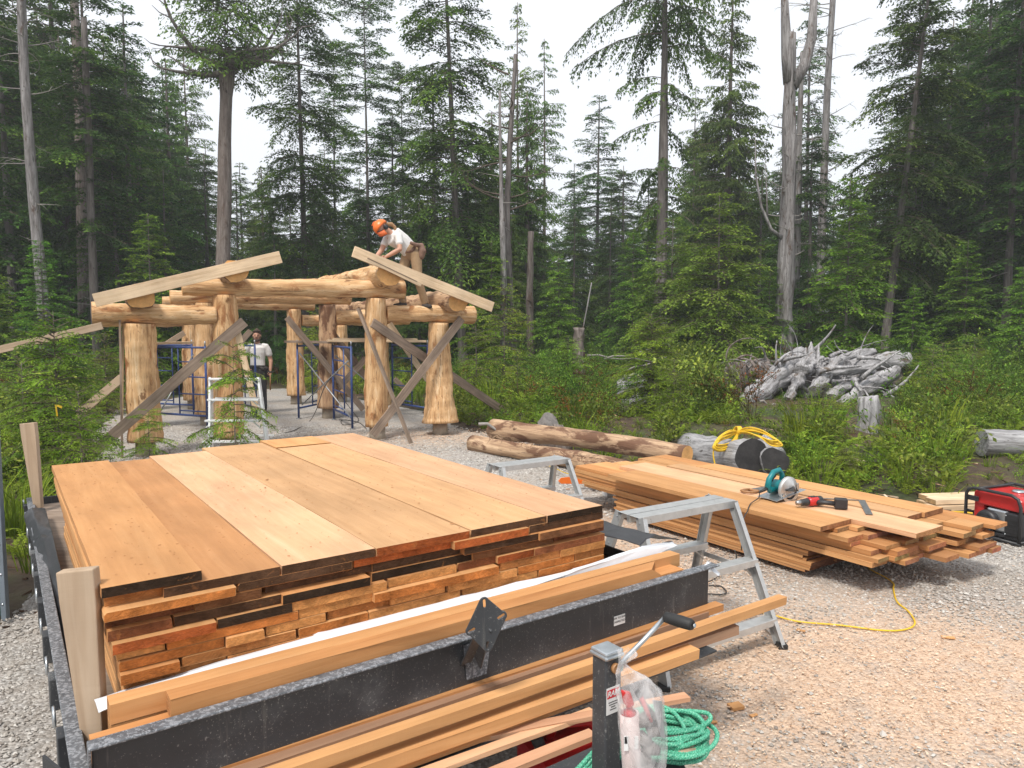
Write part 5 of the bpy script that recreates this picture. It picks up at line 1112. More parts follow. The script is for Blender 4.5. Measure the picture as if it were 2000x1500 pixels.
rows_ = [
 (0, 1.10, [(195, 395, 'k', 0, 2.2, 'orange')]),
 (1, None, [(200, 318, 'n', .022, 2.2, 'mid'), (318, 548, 'd', 0, 2.33, 'orange2'), (548, 734, 'd', 0, 2.42, 'pale'), (734, 917, 'r', -.005, 2.55, 'peach'), (919, 1068, 'd', .0, 2.26, 'peach'), (1069, 1178, 'k', -.005, 2.62, 'pale')]),
 (2, None, [(203, 463, 'o', -.025, 2.2, 'mid'), (464, 690, 'd', .0, 2.2, 'mid'), (691, 887, 'r', .012, 2.2, 'warm'), (888, 1033, 'r', -.018, 2.2, 'warm'), (1034, 1178, 'd', -.003, 2.2, 'mid')]),
 (3, None, [(203, 380, 's', .012, 2.2, 'warm'), (381, 512, 'b', .0, 2.2, 'warm'), (516, 726, 'd', .028, 2.2, 'mid'), (727, 905, 'd', .02, 2.2, 'mid'), (907, 1054, 'd', -.012, 2.2, 'warm'), (1055, 1180, 'b', -.024, 2.2, 'warm')]),
 (4, None, [(209, 337, 's', -.006, 2.2, 'mid'), (340, 550, 'd', .0, 2.2, 'mid'), (552, 724, 'k', -.016, 2.2, 'warm'), (726, 922, 'k', .014, 2.2, 'warm'), (923, 1080, 'b', .004, 2.2, 'mid'), (1081, 1180, 's', .02, 2.2, 'warm')]),
 (5, None, [(219, 424, 'r', -.03, 2.2, 'warm'), (425, 572, 'k', -.012, 2.2, 'mid'), (566, 756, 't', -.008, 2.2, 'mid'), (758, 892, 't', .004, 2.2, 'mid'), (893, 970, 's', .012, 2.2, 'mid'), (972, 1043, 'r', -.006, 2.2, 'mid'), (1044, 1182, 's', -.008, 2.2, 'warm')]),
 (6, None, [(226, 324, 't', .004, 2.2, 'mid'), (325, 583, 'o', -.006, 2.2, 'mid'), (584, 729, 't', .0, 2.2, 'mid'), (731, 975, 'o', -.02, 2.2, 'mid'), (976, 1094, 'n', .0, 2.2, 'mid'), (1095, 1182, 't', -.006, 2.2, 'mid')]),
 (7, None, [(230, 439, 'o', -.002, 2.2, 'mid'), (442, 518, 't', -.016, 2.2, 'mid'), (520, 638, 't', .0, 2.2, 'mid'), (639, 761, 'n', .012, 2.2, 'mid'), (763, 871, 't', .0, 2.2, 'mid'), (874, 1010, 't', -.008, 2.2, 'mid'), (1012, 1122, 'o', .0, 2.2, 'mid'), (1123, 1180, 'n', .004, 2.2, 'mid')]),
 (8, None, [(235, 352, 'o', -.022, 2.2, 'mid'), (355, 580, 'n', .0, 2.2, 'mid'), (583, 720, 'o', .0, 2.2, 'mid'), (722, 900, 't', .0, 2.2, 'mid'), (902, 1050, 't', .004, 2.2, 'mid'), (1052, 1180, 'o', .002, 2.2, 'mid')])]
for k in range(9, 13): rows_.append((k, None, [(240 + j * 235 - 30 * (k % 2) * (j > 0), 238 + (j + 1) * 235 - 30 * (k % 2) * (j < 3), 'n', .01 * ((j + k) % 2), 2.2, 'mid') for j in range(4)]))
g = random.Random(19)
for li, zt_, bs in rows_:
    zt = 1.10 if li == 0 else 1.10 - PT_ * li
    for j, (x0, x1, ec, uo, L, mt) in enumerate(bs):
        uf = uo - .004 * max(0, li - 3) * .6; v0 = vpx(x0, uf, zt); v1 = vpx(x1, uf, zt); L_ = L - uf + g.uniform(-.05, .05) * (li > 1)
        if len(bs) == 1: lab = 'single wide cedar plank with blackened end raised on top of the trailer stack at left'
        else:
            pos = ORD[j] if j == 0 else ('rightmost' if j == len(bs) - 1 else ORD[j] + ' from left')
            lab = f'{EN[ec]} ended cedar plank, {pos} in the {LAYN[li]} layer of the trailer stack'
        fk = g.uniform(.8, 1.2); mt2 = mt if li < 2 else g.choice(['mid', 'warm', 'mid'])
        zt2 = zt + (g.uniform(-.0035, .0) if li == 1 else 0)
        plank('plank', T(v0 + .0015 + (.001 if li == 1 else 0), uf + L_, zt2 - TH), -TU, TV, L_, v1 - v0 - (.005 if li == 1 else .003), TH, lab, endcol=tuple(c * fk for c in EC[ec]), mat='c_' + mt2, group='planks stacked on the trailer', seed=li * 20 + j, wane=g.choice([0, 0, .004, .010]) if li > 1 else 0, warp=.0012)
        bpy.context.scene  # noqa
# note: the visible ends are at the far end of each board's x axis
plank('plank', T(vpx(919, 0, 1.07) + .0015, 2.63, 1.0702 - TH), -TU, TV, .35, vpx(1068, 0, 1.07) - vpx(919, 0, 1.07) - .003, TH, 'short cedar piece closing the far end of the top layer behind a shorter plank', endcol=EC['n'], mat='c_mid', group='planks stacked on the trailer', seed=290)
# long timbers lying between the stack and the front panel
tim = [(0.0, 2.20, -.054, .060, .768, .823, 'rear cedar timber lying along the front panel inside the trailer', 'c_mid', 0), (.135, 2.04, -.1155, .066, .767, .822, 'front cedar timber with chamfered end along the front panel', 'c_warm', .09),
       (-.05, 2.15, -.122, .062, .715, .764, 'low cedar timber wedged against the front panel lip', 'c_warm', 0), (.0, 2.1, -.056, .06, .715, .765, 'low cedar timber under the rear one of the pair', 'c_mid', 0)]
for i, (v0, v1, ub, wd, z0, z1, lab, mt, ch) in enumerate(tim):
    plank('timber', T(v0, ub - wd, z0), TV, TU, v1 - v0, wd, z1 - z0, lab, endcol=(.45, .23, .10), mat=mt, seed=300 + i, warp=.003, cham=ch, bevel=.003, cat='timber')
plank('timber', T(2.0, -.19, .775), TV, TU, .14, .10, .012, 'thin red brown offcut under the chamfered end by the lip', endcol=(.4, .12, .05), mat='c_warm', seed=320, cat='offcut')
# loose boards lying across the tongue
def loose(r, l, z, wd, th, lab, mt, ext=1.1, i=0, cham=0, z2=None):
    a = gp(*l, z); b = gp(*r, z if z2 is None else z2); t = (b - a).normalized(); a = a - t * ext; ty = Vector((-t.y, t.x, 0)).normalized(); L = (b - a).length
    plank('board', a - ZU * th, t, ty, L, wd, th, lab, endcol=(.46, .24, .11), mat=mt, seed=400 + i, warp=.003, bevel=.002, cham=cham, cat='board')
loose((1366, 1179), (900, 1325), .605, .035, .022, 'thin cedar strip with pointed tip lying nearest the trailer panel', 'c_warm', i=0, cham=.09)
loose((1413, 1180), (900, 1347), .600, .050, .030, 'cedar board second from the trailer panel with rough split end', 'c_warm', i=1)
loose((1538, 1166), (900, 1385), .625, .042, .036, 'longest cedar board, its end reaching in front of the sawhorse leg', 'c_mid', i=2)
loose((1443, 1222), (900, 1400), .565, .055, .038, 'brown cedar board under the longest one', 'c_dull', i=3)
loose((1367, 1268), (900, 1432), .560, .125, .040, 'widest cedar board in the loose pile behind the jack', 'c_mid', i=4)
loose((1349, 1362), (1000, 1430), .500, .040, .016, 'pinkish cedar strip whose end shows right of the hanging bag', 'c_pink', i=5)
loose((1164, 1390), (1000, 1450), .495, .038, .016, 'pale cedar strip ending behind the jack post', 'c_pale', i=6)
loose((1166, 1434), (1000, 1501), .480, .044, .018, 'lowest pinkish cedar strip over the red can', 'c_pink', i=7)
loose((1160, 1352), (900, 1447), .520, .05, .03, 'orange cedar board beneath the widest one', 'c_warm', i=8)
loose((1385, 1195), (900, 1362), .592, .045, .030, 'third cedar board out from the trailer panel, dull and rough', 'c_dull', i=9)
# posts standing in the stake pockets
def stake(pb, zb, ptop, lab, w0, w1, seed):
    b = gp(*pb, zb); t = dp(*ptop, b.y + .02); m = MB(); L = (t - b).length
    for i in range(7):
        f = i / 6; w = w0 + (w1 - w0) * min(1, f * 1.15); z = L * f; m.v += [(z, -w / 2, -.02), (z, w / 2, -.02), (z, w / 2, .02), (z, -w / 2, .02)]
    for i in range(6):
        for j in range(4): m.f.append((i * 4 + j, i * 4 + (j + 1) % 4, i * 4 + 4 + (j + 1) % 4, i * 4 + 4 + j)); m.m.append(0); m.sm.append(False)
    m.f += [(3, 2, 1, 0), (24, 25, 26, 27)]; m.m += [0, 0]; m.sm += [0, 0]
    o = m.build('stake', M['stake'], None, bevel=.004); up = (t - b).normalized(); xx = (Vector((1, .10, 0)) - up * up.x).normalized(); yy = up.cross(xx); W = Matrix((up, xx, yy)).transposed().to_4x4(); W.translation = b; o.matrix_basis = W; return tag(o, lab, 'stake')
stake((189, 1470), .63, (153, 1111), 'big tapered wooden stake standing at the near left corner of the trailer', .052, .098, 1)
stake((76, 992), .68, (56, 826), 'tapered wooden stake at the far left corner of the trailer', .045, .09, 2)
for o in [x for x in C.objects if x.name.startswith('stake')]:
    for p_ in o.data.polygons: pass
# tarpaulins
def sheet(name, pts, mat, label, amp=.012, seed=1, thick=.002, nu=40, nv=14):
    """pts: rows of control points (bilinear-smooth), wrinkled"""
    P = np.array([[tuple(p) for p in r] for r in pts]); R0, C0 = P.shape[:2]; g = np.random.default_rng(seed)
    def interp(A, n, axis):
        t = np.linspace(0, A.shape[axis] - 1, n); i = np.clip(t.astype(int), 0, A.shape[axis] - 2); f = t - i; f = f * f * (3 - 2 * f); f = f.reshape([-1 if k == axis else 1 for k in range(3)]); return np.take(A, i, axis) * (1 - f) + np.take(A, i + 1, axis) * f
    G_ = interp(interp(P, nu, 1), nv, 0); x, y = G_[..., 0], G_[..., 1]; w_ = fbm(x, y, 11, seed) * .6 + np.abs(fbm(x + y, y - x, 19, seed + 3)) * .9; G_[..., 2] += amp * (w_ - .3)
    i = (np.arange(nv - 1)[:, None] * nu + np.arange(nu - 1)[None]).ravel(); o = link(bpy.data.objects.new(name, np_mesh(name, G_.reshape(-1, 3), np.stack([i, i + 1, i + nu + 1, i + nu], 1), mat, smooth=True)))
    so = o.modifiers.new('s', 'SOLIDIFY'); so.thickness = thick; return tag(o, label, 'tarpaulin')
sheet('tarpaulin', [[T(-.02, -.054, .785), T(.05, -.052, .80), T(.6, -.052, .80), T(1.2, -.052, .80), T(1.7, -.052, .80), T(2.05, -.052, .80)], [T(-.025, -.03, .81), T(.6, -.028, .826), T(1.2, -.028, .828), T(1.65, -.05, .835), T(2.05, -.04, .855), T(2.26, -.05, .835)], [T(-.025, .0, .80), T(.6, -.008, .832), T(1.2, -.010, .834), T(1.65, -.035, .84), T(2.05, -.025, .86), T(2.3, .02, .83)]], M['tarp_white'], 'crumpled white tarpaulin between the stack and the long timbers', .010, 4)
sheet('tarpaulin', [[T(2.04, -.03, .87), T(2.04, .5, .84), T(2.04, 1.2, .82)], [T(2.16, -.01, .89), T(2.18, .5, .86), T(2.18, 1.2, .84)], [T(2.34, .0, .83), T(2.36, .5, .74), T(2.36, 1.2, .72)]], M['tarp_black'], 'black tarpaulin showing at the right foot of the lumber stack', .012, 5, nu=24)
sheet('tarpaulin', [[T(-.05, .35, .66), T(-.05, .8, .67), T(-.06, 1.3, .68), T(-.10, 2.2, .70), T(-.12, 2.95, .69)], [T(-.03, .3, .665), T(-.035, .75, .68), T(-.04, 1.2, .70), T(-.06, 2.2, .73), T(-.08, 2.95, .735)], [T(-.01, .25, .66), T(-.012, .7, .69), T(-.012, 1.2, .72), T(-.012, 2.2, .75), T(-.012, 2.9, .73)]], M['tarp_black'], 'black tarpaulin draped over the left rail beside the stack', .016, 6, nu=60)
sheet('tarpaulin', [[T(2.26, -.20, .785), T(2.33, -.18, .775)], [T(2.31, -.24, .74), T(2.36, -.21, .72)]], M['tarp_white'], 'torn white tarp corner hanging over the right end of the panel', .02, 7, nu=10, nv=8)
# red fuel can under the boards
c = gp(1125, 1455, .30); can = empty('fuel_can', (c.x, c.y, 0), 'red plastic fuel can standing under the loose boards beside the jack', 'fuel can')
m = MB(); rot = Matrix.Rotation(.5, 3, 'Z'); m.box(c - ZU * .14, (.36, .30, .32), rot); m.build('body', M['redcan'], can, bevel=.045, seg=4)
m = MB(); m.tube([c + Vector((-.10, 0, .02)), c + Vector((-.07, 0, .075)), c + Vector((.05, .02, .075)), c + Vector((.09, .02, .02))], .014, 8); m.build('handle', M['redcan'], can)
m = MB(); m.cyl(c + Vector((-.13, -.05, .02)), c + Vector((-.15, -.06, .07)), .022, 12); m.build('spout_cap', M['black'], can)
# green panel at the left edge
p = gp(19, 1205, 0); gpn = empty('metal_shed', (p.x, p.y, 0), 'dark green metal shed corner with riveted grey edge at the left border', 'shed')
m = MB(); m.box((p.x - .52, p.y, .84), (1.0, .04, 1.66)); m.build('wall', M['greenpaint'], gpn, bevel=.004)
m = MB(); m.box((p.x - .005, p.y - .03, .84), (.035, .035, 1.70)); m.build('edge_trim', M['greypaint'], gpn, bevel=.004)
for i in range(9): m = MB(); c = Vector((p.x - .006, p.y - .047, .10 + .19 * i)); m.lathe(c, (0, -1, 0), [(0, .007), (.004, .006), (.005, .0)], 10); m.build('rivet', M['zinc'], gpn)

# ---------------------------------------------------------------- loose lumber pile on the ground, on the right
BO = Vector((2.452, 4.697, 0)); BV = Vector((.83, .559, 0)).normalized(); BU = Vector((-.559, .83, 0)).normalized()
def B_(v, u, z): return BO + BV * v + BU * u + ZU * z
g = random.Random(23)
def bp(v, u0, u1, W, z0, th, lab, mt=None, ang=0.0, seed=0, cat='board', endcol=None, grp='boards in the big pile on the gravel'):
    t = (BU * -1); t = Matrix.Rotation(ang, 3, 'Z') @ t; ty = Vector((-t.y, t.x, 0))   # runs from the far end (u1) to the near end (u0)
    return plank('board', B_(v, u1, z0), t, ty, u1 - u0, W, th, lab, endcol=endcol or (.40 * g.uniform(.7, 1.1), .20 * g.uniform(.7, 1.1), .09), mat=mt or g.choice(['c_mid', 'c_warm', 'c_warm', 'c_mid', 'c_orange2']), seed=seed, warp=.002, bevel=.0018, cat=cat, group=grp)
LN = ['lowest', 'second lowest', 'third', 'fourth', 'fifth', 'sixth', 'seventh', 'eighth', 'top']
for k in range(8):                                  # lower bundle, near the ground
    z = .045 + k * .0205; sh = g.uniform(-.03, .03)
    for j in range(4): bp(-.04 + j * .30 + g.uniform(0, .01), .485 + sh + g.uniform(-.015, .015) + (.06 if k in (4, 5) else 0), 2.56 + g.uniform(-.05, .05), .292, z, .0185, f'{ORD[j] if j else "front"} thin cedar board of the {LN[k]} layer in the low bundle on the gravel' if j == 0 else f'thin cedar board hidden deep in the low bundle, {LN[k]} layer', seed=500 + k * 5 + j, endcol=(.13, .06, .035))
for i, (u, v) in enumerate(((.9, 0), (2.2, 0))): plank('bearer', B_(-.08, u, .0), BV, -BU, 1.3, .09, .042, ('near' if i == 0 else 'far') + ' short bearer under the low lumber bundle', mat='greyboard', endcol=(.3, .2, .12), seed=560 + i, cat='bearer')
zz = .212
near_end = lambda v, k: -.12 - .18 * math.sin(v * 1.6 + k) - .28 * v
for k in range(6):                                  # long upper bundle, ragged near ends
    v = -.02 + g.uniform(-.02, .03); j = 0; th = .031 if k % 2 else .036
    while v < 1.08:
        W = g.choice([.14, .19, .19, .24, .28]) if k < 5 else g.choice([.19, .24]); u0 = -.03 - .24 * v + .05 * k * (1 - v) + g.uniform(-.09, .10); u0 = max(u0, -.20 - .08 * v)
        pos = 'front' if j == 0 else (ORD[j] + ' from the front')
        bp(v, u0, 3.15 + g.uniform(-.22, .12) - .1 * v, W - .004, zz + g.uniform(0, .002), th - .003, f'{pos} cedar board, {LN[k]} layer of the long ragged bundle', seed=600 + k * 12 + j, ang=g.uniform(-.012, .012)); v += W + g.uniform(0, .015); j += 1
    zz += th
ZT = zz + .001
bp(-.17, .32, 2.52, .375, ZT, .034, 'wide front cedar plank on top of the pile carrying the saw and drill', 'c_mid', seed=700, endcol=(.28, .13, .06)); bp(.22, -.13, 2.78, .36, ZT - .002, .032, 'wide cedar plank second from the front on top, holding the framing square', 'c_pale', seed=701)
bp(.595, .12, 2.5, .20, ZT + .002, .036, 'third top plank from the front, its near end under the rear plank', 'c_peach', seed=702, endcol=(.26, .12, .06)); bp(.80, .10, 2.30, .27, ZT + .004, .038, 'rearmost wide cedar plank on top of the pile', 'c_mid', seed=703, endcol=(.24, .12, .06))
bp(.86, -.02, 2.2, .19, ZT - .034, .034, 'cedar board under the rearmost top plank, its end sticking out', 'c_warm', seed=704)
for i, (dv, z_, l) in enumerate(((0, .02, 1.1), (.16, .02, 1.0), (.05, .075, .9), (.2, .075, 1.1))):
    p = gp(1880, 1003, 0); plank('board', (p.x - .28 + .02 * i, p.y + dv, z_), (1, .15, 0), (-.15, 1, 0), l, .15, .045, 'pale plank end behind the pile next to the generator, ' + ['lower front', 'lower rear', 'upper front', 'upper rear'][i], mat='paleboard', endcol=(.45, .3, .15), seed=720 + i, cat='board')
# ================================================================ SAWHORSES, TOOLS, CABLES
def sawhorse(pa, pb, ph, zt, label, foot_y, seed=1, name='aluminium_trestle'):
    """pa, pb: near top corners left and right at height zt; far side lies along +depth"""
    a = gp(*pa, zt); b = gp(*pb, zt); t = (b - a).normalized(); nrm = Vector((-t.y, t.x, 0)); root = empty(name, ((a + b) / 2).to_2d().to_3d(), label, 'trestle'); A = M['alu']; wd = .17; out_n = .29; out_f = .24; spread = .075
    def bar(nm, p, q, w_, h, up=ZU, bv=.002): m = MB(); m.bar(p, q, w_, h, up=up); return m.build(nm, A, root, bevel=bv)
    def channel(nm, p, q, w_, h):
        m = MB(); d = (q - p).normalized(); m.bar(p, q, w_, .003, up=ZU); s_ = d.cross(ZU).normalized(); m.bar(p - s_ * (w_ / 2) - ZU * h / 2, q - s_ * (w_ / 2) - ZU * h / 2, .003, h); m.bar(p + s_ * (w_ / 2) - ZU * h / 2, q + s_ * (w_ / 2) - ZU * h / 2, .003, h); return m.build(nm, A, root, bevel=.0008, seg=1)
    channel('top_rail', a + nrm * .035, b + nrm * .035, .075, .042); channel('top_rail', a + nrm * .125, b + nrm * .125, .075, .042)
    for sgn, off, oo in ((-1, 0.0, out_n), (1, wd, out_f)):
        for p, e in ((a, -1), (b, 1)):
            tp = p + nrm * (off + (.0)) + t * (-.012 * e) - ZU * .004; ft = p + nrm * (off + sgn * oo) + t * (e * spread); ft.z = 0; d = (tp - ft).normalized(); m = MB()
            m.bar(ft + ZU * .012, tp, .0035, .058, up=nrm); m.bar(ft + ZU * .012 + nrm * .028 + t * (-e * .014), tp + nrm * .028 + t * (-e * .014), .026, .003, up=nrm); m.bar(ft + ZU * .012 - nrm * .028 + t * (-e * .014), tp - nrm * .028 + t * (-e * .014), .026, .003, up=nrm); leg = m.build('leg', A, root, bevel=.0006, seg=1)
            m = MB(); m.box(ft + ZU * .01, (.05, .07, .025)); f_ = m.build('foot', M['rubber'], leg); f_.matrix_parent_inverse = Matrix.Identity(4)
            for k in range(5):
                r = tp + (ft - tp) * (.03 + .2 * k) + t * (e * .003); m = MB(); m.lathe(r, t * e, [(0, .005), (.003, .004), (.0035, 0)], 8); rv = m.build('rivet', M['zinc'], leg); rv.matrix_parent_inverse = Matrix.Identity(4)
        for fr_ in (.40, .80):
            ca = a + nrm * off; cb = b + nrm * off; fa = a + nrm * (off + sgn * oo) - t * spread; fb = b + nrm * (off + sgn * oo) + t * spread; fa.z = fb.z = 0
            p = ca.lerp(fa, fr_); q = cb.lerp(fb, fr_); channel('step', p, q, .072, .038)
            for r, e in ((p, 1), (q, -1)): m = MB(); m.bar(r + t * e * .09 - ZU * .03, r + t * e * .005 - ZU * .11, .003, .022, up=nrm); m.build('step_brace', A, root)
    for e, p in ((-1, a), (1, b)):
        q0 = (p + nrm * 0).lerp(Vector((*(p - nrm * out_n + t * e * spread).to_2d(), 0)), .5); q1 = (p + nrm * wd).lerp(Vector((*(p + nrm * (wd + out_f) + t * e * spread).to_2d(), 0)), .5); bar('spreader_bar', q0, q1, .003, .03)
    return root
sawhorse((1246, 1012), (1436, 977), 0, .80, 'paint spattered aluminium step trestle in front of the lumber pile', 0)
sawhorse((975, 912), (1112, 895), 0, .72, 'cleaner aluminium step trestle standing behind the trailer stack', 0)

def curve_tube(name, pts, r, mat, label, cat, parent=None, n=8, sub=8, group=None):
    P = [Vector(p) for p in pts]; out_ = []
    for i in range(len(P) - 1):
        p0 = P[max(i - 1, 0)]; p1 = P[i]; p2 = P[i + 1]; p3 = P[min(i + 2, len(P) - 1)]
        for k in range(sub):
            t = k / sub; out_.append(.5 * ((2 * p1) + (p2 - p0) * t + (2 * p0 - 5 * p1 + 4 * p2 - p3) * t * t + (3 * p1 - p0 - 3 * p2 + p3) * t ** 3))
    out_.append(P[-1]); m = MB(); m.tube(out_, r, n); o = m.build(name, mat, parent)
    return tag(o, label, cat, group) if label else o
Gd = lambda x, y, z=.012: gp(x, y, z)
curve_tube('extension_cord', [Gd(1460, 1190), Gd(1505, 1200), Gd(1560, 1214), Gd(1640, 1221), Gd(1720, 1231), Gd(1765, 1230), Gd(1787, 1218), Gd(1775, 1195), Gd(1752, 1175), Gd(1745, 1150), Gd(1745, 1140), Gd(1730, 1128), Gd(1700, 1112), Gd(1692, 1100)], .0055, M['yellow'], 'yellow extension cord curving over the sawdust to the lumber pile', 'cord')
curve_tube('extension_cord', [Gd(1060, 905, .03), Gd(1085, 915, .03), Gd(1110, 925, .08), Gd(1130, 917, .12), Gd(1148, 922, .14), Gd(1160, 932, .12)], .0055, M['yellow'], 'yellow cord end by the chainsaw', 'cord')
curve_tube('power_cord', [Gd(1435, 1075, .2), Gd(1438, 1090, .1), Gd(1425, 1110), Gd(1400, 1128), Gd(1384, 1136), Gd(1340, 1150), Gd(1300, 1160)], .005, M['cord'], 'black cord running from the trestle towards the trailer', 'cord')
curve_tube('power_cord', [Gd(1384, 1144), Gd(1405, 1144), Gd(1418, 1154), Gd(1412, 1161), Gd(1384, 1160), Gd(1350, 1160)], .005, M['cord'], 'small loop of black cord beside the trailer corner', 'cord')
curve_tube('power_cord', [gp(556, 846, .01), gp(580, 838, .01), gp(605, 822, .01), gp(618, 800, .4), gp(632, 760, .95), gp(650, 735, 1.2), gp(655, 742, .9), gp(668, 775, .4), gp(690, 805, .05), gp(700, 822, .01), gp(672, 830, .01), gp(668, 820, .01), gp(700, 825, .01), gp(716, 838, .01)], .007, M['cord'], 'black cord hanging on the scaffold brace and looping on the gravel', 'cord')
# coil of yellow cable on the grey log
root = empty('cable_coil', dp(1430, 850, 9.2), 'coiled yellow extension cable tied in a bundle on the big grey log', 'cable'); g = random.Random(2)
D9 = lambda x, y, Y=9.05: dp(x, y, Y)
kn = D9(1440, 843)
def bundle(n, up_, tip, lo, Yt, seed):
    g = random.Random(seed); mid = Vector((sum(p[0] for p in up_ + lo) / len(up_ + lo), sum(p[1] for p in up_ + lo) / len(up_ + lo)))
    for i in range(n):
        f = i / max(1, n - 1); k = 1 - .62 * f * g.uniform(.8, 1.1); P = lambda p, Y: D9(mid.x + (p[0] - mid.x) * (.55 + .45 * k) + g.uniform(-1.2, 1.2), mid.y + (p[1] - mid.y) * k + g.uniform(-1.2, 1.2), Y - g.uniform(0, .05))
        curve_tube('loop', [kn] + [P(p, 9.0 + (Yt - 9.0) * (q + 1) / 3.2) for q, p in enumerate(up_)] + [P(tip, Yt - .03)] + [P(p, Yt + (9.0 - Yt) * q / 3.2) for q, p in enumerate(lo)] + [kn + Vector((.01, 0, -.01))], .0085, M['yellow'], None, None, root, 6, 5)
bundle(15, [(1425, 841), (1407, 852), (1396, 864)], (1392, 875), [(1402, 881), (1421, 877), (1437, 862)], 8.66, 3)
bundle(7, [(1462, 835), (1490, 841), (1516, 858)], (1528, 871), [(1508, 871), (1486, 855), (1462, 845)], 8.62, 4)
for i in range(4): m = MB(); m.ring(kn + Vector((.014 * (i - 1.5), 0, .01)), Vector((1, .2, -.35)), .055, .009, 20, 6); m.build('tie_wrap', M['yellow'], root)
curve_tube('loose_end', [D9(1397, 868, 8.64), D9(1393, 885, 8.62), D9(1396, 905, 8.6), D9(1400, 915, 8.6)], .009, M['yellow'], None, None, root, 6, 5)

# plane of the pile top for the tools
Zp = ZT + .034
def frame(o, xd, zd=(0, 0, 1)):
    x = Vector(xd).normalized(); z = Vector(zd); z = (z - x * z.dot(x)).normalized(); y = z.cross(x); W = Matrix((x, y, z)).transposed().to_4x4(); W.translation = Vector(o); return W
def local(root_W, root, name, m, mat, bevel=0, parent=None, seg=2, sub=0):
    o = m.build(name, mat, None, bevel=bevel, seg=seg, sub=sub); o.parent = parent or root; o.matrix_parent_inverse = Matrix.Identity(4); return o
def troot(name, W, label, cat):
    r = bpy.data.objects.new(name, None); C.objects.link(r); r.matrix_world = W; r.empty_display_size = .1; return tag(r, label, cat)
# circular saw: blade side faces right and slightly towards the camera
c = gp(1527, 974, Zp); W = frame(c, (.52, -.85, 0)) @ Matrix.Scale(1.12, 4)
sw = troot('circular_saw', W, 'teal and silver circular saw lying on the front top plank of the pile', 'circular saw')
# local x: towards the blade side; y: forward along the cut; z: up
m = MB(); m.prism([(.035, -.14, .012), (.035, .16, .055), (.035, .16, .059), (.035, -.14, .016)], (-.14, 0, 0)); local(W, sw, 'base_plate', m, M['zinc'], .001)
m = MB(); m.prism([(-.10, -.14, .016), (.075, -.14, .012), (.105, .20, .055), (.100, .20, .058), (.070, -.14, .015), (-.10, -.14, .019)], (0, .0, .0015)) if False else m.bar((.052, -.15, .013), (.052, .17, .06), .045, .003); local(W, sw, 'base_edge', m, M['zinc'], .0008)
m = MB(); m.lathe((.028, .01, .075), (1, 0, 0), [(0, .02), (0, .090), (.004, .092), (.024, .092), (.030, .086), (.030, .056)], 36); m.lathe((.058, .01, .075), (-1, 0, 0), [(0, .056), (.014, .056), (.014, .0)], 36); local(W, sw, 'upper_guard', m, M['alu'])
m = MB(); m.lathe((.049, .01, .075), (1, 0, 0), [(0, .0), (0, .070), (.0022, .070), (.0022, 0)], 40); local(W, sw, 'blade', m, M['steel'])
m = MB()
for k in range(26):
    a = math.radians(200 + k * 7.2)
    for r0, r1 in ((.070, .094),):
        p = lambda r, a_, x: (x, .01 + r * math.cos(a_), .075 + r * math.sin(a_)); a2 = a + math.radians(7.4); m.add([p(r0, a, .060), p(r1, a, .060), p(r1, a2, .060), p(r0, a2, .060), p(r0, a, .066), p(r1, a, .066), p(r1, a2, .066), p(r0, a2, .066)], [(0, 1, 2, 3), (7, 6, 5, 4), (1, 5, 6, 2), (0, 3, 7, 4), (0, 4, 5, 1), (3, 2, 6, 7)])
local(W, sw, 'lower_guard', m, M['zinc'])
m = MB(); m.lathe((.05, .01, .075), (1, 0, 0), [(0, .022), (.012, .020), (.014, .010), (.022, .010), (.022, 0)], 20); local(W, sw, 'arbor_nut', m, M['steel'], .0008)
m = MB(); m.lathe((.03, .01, .085), (-1, 0, 0), [(0, .02), (0, .046), (.02, .048), (.10, .045), (.125, .036), (.13, 0)], 22); local(W, sw, 'motor_housing', m, M['teal'])
m = MB(); m.tube([(-.03, .03, .11), (-.03, .035, .165), (-.03, .00, .205), (-.03, -.06, .195), (-.03, -.105, .150), (-.03, -.12, .10), (-.03, -.095, .070), (-.03, -.04, .065)], [.018, .019, .019, .020, .020, .022, .024, .020], 12); local(W, sw, 'handle', m, M['teal'])
m = MB(); m.tube([(-.03, -.035, .168), (-.03, -.06, .150), (-.03, -.075, .128)], [.006, .006, .004], 8); local(W, sw, 'trigger', m, M['black'])
m = MB(); m.tube([(-.03, -.12, .09), (-.035, -.15, .075), (-.045, -.19, .06)], [.014, .012, .007], 10); local(W, sw, 'cord_sleeve', m, M['rubber'])
Wc = W @ Vector((-.045, -.19, .06)); cp = [Wc, gp(1482, 972, Zp + .03), gp(1466, 984, Zp + .012), gp(1459, 1000, Zp + .004), gp(1455, 1006, Zp - .01), dp(1452, 1016, gp(1457, 1004, Zp).y - .02), dp(1450, 1040, gp(1457, 1004, Zp).y - .03), dp(1448, 1075, gp(1457, 1004, Zp).y - .02)]
curve_tube('saw_cord', cp, .0042, M['cord'], 'black cord of the circular saw hanging over the edge of the pile', 'cord')
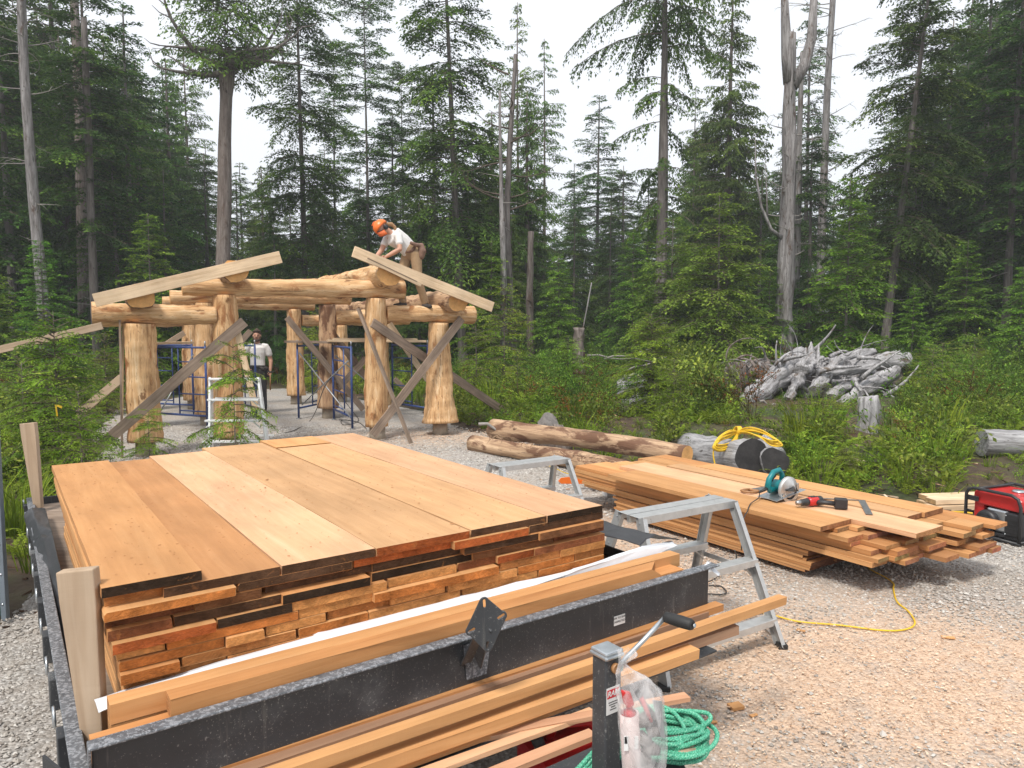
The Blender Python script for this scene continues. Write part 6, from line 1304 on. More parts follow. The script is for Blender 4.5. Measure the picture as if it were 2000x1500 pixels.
# cordless drill
c = gp(1590, 988, Zp); W = frame(c, (-.93, -.36, 0)) @ Matrix.Scale(1.15, 4); dr = troot('cordless_drill', W, 'red and black cordless drill with battery lying beside the circular saw', 'drill')
m = MB(); m.lathe((.155, .0, .032), (-1, 0, -.0), [(0, .006), (.004, .014), (.018, .017), (.04, .019)], 20); local(W, dr, 'chuck', m, M['steel'])
m = MB(); m.lathe((.116, .0, .032), (-1, 0, 0), [(0, .019), (.004, .022), (.04, .024), (.045, .026), (.058, .026)], 22); local(W, dr, 'gear_collar', m, M['black'])
m = MB(); m.lathe((.058, .0, .033), (-1, 0, 0), [(0, .027), (.03, .031), (.075, .031), (.10, .027), (.108, .015), (.108, 0)], 22, ); local(W, dr, 'motor_body', m, M['red'])
m = MB(); m.lathe((-.02, .0, .033), (-1, 0, 0), [(0, .0325), (.035, .0315), (.036, 0)], 22); m.box((.01, -.004, .06), (.05, .03, .012)); local(W, dr, 'rear_cover', m, M['black'], .002)
m = MB(); m.tube([(.0, .01, .03), (-.045, .05, .030), (-.085, .105, .030)], [.024, .020, .021], 12, sq=(1, .8)); local(W, dr, 'grip', m, M['black'])
m = MB(); m.box((-.105, .125, .036), (.078, .055, .068), Matrix.Rotation(-.65, 3, 'Z')); bat = local(W, dr, 'battery', m, M['black'], .006)
m = MB(); m.box((-.1245, .103, .036), (.046, .003, .016), Matrix.Rotation(-.65, 3, 'Z')); local(W, dr, 'battery_badge', m, M['red'], parent=bat)
# hand saw
c = gp(1462, 962, Zp); t = (gp(1500, 952, Zp) - c).normalized(); W = frame(c + ZU * .004, t); hs = troot('hand_saw', W, 'hand saw with wooden handle lying left of the circular saw', 'hand saw')
m = MB(); m.prism([(.055, -.05, .004), (.36, -.02, .004), (.36, .008, .004), (.055, .055, .004)], (0, 0, .0015)); local(W, hs, 'blade', m, M['steel'])
m = MB(); m.tube([(.07, .035, .008), (.02, .05, .010), (-.035, .045, .010), (-.055, .0, .010), (-.035, -.04, .010), (.02, -.05, .010), (.07, -.045, .008), (.06, .0, .008), (.07, .035, .008)], [.013] * 9, 8, sq=(1, .75)); local(W, hs, 'handle', m, M['brass'])
# framing square
p0, p1, p2 = gp(1588, 972, Zp - .002), gp(1680, 977, Zp - .002), gp(1700, 1003, Zp - .002); sq = empty('framing_square', p1, 'steel framing square lying on the second top plank', 'square')
def flatbar(a, b, w_, nm): m = MB(); m.bar(a + ZU * .002, b + ZU * .002, w_, .003); return m.build(nm, M['steel'], sq)
flatbar(gp(1588, 973, Zp + .008), gp(1690, 978, Zp + .006), .022, 'tongue'); flatbar(gp(1683, 978, Zp + .006), gp(1698, 1005, Zp + .002), .048, 'blade')
# chainsaw beside the far end of the pile
c = Vector((.98, 7.98, 0)); W = frame(c, (-.97, -.22, 0)) @ Matrix.Scale(.85, 4); cs_ = troot('chainsaw', W, 'orange and white chainsaw on the gravel beside the lumber pile end', 'chainsaw')
m = MB(); m.box((.0, .0, .15), (.26, .16, .16)); local(W, cs_, 'engine_body', m, M['white'], .02, seg=3)
m = MB(); m.box((-.02, .0, .25), (.22, .15, .07)); local(W, cs_, 'top_cover', m, M['orange'], .022, seg=3)
m = MB(); m.box((.03, -.095, .15), (.20, .03, .13)); local(W, cs_, 'side_cover', m, M['orange'], .01)
m = MB(); m.prism([(.13, -.085, .08), (.50, -.085, .10), (.54, -.085, .14), (.50, -.085, .18), (.13, -.085, .20)], (0, .012, 0)); local(W, cs_, 'bar_sheath', m, M['orange'], .003)
m = MB(); m.tube([(.08, -.11, .12), (.10, -.12, .24), (.08, -.06, .33), (.06, .04, .33), (.05, .11, .24), (.04, .11, .10)], .013, 10); local(W, cs_, 'front_handle', m, M['rubber'])
m = MB(); m.tube([(-.10, 0, .27), (-.20, 0, .29), (-.30, 0, .24), (-.30, 0, .13), (-.12, 0, .09)], [.018, .016, .018, .018, .016], 10); local(W, cs_, 'rear_handle', m, M['black'])
m = MB(); m.prism([(.14, -.09, .24), (.17, -.09, .36), (.17, .05, .36), (.14, .05, .24)], (.008, 0, 0)); local(W, cs_, 'hand_guard', m, M['black'], .003)
c = Vector((1.045, 7.70, -.005)); wh = MB(); wh.box(c + Vector((0, 0, .05)), (.10, .09, .09), Matrix.Rotation(.6, 3, 'Z')); b_ = wh.build('plastic_bottle', M['white'], None, bevel=.015, seg=3); tag(b_, 'small white square bottle on the gravel right behind the stack corner', 'bottle')

# portable generator
gl = gp(1884, 1040, 0); gr = gp(1990, 1069, 0); tx_ = (gr - gl).normalized(); ny = Vector((-tx_.y, tx_.x, 0)); GW = .92; gh = .42
W = frame(gl, tx_); gen = troot('generator', W, 'red portable generator in a black tube frame at the right edge', 'generator'); kx = (gp(1990, 1069, 0) - gl).length; dy = .48
F_ = M['black']; m = None
def loop_frame(y, nm='frame_tube'):
    m = MB(); r = .014; x1 = kx; pts = [(0, y, .03), (0, y, gh - .06), (.02, y, gh - .02), (.07, y, gh), (x1 - .08, y, gh), (x1 - .025, y, gh - .025), (x1, y, gh - .09), (x1, y, .03)]; m.tube(pts, r, 10); return local(W, gen, nm, m, F_)
loop_frame(0); loop_frame(dy)
for x in (0, kx):
    m = MB(); m.tube([(x, 0, .03), (x, dy, .03)], .014, 10); local(W, gen, 'frame_tube', m, F_)
m = MB(); m.tube([(-.01, 0, .02), (kx + .01, 0, .02)], .015, 10); local(W, gen, 'frame_tube', m, F_); m = MB(); m.tube([(-.01, dy, .02), (kx + .01, dy, .02)], .015, 10); local(W, gen, 'frame_tube', m, F_)
m = MB(); m.tube([(.10, 0, gh), (.10, dy, gh)], .012, 10); local(W, gen, 'frame_tube', m, F_)
for y, z0 in ((.24, .345),):
    m = MB(); m.prism([(.04, .03, .31), (.07, .03, .28), (kx - .02, .03, .275), (kx + .0, .03, .30), (kx - .01, .03, .375), (kx - .05, .03, .405), (.08, .03, .405), (.045, .03, .385)], (0, dy - .07, 0)); tank = local(W, gen, 'fuel_tank', m, M['red'], .02, seg=3)
m = MB(); m.lathe((kx * .62, dy * .5, .405), (0, 0, 1), [(0, .05), (.012, .05), (.02, .04), (.02, 0)], 20); local(W, gen, 'tank_cap', m, M['zinc'])
m = MB(); m.prism([(.035, .05, .10), (.10, .05, .06), (.13, .05, .16), (.13, .05, .29), (.04, .05, .30)], (0, .16, 0)); local(W, gen, 'red_shroud', m, M['red'], .012)
m = MB(); m.box((.055, .012, .325), (.10, .012, .045)); m.box((.02, .012, .21), (.05, .012, .018)); local(W, gen, 'bracket', m, F_, .004)
m = MB(); cx, cz = .185, .155; m.lathe((cx, .045, cz), (0, -1, 0), [(0, .095), (.03, .095), (.055, .086), (.062, .07), (.062, 0)], 32); st_ = local(W, gen, 'starter_cover', m, M['black'])
for r in range(7):
    z = cz - .055 + r * .018; hw = math.sqrt(max(.001, .070 ** 2 - (z - cz) ** 2)) * .9; m = MB(); m.box((cx, -.0185, z), (2 * hw, .003, .006)); local(W, gen, 'cooling_slot', m, M['rubber'], parent=st_)
m = MB(); m.box((cx + .07, .12, .17), (.20, .16, .20)); local(W, gen, 'engine_block', m, M['zinc'], .02)
m = MB(); m.box((kx - .075, .08, .165), (.13, .14, .20)); ac = local(W, gen, 'air_cleaner', m, M['black'], .014)
for k in range(3): m = MB(); m.lathe((kx - .125, .008, .08 + .08 * k), (0, -1, 0), [(0, .006), (.004, .006), (.004, 0)], 10); local(W, gen, 'bolt', m, M['zinc'], parent=ac)
for k in range(4): m = MB(); m.box((kx - .07, .006, .10 + .035 * k), (.10, .004, .006)); local(W, gen, 'cooling_slot', m, M['rubber'], parent=ac)
m = MB(); m.box((kx * .5, dy * .5, .05), (kx * .9, dy * .9, .03)); local(W, gen, 'base_tray', m, F_, .005)
m = MB(); m.box((.32, .30, .17), (.5, .2, .2)) if kx > .6 else m.box((kx * .55, .30, .17), (kx * .8, .22, .2)); local(W, gen, 'alternator', m, F_, .03)
m = MB(); m.tube([(cx + .04, .09, .255), (cx + .06, .075, .268), (cx + .10, .075, .266)], [.008, .009, .006], 8); local(W, gen, 'choke_lever', m, M['brass'])
curve_tube('plug_lead', [gp(1838, 998, .10), gp(1850, 999, .11), gp(1865, 1000, .11), gp(1885, 1001, .10), gp(1900, 1003, .1)], .010, M['yellow'], 'yellow lead with black plug between the lumber pile and the generator', 'cord'); m = MB(); m.tube([gp(1838, 998, .11), gp(1858, 999, .115)], .017, 10); tag(m.build('cable_plug', M['rubber']), 'black cable plug at the end of the yellow lead', 'plug')
# jacket thrown on the stump
p = gp(1070, 850, .5); m = MB(); jk = crv = None
P4 = lambda x, y, Y: dp(x, y, Y)
Yj = 11.3
sheet('jacket', [[P4(1052, 822, Yj), P4(1066, 806, Yj + .1), P4(1080, 812, Yj + .1), P4(1088, 824, Yj)], [P4(1050, 832, Yj - .15), P4(1064, 815, Yj - .1), P4(1076, 826, Yj - .16), P4(1092, 834, Yj - .1)], [P4(1056, 836, Yj - .2), P4(1066, 826, Yj - .25), P4(1080, 838, Yj - .22), P4(1090, 846, Yj - .15)], [P4(1068, 846, Yj - .2), P4(1074, 846, Yj - .25), P4(1084, 850, Yj - .25), P4(1090, 856, Yj - .2)]], M['grey_cloth'], 'grey jacket thrown over a low stump', .05, 9, thick=.02, nu=24, nv=24)['category'] = 'jacket'

# green rope coiled on the tongue
N = NT('green_rope'); v = N.coords((1, 1, 1)); wv = N.n('TexNoise', i_Scale=260.0, i_Detail=2.0); N.l(v, wv.inputs['Vector']); N.col(N.ramp(wv.outputs[0], [(.35, (.03, .24, .14)), (.55, (.09, .44, .28)), (.68, (.30, .58, .42))])); N.set(Roughness=.6); N.bump(wv.outputs[0], .5, .002); M['rope'] = N.m
def twisted(name, pts, r, mat, parent, pitch=.028, sub=7):
    P = [Vector(p) for p in pts]; Q = []
    for i in range(len(P) - 1):
        p0 = P[max(i - 1, 0)]; p1 = P[i]; p2 = P[i + 1]; p3 = P[min(i + 2, len(P) - 1)]
        for k in range(sub): t = k / sub; Q.append(.5 * ((2 * p1) + (p2 - p0) * t + (2 * p0 - 5 * p1 + 4 * p2 - p3) * t * t + (3 * p1 - p0 - 3 * p2 + p3) * t ** 3))
    Q.append(P[-1]); m = MB(); s_ = 0
    dist = [0]
    for i in range(1, len(Q)): dist.append(dist[-1] + (Q[i] - Q[i - 1]).length)
    n = max(8, int(dist[-1] / .0045)); j = 0; R_ = []
    for k in range(n + 1):
        d = dist[-1] * k / n
        while j < len(dist) - 2 and dist[j + 1] < d: j += 1
        f = (d - dist[j]) / max(dist[j + 1] - dist[j], 1e-9); R_.append((Q[j].lerp(Q[j + 1], f), d))
    for st_ in range(3):
        pp = []
        for k, (p, d) in enumerate(R_):
            t = R_[min(k + 1, n)][0] - R_[max(k - 1, 0)][0]; sd, u = frame_of(t if t.length > 1e-9 else ZU); a = 2 * math.pi * (d / pitch + st_ / 3); pp.append(p + sd * math.cos(a) * r * .5 + u * math.sin(a) * r * .5)
        m.tube(pp, r * .56, 5)
    return m.build(name, mat, parent)
rc = gp(1300, 1452, .505); rope = empty('rope', (rc.x, rc.y, .495), 'coiled green rope lying on the trailer tongue beside the jack', 'rope'); g = random.Random(6)
for i in range(15):
    a0 = g.uniform(0, 6.28); rx = g.uniform(.085, .155); ry = g.uniform(.055, .11); cx_, cy_ = g.uniform(-.03, .02), g.uniform(-.02, .04); zb = .505 + .0075 * i * .55; pts = []
    for k in range(13):
        a = a0 + 6.283 * k / 12; pts.append((rc.x + cx_ + rx * math.cos(a), rc.y + cy_ + ry * math.sin(a) * 1.1, zb + .010 * math.sin(a * 2 + i) + .008))
    twisted('rope_turn', pts, .0075, M['rope'], rope)
for i in range(6):
    a = gp(1130 + i * 4, 1500 + i * 7, .56 - .01 * i); b = gp(1205, 1436 + i * 9, .60 - .012 * i); c_ = gp(1262, 1425 + i * 10, .55); twisted('rope_turn', [a - (b - a) * .4, a, (a + b) / 2 + ZU * .012, b, (b + c_) / 2, c_], .0075, M['rope'], rope)
rr = MB()
for i in range(5): a = gp(1300, 1462 + i * 4, .53); b = gp(1358, 1452 + i * 4, .535); rr.tube([a, (a + b) / 2 + ZU * .004, b], .006, 8)
tag(rr.build('cotton_rope', M['stake']), 'beige cotton rope hank tucked inside the green coil', 'rope')['kind'] = 'thing'

# the plastic bag hanging on the crank
N = NT('clear_bag'); N.set(Roughness=.12); N.p.inputs['Base Color'].default_value = (.80, .78, .78, 1); tr_ = N.n('BsdfTransparent'); mx = N.n('MixShader'); nz = N.noise(N.coords((7, 7, 3), rand=False), 1.6, 5, .6, 1.0)
fac = N.ramp(nz, [(.35, .12), (.65, .52)]); N.l(fac, mx.inputs[0]); N.l(tr_.outputs[0], mx.inputs[1]); N.l(N.p.outputs[0], mx.inputs[2]); N.l(mx.outputs[0], N.o.inputs[0]); N.bump(nz, 1.0, .02); M['bag'] = N.m
bt = dp(1213, 1297, 1.85); bag = empty('plastic_bag', bt, 'clear plastic bag of tools and a sealant tube hanging on the jack crank', 'bag')
prof = [(1222, 1268, .020, .012, 1.86), (1226, 1280, .026, .014, 1.855), (1214, 1296, .008, .007, 1.85), (1222, 1312, .026, .018, 1.845), (1240, 1330, .046, .028, 1.84), (1250, 1352, .058, .034, 1.835), (1253, 1385, .060, .038, 1.83), (1254, 1430, .060, .040, 1.83), (1256, 1480, .058, .040, 1.83), (1258, 1540, .054, .038, 1.83), (1258, 1575, .03, .02, 1.83)]
m = MB(); ns = 40; pr = []
for i in range(len(prof) - 1):
    for k in range(5): f = k / 5; pr.append([prof[i][q] * (1 - f) + prof[i + 1][q] * f for q in range(5)])
pr.append(list(prof[-1])); g = random.Random(4)
for i, (x, y, rx, ry, Y) in enumerate(pr):
    c = dp(x, y, Y)
    for j in range(ns):
        a = 2 * math.pi * j / ns; f = 1 + .09 * math.sin(5 * a + i * .22) + .06 * math.sin(9 * a - i * .3) + .03 * math.sin(17 * a + i * .5); m.v.append((c.x + rx * f * math.cos(a), c.y + ry * f * math.sin(a), c.z + .004 * math.sin(7 * a + i * .4)))
for i in range(len(pr) - 1):
    for j in range(ns): m.f.append((i * ns + j, i * ns + (j + 1) % ns, (i + 1) * ns + (j + 1) % ns, (i + 1) * ns + j)); m.m.append(0); m.sm.append(True)
m.build('film', M['bag'], bag)
def inbag(name, m, mat, **k): return m.build(name, mat, bag, **k)
m = MB(); m.cyl(dp(1229, 1392, 1.83), dp(1238, 1560, 1.83), .026, 20); M['sealant'] = plain('pale_pink_tube', (.62, .50, .48), .5, vary=.06); tb_ = inbag('sealant_tube', m, M['sealant'])
m = MB(); m.lathe(dp(1229, 1392, 1.83), ZU, [(0, .024), (.004, .010), (.012, .009), (.05, .004)], 14); inbag('nozzle', m, M['inkred'])
m = MB(); m.box(dp(1223, 1452, 1.802), (.012, .002, .040)); m.box(dp(1243, 1450, 1.803), (.010, .002, .034)); inbag('tube_label', m, M['white'])
m = MB(); m.box(dp(1222.5, 1446, 1.8005), (.007, .001, .018)); inbag('tube_print', m, M['ink'])
m = MB(); m.prism([dp(1213, 1350, 1.815), dp(1232, 1354, 1.815), (dp(1240, 1378, 1.815)), dp(1228, 1386, 1.815), dp(1218, 1374, 1.815)], (0, .014, 0)); inbag('red_tool_handle', m, M['red'], bevel=.004)
m = MB(); m.prism([dp(1274, 1368, 1.812), dp(1293, 1370, 1.812), dp(1299, 1443, 1.812), dp(1291, 1440, 1.812)], (0, .002, 0)); inbag('saw_blade', m, M['zinc'])
m = MB(); m.tube([dp(1252, 1362, 1.82), dp(1262, 1385, 1.82), dp(1272, 1408, 1.82)], [.010, .011, .008], 8, sq=(1, .6)); inbag('red_pliers_grip', m, M['red']); m = MB(); m.tube([dp(1244, 1350, 1.825), dp(1258, 1376, 1.825), dp(1275, 1395, 1.825), dp(1283, 1425, 1.83)], .008, 8); inbag('black_pliers_grip', m, M['rubber'])
m = MB(); g = random.Random(8)
for k in range(7): c = dp(1262 + g.uniform(-10, 18), 1405 + k * 18, 1.835); m.tube([c - Vector((.02, 0, .01)), c, c + Vector((.02, 0, -.012))], [.018, .026, .014], 10, sq=(1, .7))
gv = inbag('black_gloves', m, M['grey_cloth']); gv['kind'] = 'stuff'
p = gp(1441, 1383, .01); plank('offcut', (p.x - .03, p.y - .02, .004), (1, .3, 0), (-.3, 1, 0), .065, .05, .016, 'small pale cedar offcut lying on the gravel right of the rope', mat='c_mid', endcol=(.5, .26, .12), seed=800, cat='offcut')
for i, (x, y, l, lab) in enumerate([(1468, 1400, .04, 'tiny cedar chip on the gravel right of the offcut'), (1385, 1412, .04, 'orange wood chip between rope and offcut'), (1840, 1245, .07, 'pale wood sliver on the right part of the yard'), (1555, 1155 + 75, .05, 'splinter near the yellow cord')]):
    p = gp(x, y, .01); plank('wood_chip', (p.x, p.y, .006), (1, .5 - .4 * i, 0), (-.5 + .4 * i, 1, 0), l, l * .4, .006, lab, mat='c_mid', endcol=(.5, .26, .12), seed=810 + i, cat='wood chip')
# sawdust caught on the top planks of the trailer stack
n = 900; gg = np.random.default_rng(3); v_ = gg.uniform(.02, 1.98, n); u_ = gg.uniform(.0, 2.15, n); z_ = np.where(v_ < .5, 1.1005, 1.0702)
k_ = (np.abs(v_ - .5) > .02); v_, u_, z_ = v_[k_], u_[k_], z_[k_]; n = len(v_); L_ = gg.uniform(.002, .009, n) * (1 + 2 * (gg.random(n) < .02)); a_ = gg.uniform(0, 6.28, n)
bx = TO.x + TV.x * v_ + TU.x * u_; by = TO.y + TV.y * v_ + TU.y * u_; cx4 = np.array([-.5, .5, .5, -.5]); cy4 = np.array([-.2, -.2, .2, .2])
Xc = bx[:, None] + L_[:, None] * (cx4 * np.cos(a_)[:, None] - cy4 * np.sin(a_)[:, None]); Yc = by[:, None] + L_[:, None] * (cx4 * np.sin(a_)[:, None] + cy4 * np.cos(a_)[:, None]); Zc = np.repeat(z_[:, None] + .0006, 4, 1) + np.array([0, 0, .0012, .0012])
tag(link(bpy.data.objects.new('sawdust_specks', np_mesh('sawdust_specks', np.stack([Xc, Yc, Zc], 2).reshape(-1, 3), np.arange(n * 4).reshape(-1, 4), tinted('dark_sawdust', [(0, (.36, .17, .07)), (1, (.56, .33, .16))])))), kind='stuff')
# ================================================================ THE TWO WORKERS
def fuse(name, tubes, mat, parent, voxel=.008, smooth=4, extra=None):
    """overlapping lofts melted into one continuous surface"""
    m = MB()
    for t in tubes:
        pts, rad = t[0], t[1]; sq = t[2] if len(t) > 2 else None; up = t[3] if len(t) > 3 else None
        P = [Vector(p) for p in pts]; d0 = (P[0] - P[1]).normalized() * rad[0] * .55; d1 = (P[-1] - P[-2]).normalized() * rad[-1] * .55   # rounded ends
        if len(P) == 2: P = [P[0], (P[0] + P[1]) / 2, P[1]]; rad = [rad[0], (rad[0] + rad[1]) / 2, rad[1]]
        if sq and hasattr(sq[0], '__len__'): sq2 = [sq[0]] + list(sq) + [sq[-1]]
        else: sq2 = sq
        m.tube([P[0] + d0] + P + [P[-1] + d1], [rad[0] * .55] + list(rad) + [rad[-1] * .55], 14, sq=sq2, up=up)
    o = m.build(name, mat, None); r = o.modifiers.new('r', 'REMESH'); r.mode = 'VOXEL'; r.voxel_size = voxel; r.use_smooth_shade = True
    s = o.modifiers.new('s', 'SMOOTH'); s.iterations = smooth; s.factor = .5
    bpy.context.view_layer.update(); me = bpy.data.meshes.new_from_object(o.evaluated_get(bpy.context.evaluated_depsgraph_get())); o.modifiers.clear(); o.data = me
    if not me.materials: me.materials.append(mat)
    o.parent = parent; o.matrix_parent_inverse = PINV[parent.name]; return o
def ball(c, r, sq=(1, 1, 1), n=8):
    c = Vector(c); return ([c + Vector((0, 0, r * sq[2] * k)) for k in (-.92, -.7, -.35, 0, .35, .7, .92)], [r * math.sqrt(1 - k * k) for k in (.92, .7, .35, 0, .35, .7, .92)], (sq[0], sq[1]), (0, 1, 0))
def hand(w, d, side, palm, k=1.0, curl=.5):
    """palm and five fingers: w wrist, d direction, side = towards the thumb, palm = palm normal"""
    w = Vector(w); d = Vector(d).normalized(); s = Vector(side); s = (s - d * s.dot(d)).normalized(); p = Vector(palm); p = (p - d * p.dot(d) - s * p.dot(s)).normalized(); T_ = [([w, w + d * .04 * k, w + d * .085 * k], [.024 * k, .034 * k, .036 * k], (1.15, .55), s)]
    for i, (o_, L) in enumerate(((.028, .070), (.010, .080), (-.009, .074), (-.027, .058))):
        b = w + d * .08 * k + s * o_ * k; q = b + (d * math.cos(curl) + p * math.sin(curl)) * L * .5 * k; e = q + (d * math.cos(curl * 2.6) + p * math.sin(curl * 2.6)) * L * .5 * k; T_.append(([b, q, e], [.0095 * k, .0088 * k, .0072 * k]))
    b = w + d * .03 * k + s * .030 * k; q = b + (d * .7 + s * .6 + p * .3).normalized() * .035 * k; T_.append(([b, q, q + (d * .85 + s * .1 + p * .5).normalized() * .03 * k], [.0125 * k, .0105 * k, .008 * k])); return T_
# --- the man standing among the posts, facing the camera
Y = 15.6; b0 = Vector((TX(503, Y), Y, 0)); man = empty('person', b0, 'bearded man in white t-shirt and dark trousers standing under the shelter, holding a hammer', 'person')
yaw = -.10; Rz = Matrix.Rotation(math.atan2(-b0.x, b0.y) + yaw, 3, 'Z')
L_ = lambda x, y, z: b0 + Rz @ Vector((x, y, z))
HT = 1.02
def q(x, y, z): return L_(x * 1.0, y, z * HT)
arms = [([q(.175, .0, 1.43), q(.215, .0, 1.36), q(.262, .02, 1.16), q(.275, .0, 1.10), q(.262, -.045, .92)], [.062, .056, .046, .043, .030]),
        ([q(-.175, .0, 1.43), q(-.215, .0, 1.36), q(-.262, .03, 1.17), q(-.27, .01, 1.10), q(-.235, -.06, .93)], [.062, .056, .046, .043, .030])]
skin = arms + hand(q(.262, -.05, .91), q(.25, -.07, .80) - q(.262, -.05, .91), (-.3, -1, 0), (-1, 0, 0), curl=1.0) + hand(q(-.235, -.065, .92), q(-.22, -.09, .82) - q(-.235, -.065, .92), (.3, -1, 0), (1, 0, 0), curl=.9)
skin += [([q(0, .0, .95), q(0, .0, 1.15), q(0, 0, 1.38), q(0, .01, 1.46)], [.13, .125, .15, .09], (1.05, .68), (0, 1, 0)), ([q(0, .015, 1.44), q(0, .005, 1.56)], [.058, .056]), ([q(.09, 0, .94), q(.10, -.01, .5), q(.105, .01, .10)], [.075, .05, .04]), ([q(-.09, 0, .94), q(-.10, -.01, .5), q(-.105, .01, .10)], [.075, .05, .04]),
         ball(q(0, .0, 1.66), .098, (.80, .98, 1.22)), ball(q(0, -.035, 1.60), .06, (.95, .9, 1.0)), ([q(0, -.088, 1.675), q(0, -.112, 1.635)], [.009, .014]), ball(q(.080, .005, 1.655), .024, (.5, .9, 1.3)), ball(q(-.080, .005, 1.655), .024, (.5, .9, 1.3)), ([q(-.04, -.088, 1.69), q(.04, -.088, 1.69)], [.010, .010])]
fuse('body', skin, M['skin'], man, .0095)
fuse('hair', [ball(q(0, .022, 1.700), .102, (.86, .98, 1.08)), ([q(-.06, -.065, 1.755), q(.0, -.082, 1.765), q(.065, -.06, 1.750)], [.024, .028, .024])], M['hair'], man, .008)
fuse('beard', [([q(-.072, -.02, 1.64), q(-.060, -.055, 1.59), q(-.028, -.082, 1.56), q(.028, -.082, 1.56), q(.060, -.055, 1.59), q(.072, -.02, 1.64)], [.016, .024, .030, .030, .024, .016]), ([q(-.03, -.096, 1.612), q(.03, -.096, 1.612)], [.009, .009])], M['hair'], man, .006)
for sx in (-.031, .031): m = MB(); m.lathe(q(sx, -.088, 1.668), (0, 0, 1), [(-.009, 0), (-.006, .008), (0, .013), (.006, .008), (.009, 0)], 10); m.build('eye', M['boot'], man)
m = MB(); m.tube([q(-.022, -.1005, 1.598), q(0, -.104, 1.596), q(.022, -.1005, 1.598)], .0045, 6); m.build('mouth', plain('lips', (.32, .12, .09), .5), man)
sh = [([q(0, .0, .99), q(0, .0, 1.15), q(0, 0, 1.30), q(0, .0, 1.40), q(0, .01, 1.47)], [.158, .150, .172, .168, .085], (1.06, .70), (0, 1, 0)), ([q(.10, .0, 1.445), q(.175, .0, 1.43), q(.225, .0, 1.34), q(.243, .01, 1.25)], [.06, .072, .068, .070]), ([q(-.10, .0, 1.445), q(-.175, .0, 1.43), q(-.225, .0, 1.34), q(-.243, .01, 1.25)], [.06, .072, .068, .070])]
fuse('t_shirt', sh, M['shirt'], man, .009)
fuse('trousers', [([q(.0, .0, .86), q(0, .0, 1.00)], [.155, .150], (1.08, .74), (0, 1, 0)), ([q(.085, 0, .90), q(.10, -.02, .55), q(.105, .0, .30), q(.108, .01, .09)], [.098, .078, .070, .068]), ([q(-.085, 0, .90), q(-.10, -.02, .55), q(-.105, .0, .30), q(-.108, .01, .09)], [.098, .078, .070, .068])], M['darkpants'], man, .013)
m = MB(); m.tube([q(.175 * math.cos(a), .125 * math.sin(a), 1.00 - .01 * math.sin(a)) for a in [k * .3927 for k in range(17)]], .022, 8, sq=(.35, 1.2)); m.build('belt', M['boot'], man)
fuse('tool_pouch', [([q(.06, -.10, .985), q(.12, -.11, .95), q(.19, -.06, .97)], [.035, .045, .035]), ([q(.19, -.03, .97), q(.215, -.02, .86), q(.21, -.02, .80)], [.04, .065, .055])], M['boot'], man, .009)
for sx in (-1, 1): fuse('boot', [([q(.108 * sx, .03, .06), q(.112 * sx, -.03, .05), q(.118 * sx, -.15, .04)], [.055, .055, .042], (1, .85)), ([q(.108 * sx, .02, .05), q(.108 * sx, .015, .17)], [.052, .055])], M['boot'], man, .013)
hm = empty('hammer', q(.25, -.08, .84), 'hammer with wooden handle hanging from the standing man hand', 'hammer'); m = MB(); m.tube([q(.262, -.075, .87), q(.255, -.08, .50)], [.015, .016], 8); m.build('handle', M['brass'], hm); m = MB(); m.tube([q(.20, -.09, .90), q(.262, -.085, .89), q(.33, -.07, .885)], [.012, .018, .013], 10); m.build('head', M['boot'], hm)

# --- the man on the roof, bent over the ridge purlin
def J(px, py, dy=0.0): p = SPx(px, py, .03); p2 = dp(px, py, p.y + dy); return p2
r0 = J(808, 604); roof = empty('person', r0, 'man in orange helmet, white t-shirt and tan canvas trousers bending down on the roof log', 'person')
hipN, hipF = J(812, 492, -.09), J(797, 492, .10); shN, shF = J(779, 462, -.14), J(757, 463, .17); chest = (shN + shF) / 2; pelv = (hipN + hipF) / 2; sid = (hipN - hipF).normalized()
neck = J(757, 451, .0); headc = J(744, 444, -.02); fdir = (J(730, 458, -.06) - headc).normalized()
kn1, an1 = J(781, 548, .05), J(787, 590, .02); kn2, an2 = J(816, 546, -.12), J(831, 592, -.06)
elN, wrN = J(781, 487, -.24), J(755, 501, -.16); elF, wrF = J(745, 489, .12), J(731, 508, .02)
skin = [([hipN.lerp(hipF, .5), (pelv + chest) / 2 + ZU * .02, chest], [.12, .115, .14], (1.05, .72), sid), ([chest + (neck - chest) * .2, neck, headc], [.07, .056, .056]), ([hipN, kn2, an2], [.075, .052, .04]), ([hipF, kn1, an1], [.075, .052, .04]),
        ([shN, shN.lerp(elN, .5), elN, elN.lerp(wrN, .4), wrN], [.056, .050, .043, .042, .029]), ([shF, shF.lerp(elF, .5), elF, elF.lerp(wrF, .4), wrF], [.056, .050, .043, .042, .029])]
upH = (fdir.cross(Vector((0, 1, 0)))).normalized(); upH = upH if upH.z > 0 else -upH
skin += [([headc - upH * .085 + fdir * .01, headc - upH * .04, headc, headc + upH * .05, headc + upH * .09], [.055, .080, .088, .086, .06], (.86, 1.08), fdir), ([headc + fdir * .06 - upH * .055, headc + fdir * .075 - upH * .075], [.045, .036]), ([headc + fdir * .092 - upH * .0, headc + fdir * .115 - upH * .035], [.008, .013])]
skin += hand(wrN, J(742, 506, -.12) - wrN, (-.5, -.6, .4), (0, .2, -1), curl=.6) + hand(wrF, J(716, 514, .0) - wrF, (-.2, -.9, .3), (0, .2, -1), curl=.6)
fuse('body', skin, M['skin'], roof, .0095)
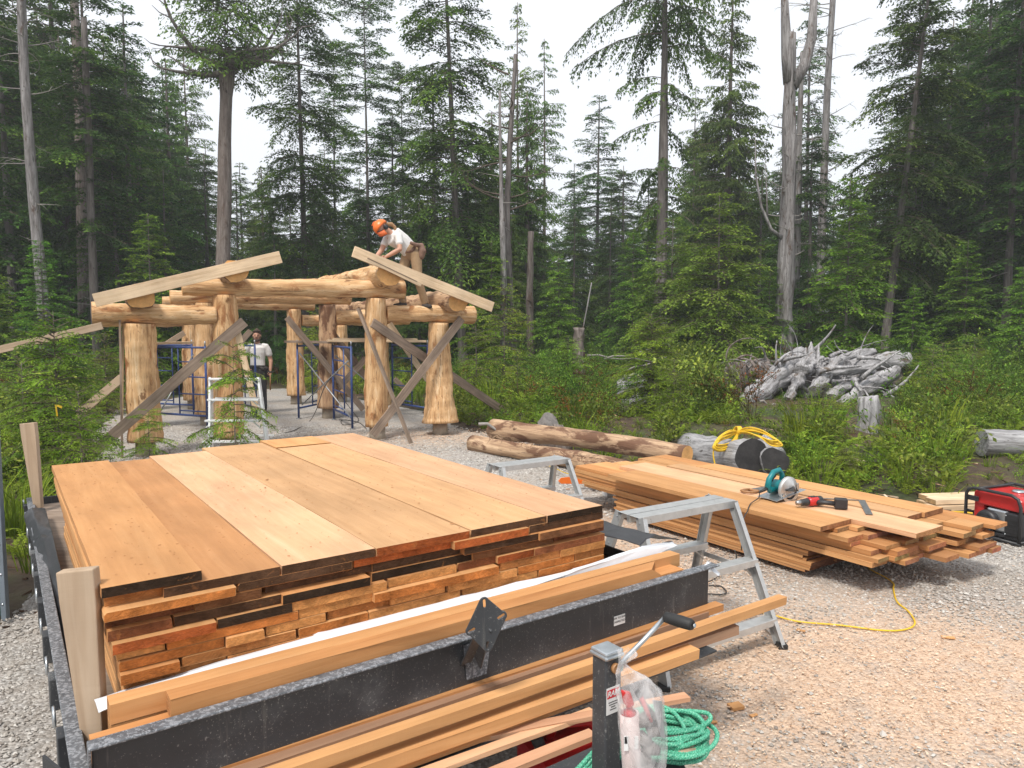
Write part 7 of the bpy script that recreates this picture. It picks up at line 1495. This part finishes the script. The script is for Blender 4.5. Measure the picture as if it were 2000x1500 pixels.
fuse('t_shirt', [([pelv + (chest - pelv) * .12, pelv.lerp(chest, .5) + ZU * .03, chest + ZU * .01, chest.lerp(neck, .55)], [.145, .150, .165, .080], (1.08, .72), sid), ([chest.lerp(shN, .5), shN, shN.lerp(elN, .42), shN.lerp(elN, .60)], [.06, .070, .064, .064]), ([chest.lerp(shF, .5), shF, shF.lerp(elF, .42), shF.lerp(elF, .60)], [.06, .070, .064, .064])], M['shirt'], roof, .009)
fuse('trousers', [([pelv + (chest - pelv) * .26, pelv, pelv - ZU * .06], [.145, .155, .14], (1.02, .85), sid), ([hipN - ZU * .02, hipN.lerp(kn2, .5), kn2, kn2.lerp(an2, .5), an2 + ZU * .0], [.100, .090, .074, .068, .066]), ([hipF - ZU * .02, hipF.lerp(kn1, .5), kn1, kn1.lerp(an1, .5), an1 + ZU * .0], [.100, .090, .074, .068, .066])], M['khaki'], roof, .013)
for an, kx_ in ((an1, -1), (an2, -1)): fuse('boot', [([an + Vector((.035, .01, -.045)), an + Vector((-.03, -.02, -.05)), an + Vector((-.13 if an is an1 else .10, -.09, -.062))], [.052, .052, .040], (1, .85)), ([an + Vector((0, 0, -.03)), an + Vector((0, 0, .04))], [.05, .055])], M['boot'], roof, .013)
bc = pelv + (chest - pelv) * .24; bt_ = (chest - pelv).normalized(); s2_ = sid; u2_ = bt_.cross(s2_); m = MB(); m.tube([bc + s2_ * .165 * math.cos(a) + u2_ * .125 * math.sin(a) for a in [k * .3927 for k in range(17)]], .028, 8, sq=(.4, 1.3)); m.build('tool_belt', M['leather'], roof)
fuse('tool_pouch', [([J(822, 478, -.16), J(825, 490, -.17), J(822, 503, -.16)], [.05, .072, .055]), ([J(802, 474, -.20), J(812, 478, -.20), J(822, 480, -.17)], [.03, .035, .04])], M['leather'], roof, .013)
fuse('pony_tail', [([headc - fdir * .07 + upH * .01, J(765, 438, .0), J(772, 445, -.02), J(771, 452, -.03)], [.03, .036, .030, .014])], M['fairhair'], roof, .008)
fuse('beard', [([headc + fdir * .055 - upH * .075 + sid * .05, headc + fdir * .085 - upH * .095, headc + fdir * .055 - upH * .075 - sid * .05], [.026, .034, .026])], M['fairhair'], roof, .008)
hc = headc + upH * .025 - fdir * .005; m = MB(); prof = [(-.035, .118), (-.030, .128), (.0, .126), (.03, .118), (.06, .100), (.085, .070), (.10, .035), (.104, 0)]
m.tube([hc + upH * h for h, _ in prof], [r for _, r in prof], 28, up=fdir, sq=(.88, 1.08)); m.build('helmet', M['orange'], roof)
for k in range(3): m = MB(); m.tube([hc + upH * (.098 - .0015) * 1 + sid * (.03 * (k - 1)) - fdir * .07 - upH * .02, hc + upH * .106 + sid * (.03 * (k - 1)), hc + upH * .085 + sid * (.03 * (k - 1)) + fdir * .075], .008, 6); m.build('helmet_ridge', M['orange'], roof)
vz = [hc + fdir * (.125 * math.cos(a)) + sid * (.115 * math.sin(a)) - upH * .03 for a in [(-1.15 + .23 * k) for k in range(11)]]
m = MB(); m.add(vz + [p - upH * .105 + fdir * .025 for p in vz], [(k, k + 1, 12 + k, 11 + k) for k in range(10)], 0, True); vs_o = m.build('visor', plain('orange_mesh_visor', (.62, .12, .02), .6), roof); so = vs_o.modifiers.new('s', 'SOLIDIFY'); so.thickness = .003
m = MB(); m.tube([vz[0]] + vz + [vz[-1]], .006, 6); m.tube([p - upH * .105 + fdir * .025 for p in vz], .004, 6); m.build('visor_rim', M['black'], roof)
for s_ in (1, -1):
    c = headc + sid * s_ * .098 - fdir * .015 - upH * .01; m = MB(); m.lathe(c - sid * s_ * .02, sid * s_, [(0, .038), (.02, .044), (.038, .040), (.046, .025), (.047, 0)], 18); m.build('ear_muff', M['black'], roof); m = MB(); m.tube([c + sid * s_ * .018, c + upH * .06 + sid * s_ * .012, hc + upH * .01 + sid * s_ * .115], .006, 6); m.build('muff_arm', M['black'], roof)
# pencil blue tape and yellow flagging on the young cedar
p = dp(107, 790, 8.0); m = MB(); m.prism([p, p + Vector((.018, 0, .0)), p + Vector((.03, 0, -.13)), p + Vector((.012, 0, -.135))], (0, .002, 0)); m.prism([p + Vector((.03, 0, 0)), p + Vector((.09, -.01, -.02)), p + Vector((.08, -.01, -.045)), p + Vector((.02, 0, -.02))], (0, .002, 0)); tag(m.build('flagging_tape', M['yellow']), 'yellow flagging tape tied on the young cedar at left', 'tape')
# ================================================================ THE AIR
N = NT('thin_mist'); N.t.nodes.remove(N.p); pv = N.n('VolumePrincipled'); pv.inputs['Density'].default_value = .0018; pv.inputs['Color'].default_value = (.90, .93, .97, 1); pv.inputs['Anisotropy'].default_value = .1; N.l(pv.outputs[0], N.o.inputs['Volume'])
m = MB(); m.box((0, 100, 12.5), (1000, 800, 30)); hz = m.build('haze', N.m); hz['kind'] = 'stuff'
